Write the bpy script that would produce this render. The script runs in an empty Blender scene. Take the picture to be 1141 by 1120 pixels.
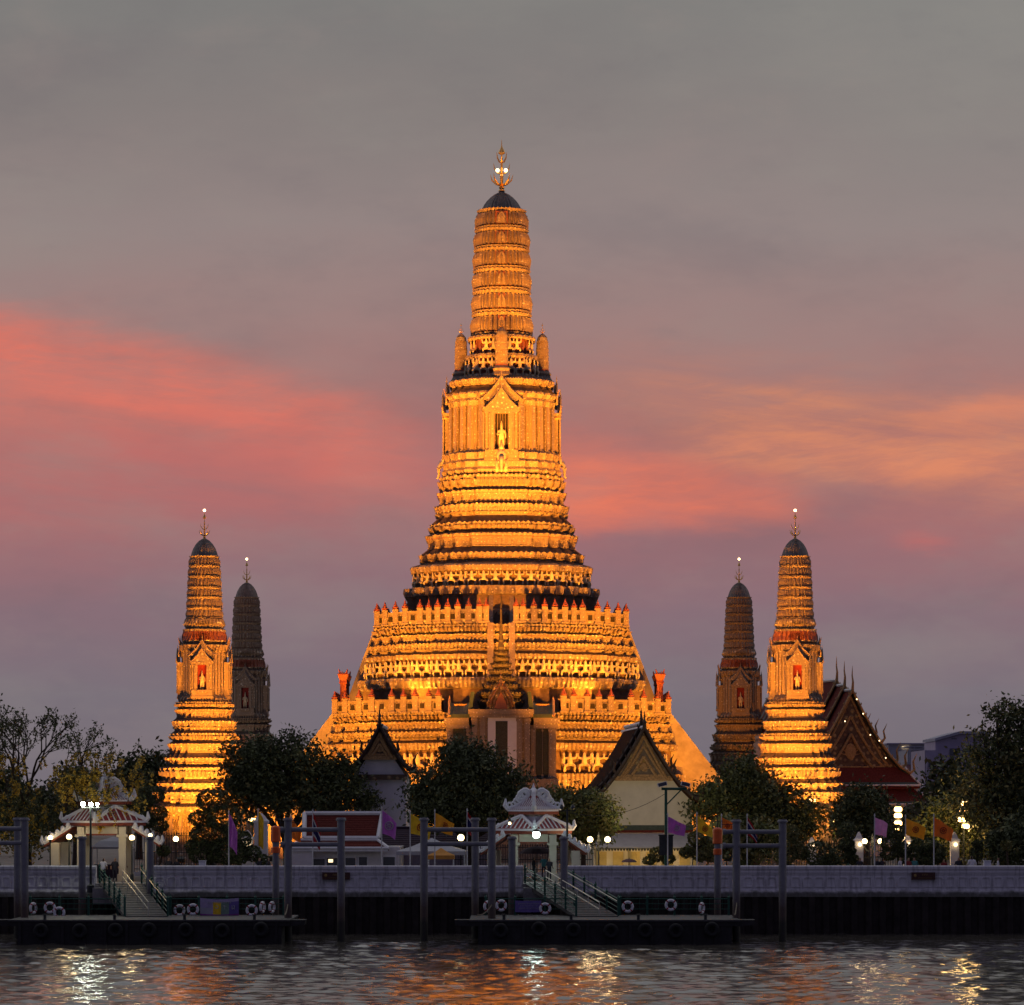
import bpy, math, random
import numpy as np
from mathutils import Vector, Matrix

random.seed(7)
RNG = np.random.default_rng(7)
SC = bpy.context.scene
COL = SC.collection
PI = math.pi

# ---------------------------------------------------------------- measurements
F, CX, HY, CZ = 3520.0, 570.5, 890.0, 9.6      # focal length in photo pixels, centre column, horizon row, eye height (m)
GZ = 3.6                                        # temple ground above the river


def X(px, D):
    return (px - CX) * D / F


def Z(py, D):
    return CZ + (HY - py) * D / F


def lin(h):
    h = h.lstrip('#')
    c = [int(h[i:i + 2], 16) / 255 for i in (0, 2, 4)]
    return tuple(v / 12.92 if v <= .04045 else ((v + .055) / 1.055) ** 2.4 for v in c)


# ---------------------------------------------------------------- camera
cam = bpy.data.cameras.new('camera')
cam.sensor_width = 36
cam.lens = F / 1141 * 36
cam.shift_y = (HY - 560) / 1141
cam.clip_start = 1
cam.clip_end = 6000
camo = bpy.data.objects.new('camera', cam)
COL.objects.link(camo)
camo.location = (0, 0, CZ)
camo.rotation_euler = (PI / 2, 0, 0)
SC.camera = camo
SC.view_settings.view_transform = 'Standard'
SC.view_settings.look = 'None'
SC.view_settings.exposure = 0.0
SC.view_settings.gamma = 1.0
SC.cycles.use_denoising = True
SC.cycles.sample_clamp_indirect = 6.0
SC.cycles.max_bounces = 6
SC.cycles.diffuse_bounces = 3
SC.cycles.glossy_bounces = 3

# ---------------------------------------------------------------- world: dusk sky with lit cloud streaks
W = bpy.data.worlds.new('World')
SC.world = W
W.use_nodes = True
NT = W.node_tree
NT.nodes.clear()


class E:
    """a value socket that can be computed with"""
    t = None

    def __init__(s, sock):
        s.s = sock

    @staticmethod
    def op(o, *a):
        n = E.t.nodes.new('ShaderNodeMath')
        n.operation = o
        for i, v in enumerate(a):
            if isinstance(v, E):
                E.t.links.new(v.s, n.inputs[i])
            else:
                n.inputs[i].default_value = v
        return E(n.outputs[0])

    def __add__(s, o): return E.op('ADD', s, o)
    def __radd__(s, o): return E.op('ADD', o, s)
    def __sub__(s, o): return E.op('SUBTRACT', s, o)
    def __rsub__(s, o): return E.op('SUBTRACT', o, s)
    def __mul__(s, o): return E.op('MULTIPLY', s, o)
    def __rmul__(s, o): return E.op('MULTIPLY', o, s)
    def __truediv__(s, o): return E.op('DIVIDE', s, o)


def smooth(v, a, b):
    n = E.t.nodes.new('ShaderNodeMapRange')
    n.interpolation_type = 'SMOOTHSTEP'
    for k, q in (('Value', v), ('From Min', a), ('From Max', b)):
        if isinstance(q, E):
            E.t.links.new(q.s, n.inputs[k])
        else:
            n.inputs[k].default_value = q
    return E(n.outputs[0])


def combine(x, y, z=0.0):
    n = E.t.nodes.new('ShaderNodeCombineXYZ')
    for i, v in enumerate((x, y, z)):
        if isinstance(v, E):
            E.t.links.new(v.s, n.inputs[i])
        else:
            n.inputs[i].default_value = v
    return n.outputs[0]


def noise(vec, scale, detail=4, rough=.55):
    n = E.t.nodes.new('ShaderNodeTexNoise')
    n.inputs['Scale'].default_value = scale
    n.inputs['Detail'].default_value = detail
    n.inputs['Roughness'].default_value = rough
    E.t.links.new(vec, n.inputs['Vector'])
    return E(n.outputs['Fac'])


def mixc(fac, a, b):
    n = E.t.nodes.new('ShaderNodeMix')
    n.data_type = 'RGBA'
    for i, v in ((0, fac), (6, a), (7, b)):
        if isinstance(v, E):
            E.t.links.new(v.s, n.inputs[i])
        elif isinstance(v, (tuple, list)):
            n.inputs[i].default_value = (*v[:3], 1)
        elif isinstance(v, (float, int)):
            n.inputs[i].default_value = v
        else:
            E.t.links.new(v, n.inputs[i])
    return n.outputs[2]


def ramp(fac, stops):
    n = E.t.nodes.new('ShaderNodeValToRGB')
    e = n.color_ramp.elements
    while len(e) < len(stops):
        e.new(.5)
    for q, (p, c) in zip(e, stops):
        q.position = p
        q.color = (*c[:3], 1)
    E.t.links.new(fac.s if isinstance(fac, E) else fac, n.inputs[0])
    return n.outputs[0]


E.t = NT
tc = NT.nodes.new('ShaderNodeTexCoord')
sp = NT.nodes.new('ShaderNodeSeparateXYZ')
NT.links.new(tc.outputs['Generated'], sp.inputs[0])
dx, dy, dz = (E(sp.outputs[i]) for i in range(3))
ay = E.op('MAXIMUM', E.op('ABSOLUTE', dy), .02)
u0 = E.op('MINIMUM', E.op('MAXIMUM', dx / ay, -3.0), 3.0) * 3.52 + .5705     # tangent of azimuth
v0 = .89 - E.op('MINIMUM', E.op('MAXIMUM', dz / ay, -.2), 4.0) * 3.52         # tangent of elevation, downwards
n1 = noise(combine(u0 * 1.2, v0 * 4.0), 2.2, 6, .62)
n2 = noise(combine(u0 * .8 + 7.0, v0 * 2.0), 3.0, 5, .6)
sl_ = v0 - u0 * .12
n3 = noise(combine(u0 * 1.6 + 3.0 + n1 * .6, sl_ * 13.0), 2.0, 7, .66)         # wisps drawn out along the band
n4 = noise(combine(u0 * 3.5 + 9.0, (v0 + u0 * .10) * 26.0 + n2 * 2.0), 1.6, 6, .65)
v = v0 + (n1 - .5) * .085 + (n4 - .5) * .018
u = u0 + (n2 - .5) * .11
wisp = smooth(n3, .30, .68)
wisp2 = smooth(n4, .34, .66)
base = ramp((v + .6) / 1.6, [(p, lin(c)) for p, c in (
    (.00, 'c2c2c6'), (.20, '999899'), (.36, '7d7c7a'), (.45, '857d7b'), (.53, '938482'), (.60, '9e807d'), (.67, 'a8736f'),
    (.74, 'a06d70'), (.80, '886e77'), (.86, '7a7079'), (.94, '746d75'))])
# left salmon band of cloud, from the picture edge down towards the tower
edge = .350 + u * .17 + u * u * .14
m1 = smooth(v, edge - .035, edge + .045) * (1.0 - smooth(v, edge + .055, edge + .15)) * (1.0 - smooth(u, .34, .56))
m1 = m1 * (.35 + .55 * wisp + .25 * wisp2)
base = mixc(E.op('MINIMUM', m1, .95), base, lin('de7766'))
m1b = smooth(v, .44, .50) * (1.0 - smooth(v, .53, .62)) * (1.0 - smooth(u, .15, .6)) * (.2 + .5 * wisp)
base = mixc(m1b, base, lin('c06c68'))
# right: orange streaks reaching the picture edge
c3 = v - (.475 + (u - .9) * .13)
m3 = E.op('POWER', 2.718, c3 * c3 * -330.0) * smooth(u, .58, .90) * (.12 + .75 * wisp * (.45 + .7 * wisp2))
base = mixc(E.op('MINIMUM', m3, .9), base, lin('da8a66'))
c3 = v - (.512 + (u - .85) * .06)
m3 = E.op('POWER', 2.718, c3 * c3 * -1400.0) * smooth(u, .70, .85) * (1.0 - smooth(u, 1.08, 1.25)) * (.35 + .6 * wisp2)
base = mixc(E.op('MINIMUM', m3, .85), base, lin('e08b68'))
c3 = v - (.455 + (u - 1.1) * -.06)
m3 = E.op('POWER', 2.718, c3 * c3 * -2200.0) * smooth(u, .98, 1.1) * (.4 + .6 * wisp)
base = mixc(E.op('MINIMUM', m3, .85), base, lin('dc8768'))
# right salmon wedge
edge = .50 + (u - .62) * .2
m2 = smooth(v, edge - .04, edge + .04) * (1.0 - smooth(v, .560, .608)) * smooth(u, .52, .66) * (1.0 - smooth(u, .84, .95))
m2 = m2 * (.55 + .32 * wisp + .28 * wisp2)
base = mixc(E.op('MINIMUM', m2, .95), base, lin('e67a60'))
c4 = v - .602
c5 = u - 1.04
m4 = E.op('POWER', 2.718, c4 * c4 * -9000.0 - c5 * c5 * 900.0)
base = mixc(m4 * .6, base, lin('c06c68'))
# soft unevenness of the grey cloud deck
cl = noise(combine(u0 * .9, v0 * 2.2, 2.0), 2.6, 5, .6)
base = mixc(smooth(u0, .55, 1.15) * smooth(v, .42, .0) * .35, base, lin('92908c'))
cl2 = noise(combine(u0 * 2.2 + 4.0, v0 * 4.4, 5.0), 2.6, 6, .62)
base = mixc(smooth(cl, .48, .72) * .26, base, lin('959089'))
base = mixc((1.0 - smooth(cl, .28, .5)) * .24, base, lin('6a636a'))
base = mixc(smooth(cl2, .50, .74) * .12, base, lin('a58f88'))
base = mixc((1.0 - smooth(cl2, .28, .48)) * .10, base, lin('615c64'))
# eastern half of the sky, behind the river: blue-violet dusk
base = mixc(smooth(dy, .25, -.35), base, lin('575570'))
bg = NT.nodes.new('ShaderNodeBackground')
bg.inputs['Strength'].default_value = 1.0
NT.links.new(base, bg.inputs['Color'])
wo = NT.nodes.new('ShaderNodeOutputWorld')
NT.links.new(bg.outputs[0], wo.inputs['Surface'])

# last trace of the sun, just over the western horizon behind the temple
sl = bpy.data.lights.new('sun', 'SUN')
sl.energy = .03
sl.angle = math.radians(12)
sl.color = (1, .5, .35)
so = bpy.data.objects.new('sun', sl)
COL.objects.link(so)
so.rotation_euler = (math.radians(-87), 0, math.radians(8))

# ---------------------------------------------------------------- materials
MATS = {}


def newmat(name):
    m = bpy.data.materials.new(name)
    m.use_nodes = True
    E.t = m.node_tree
    b = m.node_tree.nodes['Principled BSDF']
    return m, b


def M(name, col=None, rough=.65, var=.22, scale=2.5, bump=.15, metal=0.0, spec=.3, two=False):
    """plain weathered surface: colour broken by two octaves of noise"""
    if name in MATS:
        return MATS[name]
    m, b = newmat(name)
    t = E.t
    tcn = t.nodes.new('ShaderNodeTexCoord')
    f = noise(tcn.outputs['Object'], scale, 6, .62)
    lo = tuple(c * (1 - var) for c in col)
    hi = tuple(min(1, c * (1 + var)) for c in col)
    t.links.new(ramp(f, [(.3, lo), (.7, hi)]), b.inputs['Base Color'])
    b.inputs['Roughness'].default_value = rough
    b.inputs['Metallic'].default_value = metal
    b.inputs['Specular IOR Level'].default_value = spec
    if bump:
        bn = t.nodes.new('ShaderNodeBump')
        bn.inputs['Strength'].default_value = bump
        bn.inputs['Distance'].default_value = .05
        t.links.new(noise(tcn.outputs['Object'], scale * 5, 3, .6).s, bn.inputs['Height'])
        t.links.new(bn.outputs[0], b.inputs['Normal'])
    MATS[name] = m
    return m


def mosaic(name, light, mid, dark, accent, scale=2.8, bump=.8, dist=.12, rough=.5, rnd=.38):
    """porcelain mosaic: rows of small flowers laid along each surface (UV in metres), worn and patched in places"""
    m, b = newmat(name)
    t = E.t
    uv = t.nodes.new('ShaderNodeUVMap')

    def voro(sc, r):
        vo = t.nodes.new('ShaderNodeTexVoronoi')
        vo.inputs['Scale'].default_value = sc
        vo.inputs['Randomness'].default_value = r
        t.links.new(uv.outputs[0], vo.inputs['Vector'])
        sep = t.nodes.new('ShaderNodeSeparateColor')
        t.links.new(vo.outputs['Color'], sep.inputs[0])
        return E(vo.outputs['Distance']) * sc, E(sep.outputs[0]), E(sep.outputs[1])
    d, cell, c2 = voro(scale, rnd)                               # flowers
    ds, cs, _ = voro(scale * 3.1, .7)                            # chips of porcelain
    c = ramp(cell, [(.0, mid), (.35, light), (1, tuple(min(1, q * 1.08) for q in light))])
    c = mixc(E.op('GREATER_THAN', c2, .90) * smooth(d, .34, .22), c, accent)
    c = mixc(smooth(d, .30, .52) * .55, c, mid)                  # ground between the flowers
    c = mixc(smooth(d, .50, .66) * .75, c, dark)                 # joints
    c = mixc(smooth(cs, .72, .95) * .35, c, mid)
    big = noise(uv.outputs[0], .22, 6, .65)
    c = mixc(smooth(big, .52, .72) * .45, c, mid)                # weathering
    c = mixc(smooth(noise(uv.outputs[0], .9, 5, .7), .60, .74) * .35, c, dark)
    t.links.new(c, b.inputs['Base Color'])
    b.inputs['Roughness'].default_value = rough
    b.inputs['Specular IOR Level'].default_value = .35
    bn = t.nodes.new('ShaderNodeBump')
    bn.inputs['Strength'].default_value = bump
    bn.inputs['Distance'].default_value = dist
    hgt = (1.0 - smooth(d, .05, .55)) + cs * .12
    t.links.new(hgt.s, bn.inputs['Height'])
    t.links.new(bn.outputs[0], b.inputs['Normal'])
    MATS[name] = m
    return m


def glow(name, col, strength):
    m, b = newmat(name)
    b.inputs['Base Color'].default_value = (*col, 1)
    b.inputs['Emission Color'].default_value = (*col, 1)
    b.inputs['Emission Strength'].default_value = strength
    MATS[name] = m
    return m


mosaic('porcelain', (.66, .60, .49), (.44, .34, .24), (.16, .10, .06), (.40, .12, .06), scale=2.6, dist=.10)
mosaic('porcelain_fine', (.64, .58, .47), (.44, .34, .24), (.17, .11, .07), (.40, .14, .07), scale=3.0, dist=.08)
mosaic('porcelain_bold', (.67, .61, .49), (.45, .35, .25), (.15, .10, .06), (.40, .13, .07), scale=2.1, dist=.14)
mosaic('relief_red', (.46, .28, .16), (.40, .13, .07), (.20, .05, .03), (.5, .34, .18), scale=5.0, bump=.5, dist=.06)
mosaic('pediment_gold', (.46, .33, .16), (.13, .06, .035), (.04, .02, .015), (.45, .30, .10), scale=1.6, dist=.16, bump=1.0)
mosaic('spire_unlit', (.16, .115, .075), (.09, .065, .045), (.05, .04, .03), (.20, .07, .04), scale=2.6, dist=.1)  # colour darkened so the spire looks unlit under the floods
M('stucco', (.40, .33, .24), .8, .3, .7, .3)
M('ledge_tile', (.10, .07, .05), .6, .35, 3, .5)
M('recess_shade', (.030, .022, .016), .8, .3, 2, .2)  # near-black brown: shade of openings and stair recess put into the colour
M('recess_shade_brown', (.20, .13, .08), .8, .35, 3, .3)  # dark porcelain variant: shade between the figures put into the colour
M('dome_tile', (.24, .20, .17), .6, .35, 4, .5)
M('red_paint', (.27, .065, .036), .5, .25, 4, .2)
M('niche_red', (.22, .02, .015), .6, .25, 4, .2)
M('gold', (.75, .48, .16), .35, .15, 6, .1, metal=.9)
M('statue_gilt', (.56, .46, .30), .45, .2, 6, .2)
M('green_tile', (.035, .055, .045), .5, .3, 5, .4)
M('door_green', (.06, .062, .042), .6, .35, 9, .3)
M('white_plaster', (.72, .70, .70), .75, .10, .8, .25)
M('cream_plaster', (.66, .60, .46), .75, .10, .9, .2)
M('yellow_plaster', (.55, .42, .16), .75, .15, 1.2, .2)
M('roof_red', (.13, .028, .022), .8, .3, 6, .5, spec=.1)
M('roof_brown', (.045, .022, .015), .95, .4, 6, .6, spec=.03)
M('roof_orange', (.060, .026, .014), .95, .4, 6, .6, spec=.03)
M('white_paint', (.74, .74, .76), .5, .08, 2, .1)
M('tile_red', (.26, .028, .035), .45, .2, 6, .2)
M('dark_wood', (.05, .03, .02), .6, .4, 5, .3)
M('gilt_wood', (.40, .23, .09), .45, .5, 7, .5)
M('steel_grey', (.19, .19, .21), .5, .2, 1.6, .12)
M('weed_grey', (.07, .065, .055), .7, .4, 2.5, .3)
M('green_paint', (.020, .085, .055), .45, .25, 4, .1)
M('stainless', (.60, .58, .50), .28, .1, 5, .05, metal=.9)
M('hull_black', (.022, .020, .019), .6, .4, 1.5, .4)
M('deck_plate', (.065, .062, .06), .6, .3, 2.5, .3)
M('rubber', (.018, .018, .018), .8, .3, 5, .3)
M('quay_steel', (.028, .022, .018), .8, .5, 1.4, .5)
M('plaque_brown', (.07, .028, .02), .5, .2, 4, .1)
M('plaque_gilt', (.30, .20, .06), .5, .2, 4, .1)
M('pole_dark', (.03, .035, .035), .45, .25, 4, .1)
M('pole_white', (.55, .55, .56), .5, .15, 4, .1)
M('flag_purple', (.62, .24, .66), .8, .12, 3, .1)
M('flag_pink', (.78, .46, .72), .8, .12, 3, .1)
M('flag_yellow', (.82, .62, .06), .8, .12, 3, .1)
M('flag_gold', (.86, .50, .05), .8, .12, 3, .1)
M('flag_orange', (.82, .30, .05), .8, .12, 3, .1)
M('flag_red', (.45, .03, .04), .8, .12, 3, .1)
M('flag_white', (.62, .62, .62), .8, .12, 3, .1)
M('flag_blue', (.04, .04, .16), .8, .12, 3, .1)
M('emblem_red', (.35, .06, .02), .8, .12, 3, .1)
M('lantern_orange', (.75, .13, .03), .4, .15, 4, .1)
M('bark', (.060, .042, .030), .85, .4, 5, .6)
M('leaf_dark', (.060, .074, .030), .65, .35, 1.2, 0)
M('leaf_mid', (.105, .125, .045), .6, .35, 1.2, 0)
M('leaf_olive', (.17, .15, .048), .6, .35, 1.2, 0)
M('leaf_bright', (.15, .17, .042), .6, .35, 1.2, 0)
M('blossom_yellow', (.62, .40, .05), .6, .35, 1.2, 0)
M('paving', (.16, .14, .12), .8, .3, .6, .3)
M('concrete', (.26, .25, .24), .8, .25, 1.2, .3)
M('cloth_white', (.38, .38, .41), .8, .1, 2, .1)
M('cloth_orange', (.52, .24, .05), .8, .15, 2, .1)
M('cloth_dark', (.05, .03, .05), .8, .2, 2, .1)
M('cloth_purple', (.16, .12, .34), .8, .2, 2, .1)
M('cloth_lilac', (.40, .34, .50), .8, .2, 2, .1)
M('cloth_green', (.20, .30, .22), .8, .2, 2, .1)
M('cloth_magenta', (.25, .06, .28), .8, .2, 2, .1)
M('skin', (.34, .20, .13), .6, .1, 4, 0)
M('hair', (.012, .010, .009), .6, .2, 6, 0)
M('shirt_white', (.62, .62, .68), .8, .1, 3, 0)
M('shirt_dark', (.03, .03, .04), .8, .2, 3, 0)
M('shirt_red', (.22, .03, .03), .8, .2, 3, 0)
M('shirt_teal', (.06, .22, .22), .8, .2, 3, 0)
M('trousers', (.03, .03, .045), .8, .2, 3, 0)
M('facade_grey', (.30, .30, .36), .8, .12, .5, .2)
M('facade_violet', (.34, .30, .40), .8, .12, .5, .2)
M('facade_pink', (.34, .18, .18), .8, .12, .5, .2)
M('glass_dark', (.05, .055, .07), .2, .2, 1, 0, spec=.6)
glow('lamp_warm', (1.0, .74, .36), 7.0)
glow('lamp_dazzle', (.95, 1.0, .80), 150.0)
glow('lamp_cool', (.72, 1.0, .92), 26.0)
glow('lamp_flood', (1.0, .62, .22), 8.0)
glow('lamp_gold', (1.0, .72, .38), 5.0)
glow('lamp_red', (1.0, .12, .06), 1.6)
glow('window_lit', (1.0, .75, .4), 2.0)


def pile_steel():
    m, b = newmat('pile_steel')
    t = E.t
    g = t.nodes.new('ShaderNodeTexCoord')
    sp_ = t.nodes.new('ShaderNodeSeparateXYZ')
    t.links.new(g.outputs['Object'], sp_.inputs[0])
    n1 = noise(g.outputs['Object'], 1.3, 6, .7)
    n2 = noise(g.outputs['Object'], 4.0, 5, .65)
    c = ramp(n1, [(.3, (.15, .15, .17)), (.7, (.23, .23, .25))])
    c = mixc(smooth(n2, .60, .72) * .6, c, (.13, .065, .04))                      # rust
    z = E(sp_.outputs[2]) + (n1 - .5) * 1.6
    c = mixc(1.0 - smooth(z, 2.0, 4.2), c, (.085, .062, .050))                     # flood stain
    c = mixc(1.0 - smooth(z, 1.2, 1.9), c, (.035, .034, .026))                     # weed
    t.links.new(c, b.inputs['Base Color'])
    b.inputs['Roughness'].default_value = .6
    b.inputs['Specular IOR Level'].default_value = .25
    MATS['pile_steel'] = m


pile_steel()
MT = MATS
for k in [q for q in MATS if q.startswith('flag_')]:             # thin cloth lets light through
    t = MATS[k].node_tree
    b = t.nodes['Principled BSDF']
    tr = t.nodes.new('ShaderNodeBsdfTranslucent')
    mx = t.nodes.new('ShaderNodeMixShader')
    mx.inputs[0].default_value = .45
    t.links.new(b.inputs['Base Color'].links[0].from_socket, tr.inputs['Color'])
    t.links.new(b.outputs[0], mx.inputs[1])
    t.links.new(tr.outputs[0], mx.inputs[2])
    t.links.new(mx.outputs[0], t.nodes['Material Output'].inputs['Surface'])

# ---------------------------------------------------------------- mesh builder
def rot2(p, a):
    c, s = math.cos(a), math.sin(a)
    return (p[0] * c - p[1] * s, p[0] * s + p[1] * c)


class MB:
    def __init__(s):
        s.v, s.f, s.m, s.uv = [], [], [], []

    def add(s, vs, fs, mi=0, uvs=None):
        o = len(s.v)
        s.v += [tuple(p) for p in vs]
        for k, f in enumerate(fs):
            s.f.append([i + o for i in f])
            s.m.append(mi if isinstance(mi, int) else mi[k])
            s.uv.append(uvs[k] if uvs else None)

    def box(s, x0, x1, y0, y1, z0, z1, mi=0, rz=0, c=(0, 0)):
        vs = [(x, y, z) for z in (z0, z1) for x, y in ((x0, y0), (x1, y0), (x1, y1), (x0, y1))]
        if rz:
            vs = [(*(np.array(rot2((x - c[0], y - c[1]), rz)) + c), z) for x, y, z in vs]
        s.add(vs, [(0, 3, 2, 1), (4, 5, 6, 7), (0, 1, 5, 4), (1, 2, 6, 5), (2, 3, 7, 6), (3, 0, 4, 7)], mi)

    def prism(s, pts, axis, a, b, mi=0):
        """polygon (list of 2-d points) pushed along an axis from a to b"""
        n = len(pts)

        def q(p, t):
            return {'x': (t, p[0], p[1]), 'y': (p[0], t, p[1]), 'z': (p[0], p[1], t)}[axis]
        vs = [q(p, a) for p in pts] + [q(p, b) for p in pts]
        fs = [tuple(range(n))[::-1], tuple(range(n, 2 * n))] + [(i, (i + 1) % n, n + (i + 1) % n, n + i) for i in range(n)]
        s.add(vs, fs, mi)

    def path(s, pts, rad, n=8, mi=0, cap=True):
        pts = [Vector(p) for p in pts]
        if not isinstance(rad, (list, tuple)):
            rad = [rad] * len(pts)
        vs, fs = [], []
        ref = None
        for i, p in enumerate(pts):
            d = (pts[min(i + 1, len(pts) - 1)] - pts[max(i - 1, 0)])
            d = d.normalized() if d.length > 1e-9 else Vector((0, 0, 1))
            if ref is None:
                ref = Vector((1, 0, 0)) if abs(d.x) < .8 else Vector((0, 1, 0))
            a = (ref - d * ref.dot(d)).normalized()
            ref = a
            b = d.cross(a)
            for k in range(n):
                t = 2 * PI * k / n
                vs.append(p + (a * math.cos(t) + b * math.sin(t)) * rad[i])
        for i in range(len(pts) - 1):
            for k in range(n):
                fs.append((i * n + k, i * n + (k + 1) % n, (i + 1) * n + (k + 1) % n, (i + 1) * n + k))
        if cap:
            fs.append(tuple(range(n))[::-1])
            fs.append(tuple(range(len(vs) - n, len(vs))))
        s.add(vs, fs, mi)

    def tube(s, p, q, r, r2=None, n=8, mi=0):
        s.path([p, q], [r, r if r2 is None else r2], n, mi)

    def lathe(s, prof, c=(0, 0, 0), n=12, mi=0, square=False, a0=0.0):
        """prof: (radius, z) from bottom to top; mi may be a list per segment"""
        vs, fs, ms = [], [], []
        k4 = math.sqrt(2) if square else 1
        if square:
            n, a0 = 4, PI / 4 + a0
        for r, z in prof:
            for k in range(n):
                t = 2 * PI * k / n + a0
                vs.append((c[0] + r * k4 * math.cos(t), c[1] + r * k4 * math.sin(t), c[2] + z))
        for i in range(len(prof) - 1):
            for k in range(n):
                fs.append((i * n + k, i * n + (k + 1) % n, (i + 1) * n + (k + 1) % n, (i + 1) * n + k))
                ms.append(mi if isinstance(mi, int) else mi[i])
        fs.append(tuple(range(n))[::-1])
        fs.append(tuple(range(len(vs) - n, len(vs))))
        ms += [ms[0], ms[-1]]
        s.add(vs, fs, ms)

    def ball(s, c, r, n=10, mi=0):
        if not isinstance(r, (tuple, list)):
            r = (r, r, r)
        h = max(4, n // 2 + 1)
        vs, fs = [], []
        for i in range(h + 1):
            a = -PI / 2 + PI * i / h
            for k in range(n):
                t = 2 * PI * k / n
                vs.append((c[0] + r[0] * math.cos(a) * math.cos(t) , c[1] + r[1] * math.cos(a) * math.sin(t), c[2] + r[2] * math.sin(a)))
        for i in range(h):
            for k in range(n):
                fs.append((i * n + k, i * n + (k + 1) % n, (i + 1) * n + (k + 1) % n, (i + 1) * n + k))
        s.add(vs, fs, mi)

    def torus(s, c, R, r, axis='y', n=20, k=8, mi=0, a0=0, a1=2 * PI):
        full = abs(a1 - a0 - 2 * PI) < 1e-6
        pts = []
        for i in range(n + (0 if full else 1)):
            t = a0 + (a1 - a0) * i / n
            for j in range(k):
                q = 2 * PI * j / k
                w = R + r * math.cos(q)
                a, b, d = w * math.cos(t), w * math.sin(t), r * math.sin(q)
                p = {'y': (a, d, b), 'z': (a, b, d), 'x': (d, a, b)}[axis]
                pts.append((c[0] + p[0], c[1] + p[1], c[2] + p[2]))
        fs = []
        for i in range(n):
            i2 = (i + 1) % n if full else i + 1
            for j in range(k):
                fs.append((i * k + j, i2 * k + j, i2 * k + (j + 1) % k, i * k + (j + 1) % k))
        s.add(pts, fs, mi)

    def xform(s, mat):
        s.v = [tuple(mat @ Vector(p)) for p in s.v]
        return s

    def join(s, o, mat=None, dmi=0):
        vs = [tuple(mat @ Vector(p)) for p in o.v] if mat else o.v
        off = len(s.v)
        s.v += vs
        s.f += [[i + off for i in f] for f in o.f]
        s.m += [m + dmi for m in o.m]
        s.uv += o.uv
        return s

    def mesh(s, name, mats, smooth_=False):
        me = bpy.data.meshes.new(name)
        me.from_pydata(s.v, [], s.f)
        for m in (mats if isinstance(mats, (list, tuple)) else [mats]):
            me.materials.append(MT[m])
        me.polygons.foreach_set('material_index', s.m)
        # UVs in metres: given ones, else a box projection
        uvl = me.uv_layers.new(name='UVMap')
        co = np.array(s.v)
        out = []
        for f, uv in zip(s.f, s.uv):
            if uv:
                out += uv
            else:
                p = co[f]
                n = np.cross(p[1] - p[0], p[2] - p[0]) if len(f) > 2 else np.array([0, 0, 1])
                a = int(np.argmax(np.abs(n)))
                i, j = ((1, 2), (0, 2), (0, 1))[a]
                out += [(q[i], q[j]) for q in p]
        uvl.data.foreach_set('uv', np.array(out, dtype=np.float32).ravel())
        if smooth_:
            me.polygons.foreach_set('use_smooth', [True] * len(s.f))
        me.update()
        return me

    def build(s, name, mats, parent=None, loc=(0, 0, 0), smooth_=False, rz=0, label=None):
        o = bpy.data.objects.new(name, s.mesh(name, mats, smooth_))
        COL.objects.link(o)
        o.location = loc
        o.rotation_euler.z = rz
        if parent:
            o.parent = parent
        if label:
            o['label'] = label
        return o


def tag(o, label, cat, group=None, kind=None):
    o['label'] = label
    o['category'] = cat
    if group:
        o['group'] = group
    if kind:
        o['kind'] = kind
    return o


def thing(name, label, cat, loc=(0, 0, 0), rz=0, group=None, kind=None):
    o = bpy.data.objects.new(name, None)
    o.empty_display_size = .3
    COL.objects.link(o)
    o.location = loc
    o.rotation_euler.z = rz
    return tag(o, label, cat, group, kind)


def structure(o):
    o['kind'] = 'structure'
    return o


def inst(src, parent=None, loc=None, rz=None):
    c = src.copy()
    COL.objects.link(c)
    if parent:
        c.parent = parent
    if loc is not None:
        c.location = loc
    if rz is not None:
        c.rotation_euler.z = rz
    return c


def dup(src, loc, rz=None, label=None, group=None):
    def rec(o, par):
        c = o.copy()
        COL.objects.link(c)
        c.parent = par
        for ch in o.children:
            rec(ch, c)
        return c
    r = rec(src, None)
    r.location = loc
    if rz is not None:
        r.rotation_euler.z = rz
    if label:
        r['label'] = label
    if group:
        r['group'] = group
    return r


def skin_mesh(name, verts, edges, rad, sub=1, mats=('statue_gilt',)):
    me = bpy.data.meshes.new(name + '_cage')
    me.from_pydata(verts, edges, [])
    o = bpy.data.objects.new(name + '_cage', me)
    COL.objects.link(o)
    sk = o.modifiers.new('skin', 'SKIN')
    sv = me.skin_vertices[0].data
    for i, r in enumerate(rad):
        r = r if isinstance(r, tuple) else (r, r)
        sv[i].radius = r
        sv[i].use_root = (i == 0)
    if sub:
        ss = o.modifiers.new('sub', 'SUBSURF')
        ss.levels = sub
        ss.render_levels = sub
    dg = bpy.context.evaluated_depsgraph_get()
    dg.update()
    out = bpy.data.meshes.new_from_object(o.evaluated_get(dg))
    out.name = name
    out.materials.clear()
    for m in mats:
        out.materials.append(MT[m])
    bpy.data.objects.remove(o)
    bpy.data.meshes.remove(me)
    out.polygons.foreach_set('use_smooth', [True] * len(out.polygons))
    return out


def from_mesh(name, me, parent=None, loc=(0, 0, 0), rz=0, label=None):
    o = bpy.data.objects.new(name, me)
    COL.objects.link(o)
    o.location = loc
    o.rotation_euler.z = rz
    if parent:
        o.parent = parent
    if label:
        o['label'] = label
    return o


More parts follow.
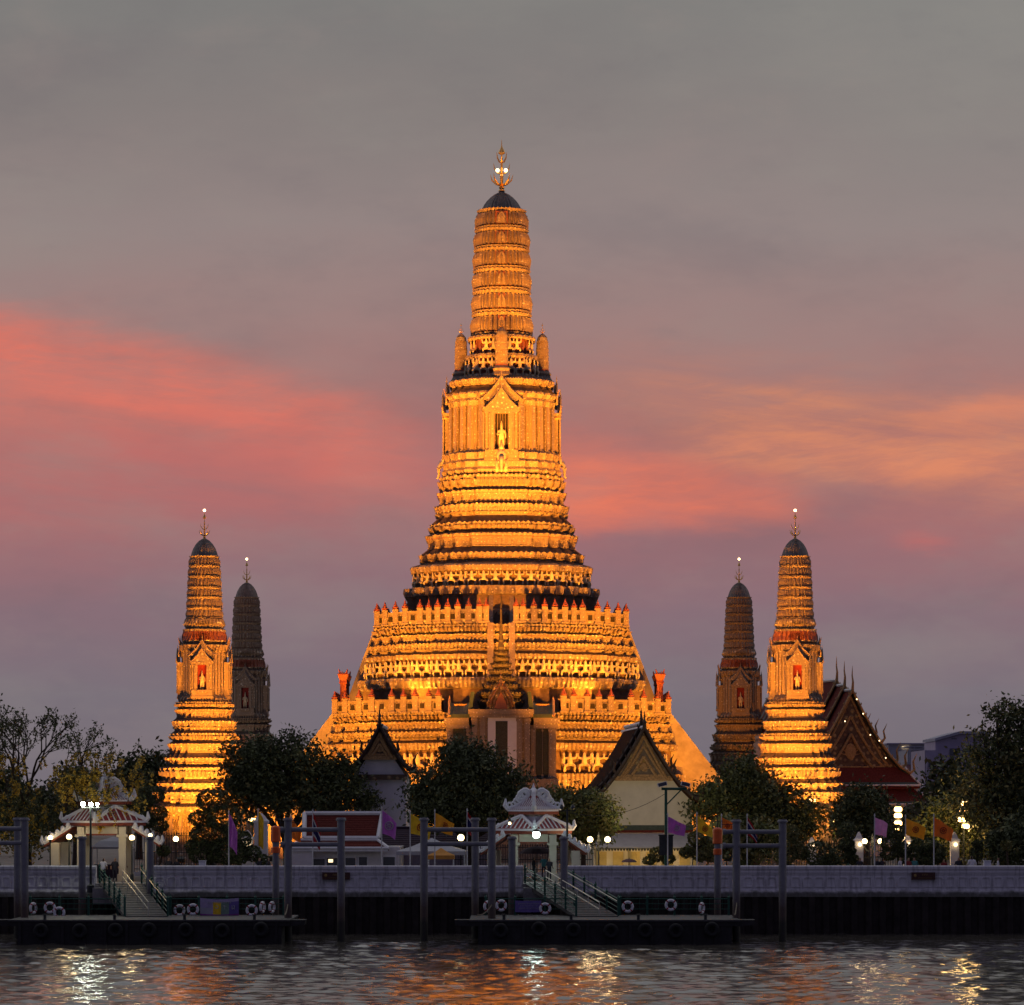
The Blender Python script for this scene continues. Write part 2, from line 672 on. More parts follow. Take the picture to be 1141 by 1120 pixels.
# ---------------------------------------------------------------- redented plans and lofts
QUARTER = [(.34, 1), (.34, .93), (.5, .93), (.5, .84), (.64, .84), (.64, .76), (.76, .76), (.76, .64), (.84, .64), (.84, .5),
           (.93, .5), (.93, .34), (1, .34)]
QT = QUARTER
QUARTER = [(.40, 1), (.40, .90), (.62, .90), (.62, .77), (.77, .77), (.77, .62), (.90, .62), (.90, .40), (1, .40)]
QROUND = [(.26, 1), (.26, .96), (.44, .96), (.44, .89), (.60, .89), (.60, .80), (.72, .80), (.72, .72), (.80, .72), (.80, .60),
          (.89, .60), (.89, .44), (.96, .44), (.96, .26), (1, .26)]


def full(q):
    a = [(x, -y) for x, y in q]
    b = [(x, y) for x, y in q][::-1]
    c = [(-x, y) for x, y in q]
    d = [(-x, -y) for x, y in q][::-1]
    return a + b + c + d


def subdivide(q, period):
    """unit plan cut into cells of two columns each; returns points, normals, parity, arc length"""
    P = full(q)
    pts, nor, par, arc = [], [], [], []
    L = 0.0
    n = len(P)
    for i in range(n):
        a, b = np.array(P[i]), np.array(P[(i + 1) % n])
        ln = float(np.linalg.norm(b - a))
        if ln < 1e-6:
            continue
        d = (b - a) / ln
        nn = np.array((d[1], -d[0]))
        k = max(1, round(ln / period)) * 2
        for j in range(k):
            pts.append(a + (b - a) * j / k)
            nor.append(nn)
            par.append(j % 2)
            arc.append(L + ln * j / k)
        L += ln
    return np.array(pts), np.array(nor), np.array(par), np.array(arc), L


def loft(mb, rows, q=QUARTER, period=.06, c=(0, 0), cap=True):
    """rows from bottom to top: (z, r, relief, crest, material); relief pushes every second column out, crest lifts it"""
    P, N, par, arc, L = subdivide(q, period)
    n = len(P)
    vs, fs, ms, uvs = [], [], [], []
    vlen = 0.0
    vv = []
    for i, (z, r, amp, cr, mi) in enumerate(rows):
        if i:
            vlen += math.hypot(z - rows[i - 1][0], r - rows[i - 1][1])
        vv.append(vlen)
        xy = P * r + N * (amp * par)[:, None] + np.array(c)
        zz = z + cr * par
        vs += list(zip(xy[:, 0], xy[:, 1], zz))
    rm = sum(r for _, r, *_ in rows) / len(rows)
    for i in range(len(rows) - 1):
        for k in range(n):
            k2 = (k + 1) % n
            fs.append((i * n + k, i * n + k2, (i + 1) * n + k2, (i + 1) * n + k))
            ms.append(rows[i][4])
            a0, a1 = arc[k] * rm, (arc[k2] if k2 else L) * rm
            uvs.append([(a0, vv[i]), (a1, vv[i]), (a1, vv[i + 1]), (a0, vv[i + 1])])
    if cap:
        fs.append(tuple((len(rows) - 1) * n + k for k in range(n)))
        ms.append(rows[-1][4])
        uvs.append([(vs[(len(rows) - 1) * n + k][0], vs[(len(rows) - 1) * n + k][1]) for k in range(n)])
    mb.add(vs, fs, ms, uvs)


def walk(q, r, spacing, keep=lambda x, y: True):
    """evenly spaced stations (x, y, facing) along each straight run of a plan at half width r"""
    P = full(q)
    out = []
    n = len(P)
    for i in range(n):
        a, b = np.array(P[i]) * r, np.array(P[(i + 1) % n]) * r
        ln = float(np.linalg.norm(b - a))
        if ln < spacing * .55:
            continue
        d = (b - a) / ln
        k = max(1, round(ln / spacing))
        for j in range(k):
            p = a + d * ln * (j + .5) / k
            if keep(p[0], p[1]):
                out.append((p[0], p[1], math.atan2(d[1], d[0])))     # rotation that turns a -Y facing figure outwards
    return out


def leaf_mesh(name, pts, size, mats, mi, stretch=1.0, droop=0.0, rng=RNG):
    """many small lens-shaped leaves, one bent pair of faces each"""
    pts = np.asarray(pts)
    n = len(pts)
    a = rng.normal(size=(n, 3))
    a /= np.linalg.norm(a, axis=1)[:, None]
    a[:, 2] -= droop
    a /= np.linalg.norm(a, axis=1)[:, None]
    b = rng.normal(size=(n, 3))
    b -= a * (a * b).sum(1)[:, None]
    b /= np.linalg.norm(b, axis=1)[:, None]
    s = size * (.6 + .8 * rng.random(n))[:, None]
    v = np.stack([pts - a * s * stretch, pts - b * s * .5, pts + a * s * stretch, pts + b * s * .5], 1).reshape(-1, 3)
    me = bpy.data.meshes.new(name)
    me.vertices.add(n * 4)
    me.vertices.foreach_set('co', v.astype(np.float32).ravel())
    me.loops.add(n * 4)
    me.loops.foreach_set('vertex_index', np.arange(n * 4, dtype=np.int32))
    me.polygons.add(n)
    me.polygons.foreach_set('loop_start', np.arange(0, n * 4, 4, dtype=np.int32))
    me.polygons.foreach_set('loop_total', np.full(n, 4, dtype=np.int32))
    for m in mats:
        me.materials.append(MT[m])
    me.polygons.foreach_set('material_index', np.asarray(mi, dtype=np.int32))
    me.update(calc_edges=True)
    me.validate()
    return me


def crown_points(blobs, n, clump=.55, per=34, rng=RNG, shell=2.0):
    """leaf positions: clumps spread through ellipsoids, thinned towards their hearts"""
    bl = np.array(blobs, dtype=float)
    vol = bl[:, 3] * bl[:, 4] * bl[:, 5]
    w = vol ** .8 / (vol ** .8).sum()
    k = max(6, n // per)
    ib = rng.choice(len(bl), size=k, p=w)
    d = rng.normal(size=(k, 3))
    d /= np.linalg.norm(d, axis=1)[:, None]
    rad = rng.random(k) ** (1 / shell)
    c = bl[ib, :3] + d * rad[:, None] * bl[ib, 3:6]
    ic = rng.integers(0, k, size=n)
    sp = clump * (.55 + .9 * rng.random(k))
    p = c[ic] + rng.normal(size=(n, 3)) * sp[ic][:, None] * np.array([1, 1, .72])
    return p, ic, c, k

# ---------------------------------------------------------------- ground and river
def sheet(name, x0, x1, y0, y1, z, m):
    b = MB()
    b.add([(x0, y0, z), (x1, y0, z), (x1, y1, z), (x0, y1, z)], [(0, 1, 2, 3)])
    return structure(b.build(name, m))


sheet('temple_ground', -1600, 1600, 223.7, 4500, GZ, 'paving')
sheet('river_bed', -1600, 1600, -300, 223.3, -3.0, 'quay_steel')


def river():
    m, b = newmat('river_water')
    t = E.t
    b.inputs['Base Color'].default_value = (.060, .054, .046, 1)
    b.inputs['Roughness'].default_value = .07
    b.inputs['IOR'].default_value = 1.48
    g = t.nodes.new('ShaderNodeTexCoord')
    mp = t.nodes.new('ShaderNodeMapping')
    mp.inputs['Scale'].default_value = (.8, 1.5, 1)
    t.links.new(g.outputs['Object'], mp.inputs[0])
    bn = t.nodes.new('ShaderNodeBump')
    bn.inputs['Strength'].default_value = .3
    bn.inputs['Distance'].default_value = .06
    h = noise(mp.outputs[0], 2.6, 4, .6)
    t.links.new(h.s, bn.inputs['Height'])
    t.links.new(bn.outputs[0], b.inputs['Normal'])
    MATS['river_water'] = m
    xs = np.concatenate([np.array([-1600, -700, -300, -140, -90, -65]), np.arange(-46, 46.01, .27), np.array([65, 90, 140, 300, 700, 1600])])
    ys = np.concatenate([np.array([-300, -60, 20, 70, 100, 120]), np.arange(134, 223.4, .30)])
    gx, gy = np.meshgrid(xs, ys)
    z = np.zeros_like(gx)
    rg = np.random.default_rng(3)
    for _ in range(64):
        lam = .55 * (6 ** rg.random())
        th = rg.normal(1.35, .8)
        k = 2 * PI / lam
        amp = .0052 * lam ** .9 * (.5 + rg.random())
        ph = rg.random() * 6.28
        w = np.sin(k * (gx * math.cos(th) + gy * math.sin(th)) + ph)
        z += amp * (w + .25 * w * w)
    fade = np.clip((49 - np.abs(gx)) / 6, 0, 1) * np.clip((gy - 132) / 5, 0, 1)
    z *= fade * .68
    nx, ny = len(xs), len(ys)
    vs = np.stack([gx, gy, z], -1).reshape(-1, 3)
    i = np.arange(nx * ny).reshape(ny, nx)
    fs = np.stack([i[:-1, :-1], i[:-1, 1:], i[1:, 1:], i[1:, :-1]], -1).reshape(-1, 4)
    me = bpy.data.meshes.new('river')
    me.from_pydata(vs.tolist(), [], fs.tolist())
    me.materials.append(m)
    me.polygons.foreach_set('use_smooth', [True] * len(fs))
    o = bpy.data.objects.new('river', me)
    COL.objects.link(o)
    structure(o)


river()

# ---------------------------------------------------------------- the great prang
PX, PY = X(559, 320), 320.0


def conv(py, rp, D0=320.0, k=.34):
    r = 1.0
    for _ in range(6):
        r = rp * (D0 - k * r) / F
    return Z(py, D0 - k * r) - GZ, r


def band(rows, z0, z1, r, e=.3, rel=.1, crest=0.0, body=0, slope=1, kind=0):
    h = z1 - z0
    if kind % 3 == 0:                                            # lotus, frieze, cornice
        rows += [(z0, r - e, 0, 0, body), (z0 + .14 * h, r - e, 0, 0, body), (z0 + .34 * h, r - .35 * e, rel, 0, body),
                 (z0 + .37 * h, r - .55 * e, 0, 0, body), (z0 + .70 * h, r - .45 * e, rel, 0, body),
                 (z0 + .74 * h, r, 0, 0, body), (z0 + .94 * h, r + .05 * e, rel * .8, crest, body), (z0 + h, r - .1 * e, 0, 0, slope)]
    elif kind % 3 == 1:                                          # tall frieze under a thin double cornice
        rows += [(z0, r - .7 * e, 0, 0, body), (z0 + .10 * h, r - .5 * e, 0, 0, body), (z0 + .13 * h, r - .8 * e, 0, 0, 4), (z0 + .58 * h, r - .75 * e, rel * .5, 0, 4),
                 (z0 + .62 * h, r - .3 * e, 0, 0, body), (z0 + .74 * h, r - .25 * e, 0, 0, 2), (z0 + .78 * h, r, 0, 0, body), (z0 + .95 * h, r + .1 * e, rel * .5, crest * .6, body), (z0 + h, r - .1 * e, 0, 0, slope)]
    else:                                                        # large petals turned up
        rows += [(z0, r - e, 0, 0, body), (z0 + .10 * h, r - .9 * e, 0, 0, body), (z0 + .30 * h, r - .5 * e, rel * 1.6, 0, 4), (z0 + .62 * h, r - .05 * e, rel * 1.7, .1 * h, body),
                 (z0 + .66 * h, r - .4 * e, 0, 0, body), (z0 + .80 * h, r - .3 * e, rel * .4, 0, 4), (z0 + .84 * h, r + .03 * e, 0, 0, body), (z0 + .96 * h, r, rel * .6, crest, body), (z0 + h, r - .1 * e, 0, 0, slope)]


def tiers(spec, e=.3, rel=.1, crest=0.0, D0=320.0):
    """spec: (row of top, row of bottom, half width in pixels), topmost first"""
    rows = []
    for k, (yt, yb, rp) in enumerate(reversed(spec)):
        z1, r = conv(yt, rp, D0)
        z0, _ = conv(yb, rp, D0)
        band(rows, z0, z1, r, e, rel, crest, kind=k)
    return rows


def shaft(spec, e=.12, rel=.14, D0=320.0, k=.34):
    """ribbed tower storeys; spec: (row, half width) of each storey joint, topmost first"""
    rows = []
    for (yt, rt), (yb, rb) in reversed(list(zip(spec[:-1], spec[1:]))):
        z1, r1 = conv(yt, rt, D0, k)
        z0, r0 = conv(yb, rb, D0, k)
        h = z1 - z0
        rows += [(z0, r0 + e, 0, 0, 0), (z0 + .10 * h, r0 + e, rel * .5, 0, 0), (z0 + .13 * h, r0 - e, 0, 0, 2),
                 (z0 + .17 * h, r0 - e * .6, rel, 0, 0), (z0 + .50 * h, (r0 + r1) / 2 - e * .5, rel * 1.4, 0, 0),
                 (z0 + .78 * h, r1 - e * .6, rel, 0, 0), (z0 + .83 * h, r1 + e * .4, 0, 0, 0), (z0 + .96 * h, r1 + e * 1.1, rel * .6, .08, 0),
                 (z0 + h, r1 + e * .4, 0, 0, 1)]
    return rows


def finial_mesh(mb, z, H, w, tiers_=2, mi=0):
    """trident-like crown of upturned prongs on a ringed staff"""
    mb.lathe([(w * .34, 0), (w * .2, H * .04), (w * .26, H * .07), (w * .12, H * .12), (w * .17, H * .3), (w * .09, H * .34), (w * .11, H * .58),
              (w * .06, H * .62), (w * .05, H * .72)], (0, 0, z), 8, mi)
    for j in range(tiers_):
        zz = z + H * (.12 + .22 * j)
        q = w * (1 - .28 * j)
        for k in range(4 if j else 8):
            a = k * PI / (2 if j else 4)
            c, s = math.cos(a), math.sin(a)
            mb.path([(0, 0, zz), (c * q * .45, s * q * .45, zz + H * .01), (c * q * .85, s * q * .85, zz + H * .09), (c * q, s * q, zz + H * .20)],
                    [w * .09, w * .08, w * .07, w * .015], 5, mi)
    mb.lathe([(w * .05, H * .70), (w * .34, H * .74), (w * .24, H * .79), (w * .12, H * .84), (w * .05, H * .88), (w * .015, H)], (0, 0, z), 8, mi)


# a crouching guardian that holds up the cornice with raised arms
GUARD = skin_mesh('guardian_figure', [
    (0, 0, .46), (0, -.02, .66), (0, -.02, .86), (0, -.03, .95), (0, -.06, 1.06), (0, -.04, 1.22),
    (-.16, -.02, .84), (-.40, -.06, .86), (-.44, -.05, 1.16), (.16, -.02, .84), (.40, -.06, .86), (.44, -.05, 1.16),
    (-.14, -.02, .44), (-.36, -.16, .36), (-.30, -.06, .02), (-.36, -.18, .0), (.14, -.02, .44), (.36, -.16, .36), (.30, -.06, .02), (.36, -.18, .0)],
    [(0, 1), (1, 2), (2, 3), (3, 4), (4, 5), (2, 6), (6, 7), (7, 8), (2, 9), (9, 10), (10, 11), (0, 12), (12, 13), (13, 14), (14, 15),
     (0, 16), (16, 17), (17, 18), (18, 19)],
    [.17, .18, .17, .09, .13, .05, .09, .075, .06, .09, .075, .06, .12, .10, .07, .05, .12, .10, .07, .05], 1, ('statue_gilt',))
# a small standing celestial figure for the niches
DEITY = skin_mesh('niche_statue', [
    (0, 0, .95), (0, 0, 1.2), (0, 0, 1.42), (0, 0, 1.52), (0, -.02, 1.66), (0, 0, 1.82), (0, 0, 2.15),
    (-.22, 0, 1.40), (-.30, -.04, 1.12), (-.16, -.2, 1.16), (.22, 0, 1.40), (.30, -.02, 1.12), (.30, -.06, .84),
    (-.12, 0, .88), (-.13, -.02, .45), (-.13, 0, .02), (.12, 0, .88), (.13, -.02, .45), (.13, 0, .02)],
    [(0, 1), (1, 2), (2, 3), (3, 4), (4, 5), (5, 6), (2, 7), (7, 8), (8, 9), (2, 10), (10, 11), (11, 12), (0, 13), (13, 14), (14, 15), (0, 16), (16, 17), (17, 18)],
    [.19, .15, .19, .07, .12, .09, .015, .08, .06, .045, .08, .06, .045, .14, .10, .07, .14, .10, .07], 1, ('statue_gilt',))


def niche(parent, w, h, y, z, scale=1.0, rz=0, red=False, statue=True, pedestal=True):
    """porch with a double pointed gable round a dark opening; front at local -Y distance y"""
    mb = MB()
    d = .9 * scale
    y0 = -y
    yb = y0 + d
    hw = w / 2
    ow = w * .20
    oh = h * .46
    oz = z + h * .16
    # jambs, base steps, lintel
    mb.box(-hw, hw, y0, yb, z, z + h * .05)
    mb.box(-hw * .94, hw * .94, y0 + .05, yb, z + h * .05, oz)
    mb.box(-hw * .62, -ow, y0 + .03, yb, oz, oz + oh)
    mb.box(ow, hw * .62, y0 + .03, yb, oz, oz + oh)
    mb.box(-hw * .92, -hw * .62, y0 + .22 * scale, yb, oz, oz + oh)
    mb.box(hw * .62, hw * .92, y0 + .22 * scale, yb, oz, oz + oh)
    for s in (-1, 1):
        for k in (.34, .52):
            mb.lathe([(w * .035, 0), (w * .025, oh * .06), (w * .025, oh * .92), (w * .04, oh)], (s * w * k * .98, y0 + .02, oz), 8, 0)
    mb.box(-hw * 1.0, hw * 1.0, y0, yb, oz + oh, oz + oh + h * .035)
    mb.box(-hw * 1.08, hw * 1.08, y0 - .06, yb, oz + oh + h * .035, oz + oh + h * .06)
    # opening
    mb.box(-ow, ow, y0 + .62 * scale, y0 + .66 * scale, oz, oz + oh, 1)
    # two receding gables with flame edges
    for j, (gw, gh, gz, gy) in enumerate(((hw * .85, h * .24, oz + oh + h * .06, y0 - .04), (hw * 1.08, h * .28, oz + oh + h * .17, y0 + .34 * scale))):
        tri = [(-gw, gz), (gw, gz), (gw * .42, gz + gh * .46), (0, gz + gh), (-gw * .42, gz + gh * .46)]
        mb.prism(tri, 'y', gy, gy + .3 * scale, 2)
        for s in (-1, 1):
            edge = [(s * gw * 1.1, gy - .02, gz), (s * gw * .46, gy - .02, gz + gh * .5), (0, gy - .02, gz + gh * 1.06)]
            mb.path(edge, [w * .035, w * .035, w * .03], 6, 0)
            mb.path([(s * gw * 1.08, gy, gz), (s * gw * 1.26, gy, gz + gh * .10), (s * gw * 1.30, gy, gz + gh * .42)], [w * .035, w * .03, w * .006], 6, 0)
        mb.path([(0, gy, gz + gh), (0, gy, gz + gh * 1.4)], [w * .03, w * .004], 6, 0)
    if pedestal:
        mb.box(-ow * 1.1, ow * 1.1, y0 - .12, y0 + .3, oz - h * .05, oz)
    o = mb.build('niche', ['porcelain_fine', 'niche_red' if red else 'recess_shade', 'porcelain_bold'], parent, rz=rz)
    if statue:
        st = from_mesh('statue', DEITY, o, (0, y0 + .35 * scale, oz))
        k = oh * .80 / 2.15
        st.scale = (k, k, k)
    return o


def elephant(parent, y, z, s, rz):
    mb = MB()
    mb.ball((0, -y, z + 1.5 * s), (.42 * s, .45 * s, .55 * s), 12)
    for a in (-1, 1):
        mb.ball((a * .55 * s, -y + .12 * s, z + 1.5 * s), (.26 * s, .10 * s, .50 * s), 10)
        mb.path([(a * .18 * s, -y - .35 * s, z + 1.1 * s), (a * .24 * s, -y - .6 * s, z + .85 * s), (a * .25 * s, -y - .8 * s, z + 1.0 * s)], [.07 * s, .06 * s, .01 * s], 6)
        mb.path([(a * .34 * s, -y + .1 * s, z + 1.2 * s), (a * .34 * s, -y - .02 * s, z + .6 * s), (a * .34 * s, -y - .02 * s, z)], [.22 * s, .17 * s, .18 * s], 8)
    mb.path([(0, -y - .36 * s, z + 1.45 * s), (0, -y - .62 * s, z + .95 * s), (0, -y - .60 * s, z + .35 * s), (0, -y - .75 * s, z + .12 * s)],
            [.22 * s, .15 * s, .10 * s, .06 * s], 8)
    mb.lathe([(.20 * s, 0), (.26 * s, .12 * s), (.10 * s, .35 * s), (.02 * s, .7 * s)], (0, -y, z + 1.95 * s), 8)
    return mb.build('elephant', ['statue_gilt'], parent, smooth_=True, rz=rz)


GP = thing('central_prang', 'tallest floodlit golden prang on stepped terraces in the middle', 'temple tower', (PX, PY, GZ))
PM = ['porcelain', 'ledge_tile', 'relief_red', 'recess_shade_brown', 'porcelain_fine']

# tower, dome and crown
mb = MB()
loft(mb, shaft([(234, 24.3), (256, 27), (278, 28), (301, 28.8), (325, 29.5), (350, 30.4), (375, 31.6)], rel=.34), QROUND, .17)
for (yt, rt), (yb, rb) in zip(((234, 24.3), (256, 27), (278, 28), (301, 28.8), (325, 29.5), (350, 30.4)), ((256, 27), (278, 28), (301, 28.8), (325, 29.5), (350, 30.4), (375, 31.6))):
    z1, r1 = conv(yt, rt)
    z0, r0 = conv(yb, rb)
    h = z1 - z0
    for k in range(4):                                           # arched panels with red reveals on the four faces
        m2 = MB()
        m2.box(-.62, .62, -r0 - .03, -r0 + .5, z0 + .18 * h, z0 + .80 * h, 2)
        m2.prism([(-.36, z0 + .2 * h), (.36, z0 + .2 * h), (.36, z0 + .55 * h), (.2, z0 + .7 * h), (0, z0 + .78 * h), (-.2, z0 + .7 * h), (-.36, z0 + .55 * h)], 'y', -r0 - .16, -r0, 0)
        m2.ball((0, -r0 - .16, z0 + .45 * h), (.16, .10, .42), 8, 0)
        mb.join(m2, Matrix.Rotation(k * PI / 2, 4, 'Z'))
mb.build('tower', ['porcelain_fine', 'ledge_tile', 'relief_red', 'recess_shade'], GP)
mb = MB()
rows = []
for py, rp in ((236, 22.3), (232, 20.6), (228, 18.4), (224, 15.6), (220, 11.6), (217, 7.6), (214.5, 3.5), (212, 1.4)):
    z, r = conv(py, rp)
    rows.append((z, r, .10 * (rp > 6), 0, 0))
loft(mb, rows, QROUND, .10)
mb.build('dome', ['dome_tile'], GP)
zt, _ = conv(213, 1)
mb = MB()
finial_mesh(mb, zt, 5.2, 1.15, 3)
fn = mb.build('finial', ['gold'], GP)
for s in (-.42, .42):
    mb = MB()
    mb.ball((s, -.3, zt + 2.05), .19, 10)
    mb.build('lamp', ['lamp_gold'], fn)
# celestial figures in two rows round the foot of the tower
mb = MB()
rows = []
for (yt, yb, rp, bm) in ((376, 380, 36, 0), (380, 397, 31, 2), (397, 402, 38.5, 0), (402, 420, 36, 2), (420, 426, 45, 0)):
    z1, r = conv(yt, rp)
    z0, _ = conv(yb, rp)
    rows = [(z0, r, 0, 0, bm), (z0 + (z1 - z0) * .5, r + .05, .12, 0, bm), (z1, r, .05, .06, 1)] + rows
loft(mb, rows, QUARTER, .07)
mb.build('figure_gallery', ['porcelain_fine', 'ledge_tile', 'relief_red', 'recess_shade'], GP)
for (yb, rp, gap, sc) in ((397, 33.5, .84, 1.35), (420.5, 39.5, .88, 1.45)):
    z0, r = conv(yb, rp)
    for x, y, a in walk(QUARTER, r, gap, lambda x, y: y < .55 * abs(x) - .2):
        o = from_mesh('tower_figure', GUARD, GP, (x, y, z0), a)
        o.scale = (sc * .72, sc * .72, sc)
# four turrets on the axes
def turret():
    mb = MB()
    z = lambda py: conv(py, 5)[0]
    loft(mb, [(z(427), .92, 0, 0, 0), (z(424), .98, .03, 0, 0), (z(420), .80, 0, 0, 0), (z(417), .88, .03, 0, 0), (z(414), .66, 0, 0, 2), (z(412), .60, .05, 0, 0),
              (z(405), .60, .06, 0, 0), (z(404), .63, 0, 0, 0), (z(397), .59, .06, 0, 0), (z(396), .62, 0, 0, 0), (z(389), .58, .06, 0, 0), (z(388), .60, 0, 0, 0),
              (z(381), .54, .06, 0, 0), (z(380), .55, 0, 0, 1), (z(376), .44, .04, 0, 1), (z(373), .26, 0, 0, 1), (z(371.5), .06, 0, 0, 1)], QROUND, .2)
    o = mb.build('turret', ['porcelain_fine', 'dome_tile', 'relief_red'], GP)
    m2 = MB()
    finial_mesh(m2, z(372), 1.15, .28, 2)
    f = m2.build('finial', ['gold'], o)
    return o
tu = turret()
zr = conv(425, 45.5)[1]
for k, (x, y) in enumerate(((-zr, 0), (zr, 0), (0, -zr), (0, zr))):
    if k:
        t2 = inst(tu, GP)
        inst(tu.children[0], t2)
    else:
        t2 = tu
    t2.location = (x, y, 0)
# storey with the Indra niches
mb = MB()
z = lambda py, rp: conv(py, rp)
spec = [(531, 65.5, 0, 0), (527, 66.5, .05, 0), (524, 64.5, 0, 0), (518, 65.5, .06, 0), (515, 62.5, 0, 0), (508, 63.5, .08, 0), (505, 59.5, 0, 0), (503, 57.5, .16, 0), (480, 57.2, .16, 0),
        (456, 57, .16, 0), (455, 58.6, 0, 0), (450, 59.6, .06, 0), (447, 58, 0, 0), (443, 61, .06, .1), (440, 60, 0, 1), (436, 55.5, 0, 1), (433, 54, 0, 0), (430, 57, .08, 0), (427, 58, .08, .1), (425, 56, 0, 1), (422, 47, 0, 1)]
loft(mb, [(*z(a, b), c, d if d < 1 else 0, 1 if d == 1 else 0) for a, b, c, d in spec], QUARTER, .05)
mb.build('niche_storey', ['porcelain_fine', 'ledge_tile'], GP)
zb, rb = conv(522, 64)
zt_, _ = conv(430, 60)
for k in range(4):
    niche(GP, 3.5, (zt_ - zb) * .95, rb + .12, zb + .2, 1.0, k * PI / 2)
    if k != 2:
        zz, rr = conv(533, 66)
        elephant(GP, rr - .15 if k == 0 else rr - .35, zz, 1.25, k * PI / 2)
# naga hooks on the storey's corners
for s in (-1, 1):
    for (py, rp) in ((447, 59), (466, 62)):
        zz, r = conv(py, rp)
        for yy in (-.30, .30):
            mb = MB()
            mb.path([(s * (r - .3), yy * r, zz), (s * (r + .15), yy * r, zz + .05), (s * (r + .22), yy * r, zz + .5), (s * (r + .5), yy * r, zz + 1.25)], [.2, .2, .13, .02], 6)
            mb.build('naga_finial', ['gilt_wood'], GP)
# stepped body
mb = MB()
loft(mb, tiers([(533, 548, 69), (550, 563, 71.5), (565.5, 578, 74.2), (586, 595, 79.5), (598, 613, 84.5), (620, 629, 91.5)], .34, .17, .16)
     , QUARTER, .065)
mb.build('tier_base', PM, GP)
mb = MB()
rows = []
z, r = conv(700, 104)
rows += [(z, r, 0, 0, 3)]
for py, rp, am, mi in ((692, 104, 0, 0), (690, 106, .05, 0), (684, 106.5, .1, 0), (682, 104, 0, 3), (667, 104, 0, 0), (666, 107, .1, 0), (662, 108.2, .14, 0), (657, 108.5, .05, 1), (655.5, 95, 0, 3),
                       (640, 95, 0, 0), (639.5, 100, .08, 0), (634, 101, .1, 0), (632, 99, 0, 1), (629, 88, 0, 1)):
    z, r = conv(py, rp)
    rows.append((z, r, am, 0, mi))
loft(mb, rows, QUARTER, .05)
mb.build('plinth', PM, GP)
front = lambda x, y: y < .72 * abs(x) - 1.0
z0, r = conv(655.5, 97.5)
for x, y, a in walk(QUARTER, r, 1.12, front):
    o = from_mesh('guardian_figure', GUARD, GP, (x, y, z0), a)
    o.scale = (1.1, 1.1, 1.16)

# ------------------------------------------------ stepped terraces
def terrace(spec, e, rel, q, tail=None):
    mb = MB()
    loft(mb, ([tail] if tail else []) + tiers(spec, e, rel, .06), q, .032)
    return mb
mb = MB()
T2 = [(701, 710, 142.5), (711, 719.5, 144.5), (721, 730, 148.5)]
R2 = tiers(T2, .35, .18, .14)
low = []
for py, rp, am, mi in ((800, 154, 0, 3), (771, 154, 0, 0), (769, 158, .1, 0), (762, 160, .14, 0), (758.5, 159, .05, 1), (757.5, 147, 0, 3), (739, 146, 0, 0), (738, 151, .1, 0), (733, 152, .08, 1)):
    low.append((*conv(py, rp), am, 0, mi))
loft(mb, low + R2, QT, .03)
mb.build('terrace', ['porcelain_bold', 'ledge_tile', 'relief_red', 'recess_shade_brown', 'porcelain'], GP)
mb = MB()
T1 = [(798, 806, 187), (807, 815, 189), (818, 827, 192)]
R1 = tiers(T1, .4, .20, .16)
low = []
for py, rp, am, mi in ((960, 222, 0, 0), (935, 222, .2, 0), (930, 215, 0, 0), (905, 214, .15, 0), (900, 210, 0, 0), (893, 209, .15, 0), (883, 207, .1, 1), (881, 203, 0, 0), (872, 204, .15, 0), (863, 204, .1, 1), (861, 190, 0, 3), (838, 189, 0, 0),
                       (837, 194.5, .1, 0), (830, 196, .1, 1)):
    low.append((*conv(py, rp), am, 0, mi))
loft(mb, low + R1, QT, .024)
mb.build('terrace', ['porcelain_bold', 'ledge_tile', 'relief_red', 'recess_shade_brown', 'porcelain'], GP)
z0, r = conv(757.5, 151.5)
for x, y, a in walk(QT, r, 1.08, lambda x, y: y < -.28 * r and abs(x) > 1.0):
    o = from_mesh('guardian_figure', GUARD, GP, (x, y, z0), a)
    o.scale = (1.1, 1.15, 1.36)
z0, r = conv(861, 195)
for x, y, a in walk(QT, r, 1.55, lambda x, y: y < -.35 * r and abs(x) > 5.6):
    o = from_mesh('guardian_figure', GUARD, GP, (x, y, z0), a)
    o.scale = (1.45, 1.4, 1.55)

# ------------------------------------------------ balustrades with red-capped posts
POST = MB()
POST.lathe([(.32, 0), (.32, .18), (.26, .24), (.26, 1.42), (.31, 1.48), (.31, 1.62)], (0, 0, 0), square=True, mi=0)
POST.lathe([(.18, 1.62), (.31, 1.70), (.32, 1.82), (.17, 1.92), (.20, 1.98), (.10, 2.14), (.02, 2.46)], (0, 0, 0), 10, mi=1)
POSTM = POST.mesh('balustrade_post', ['porcelain_fine', 'red_paint'])


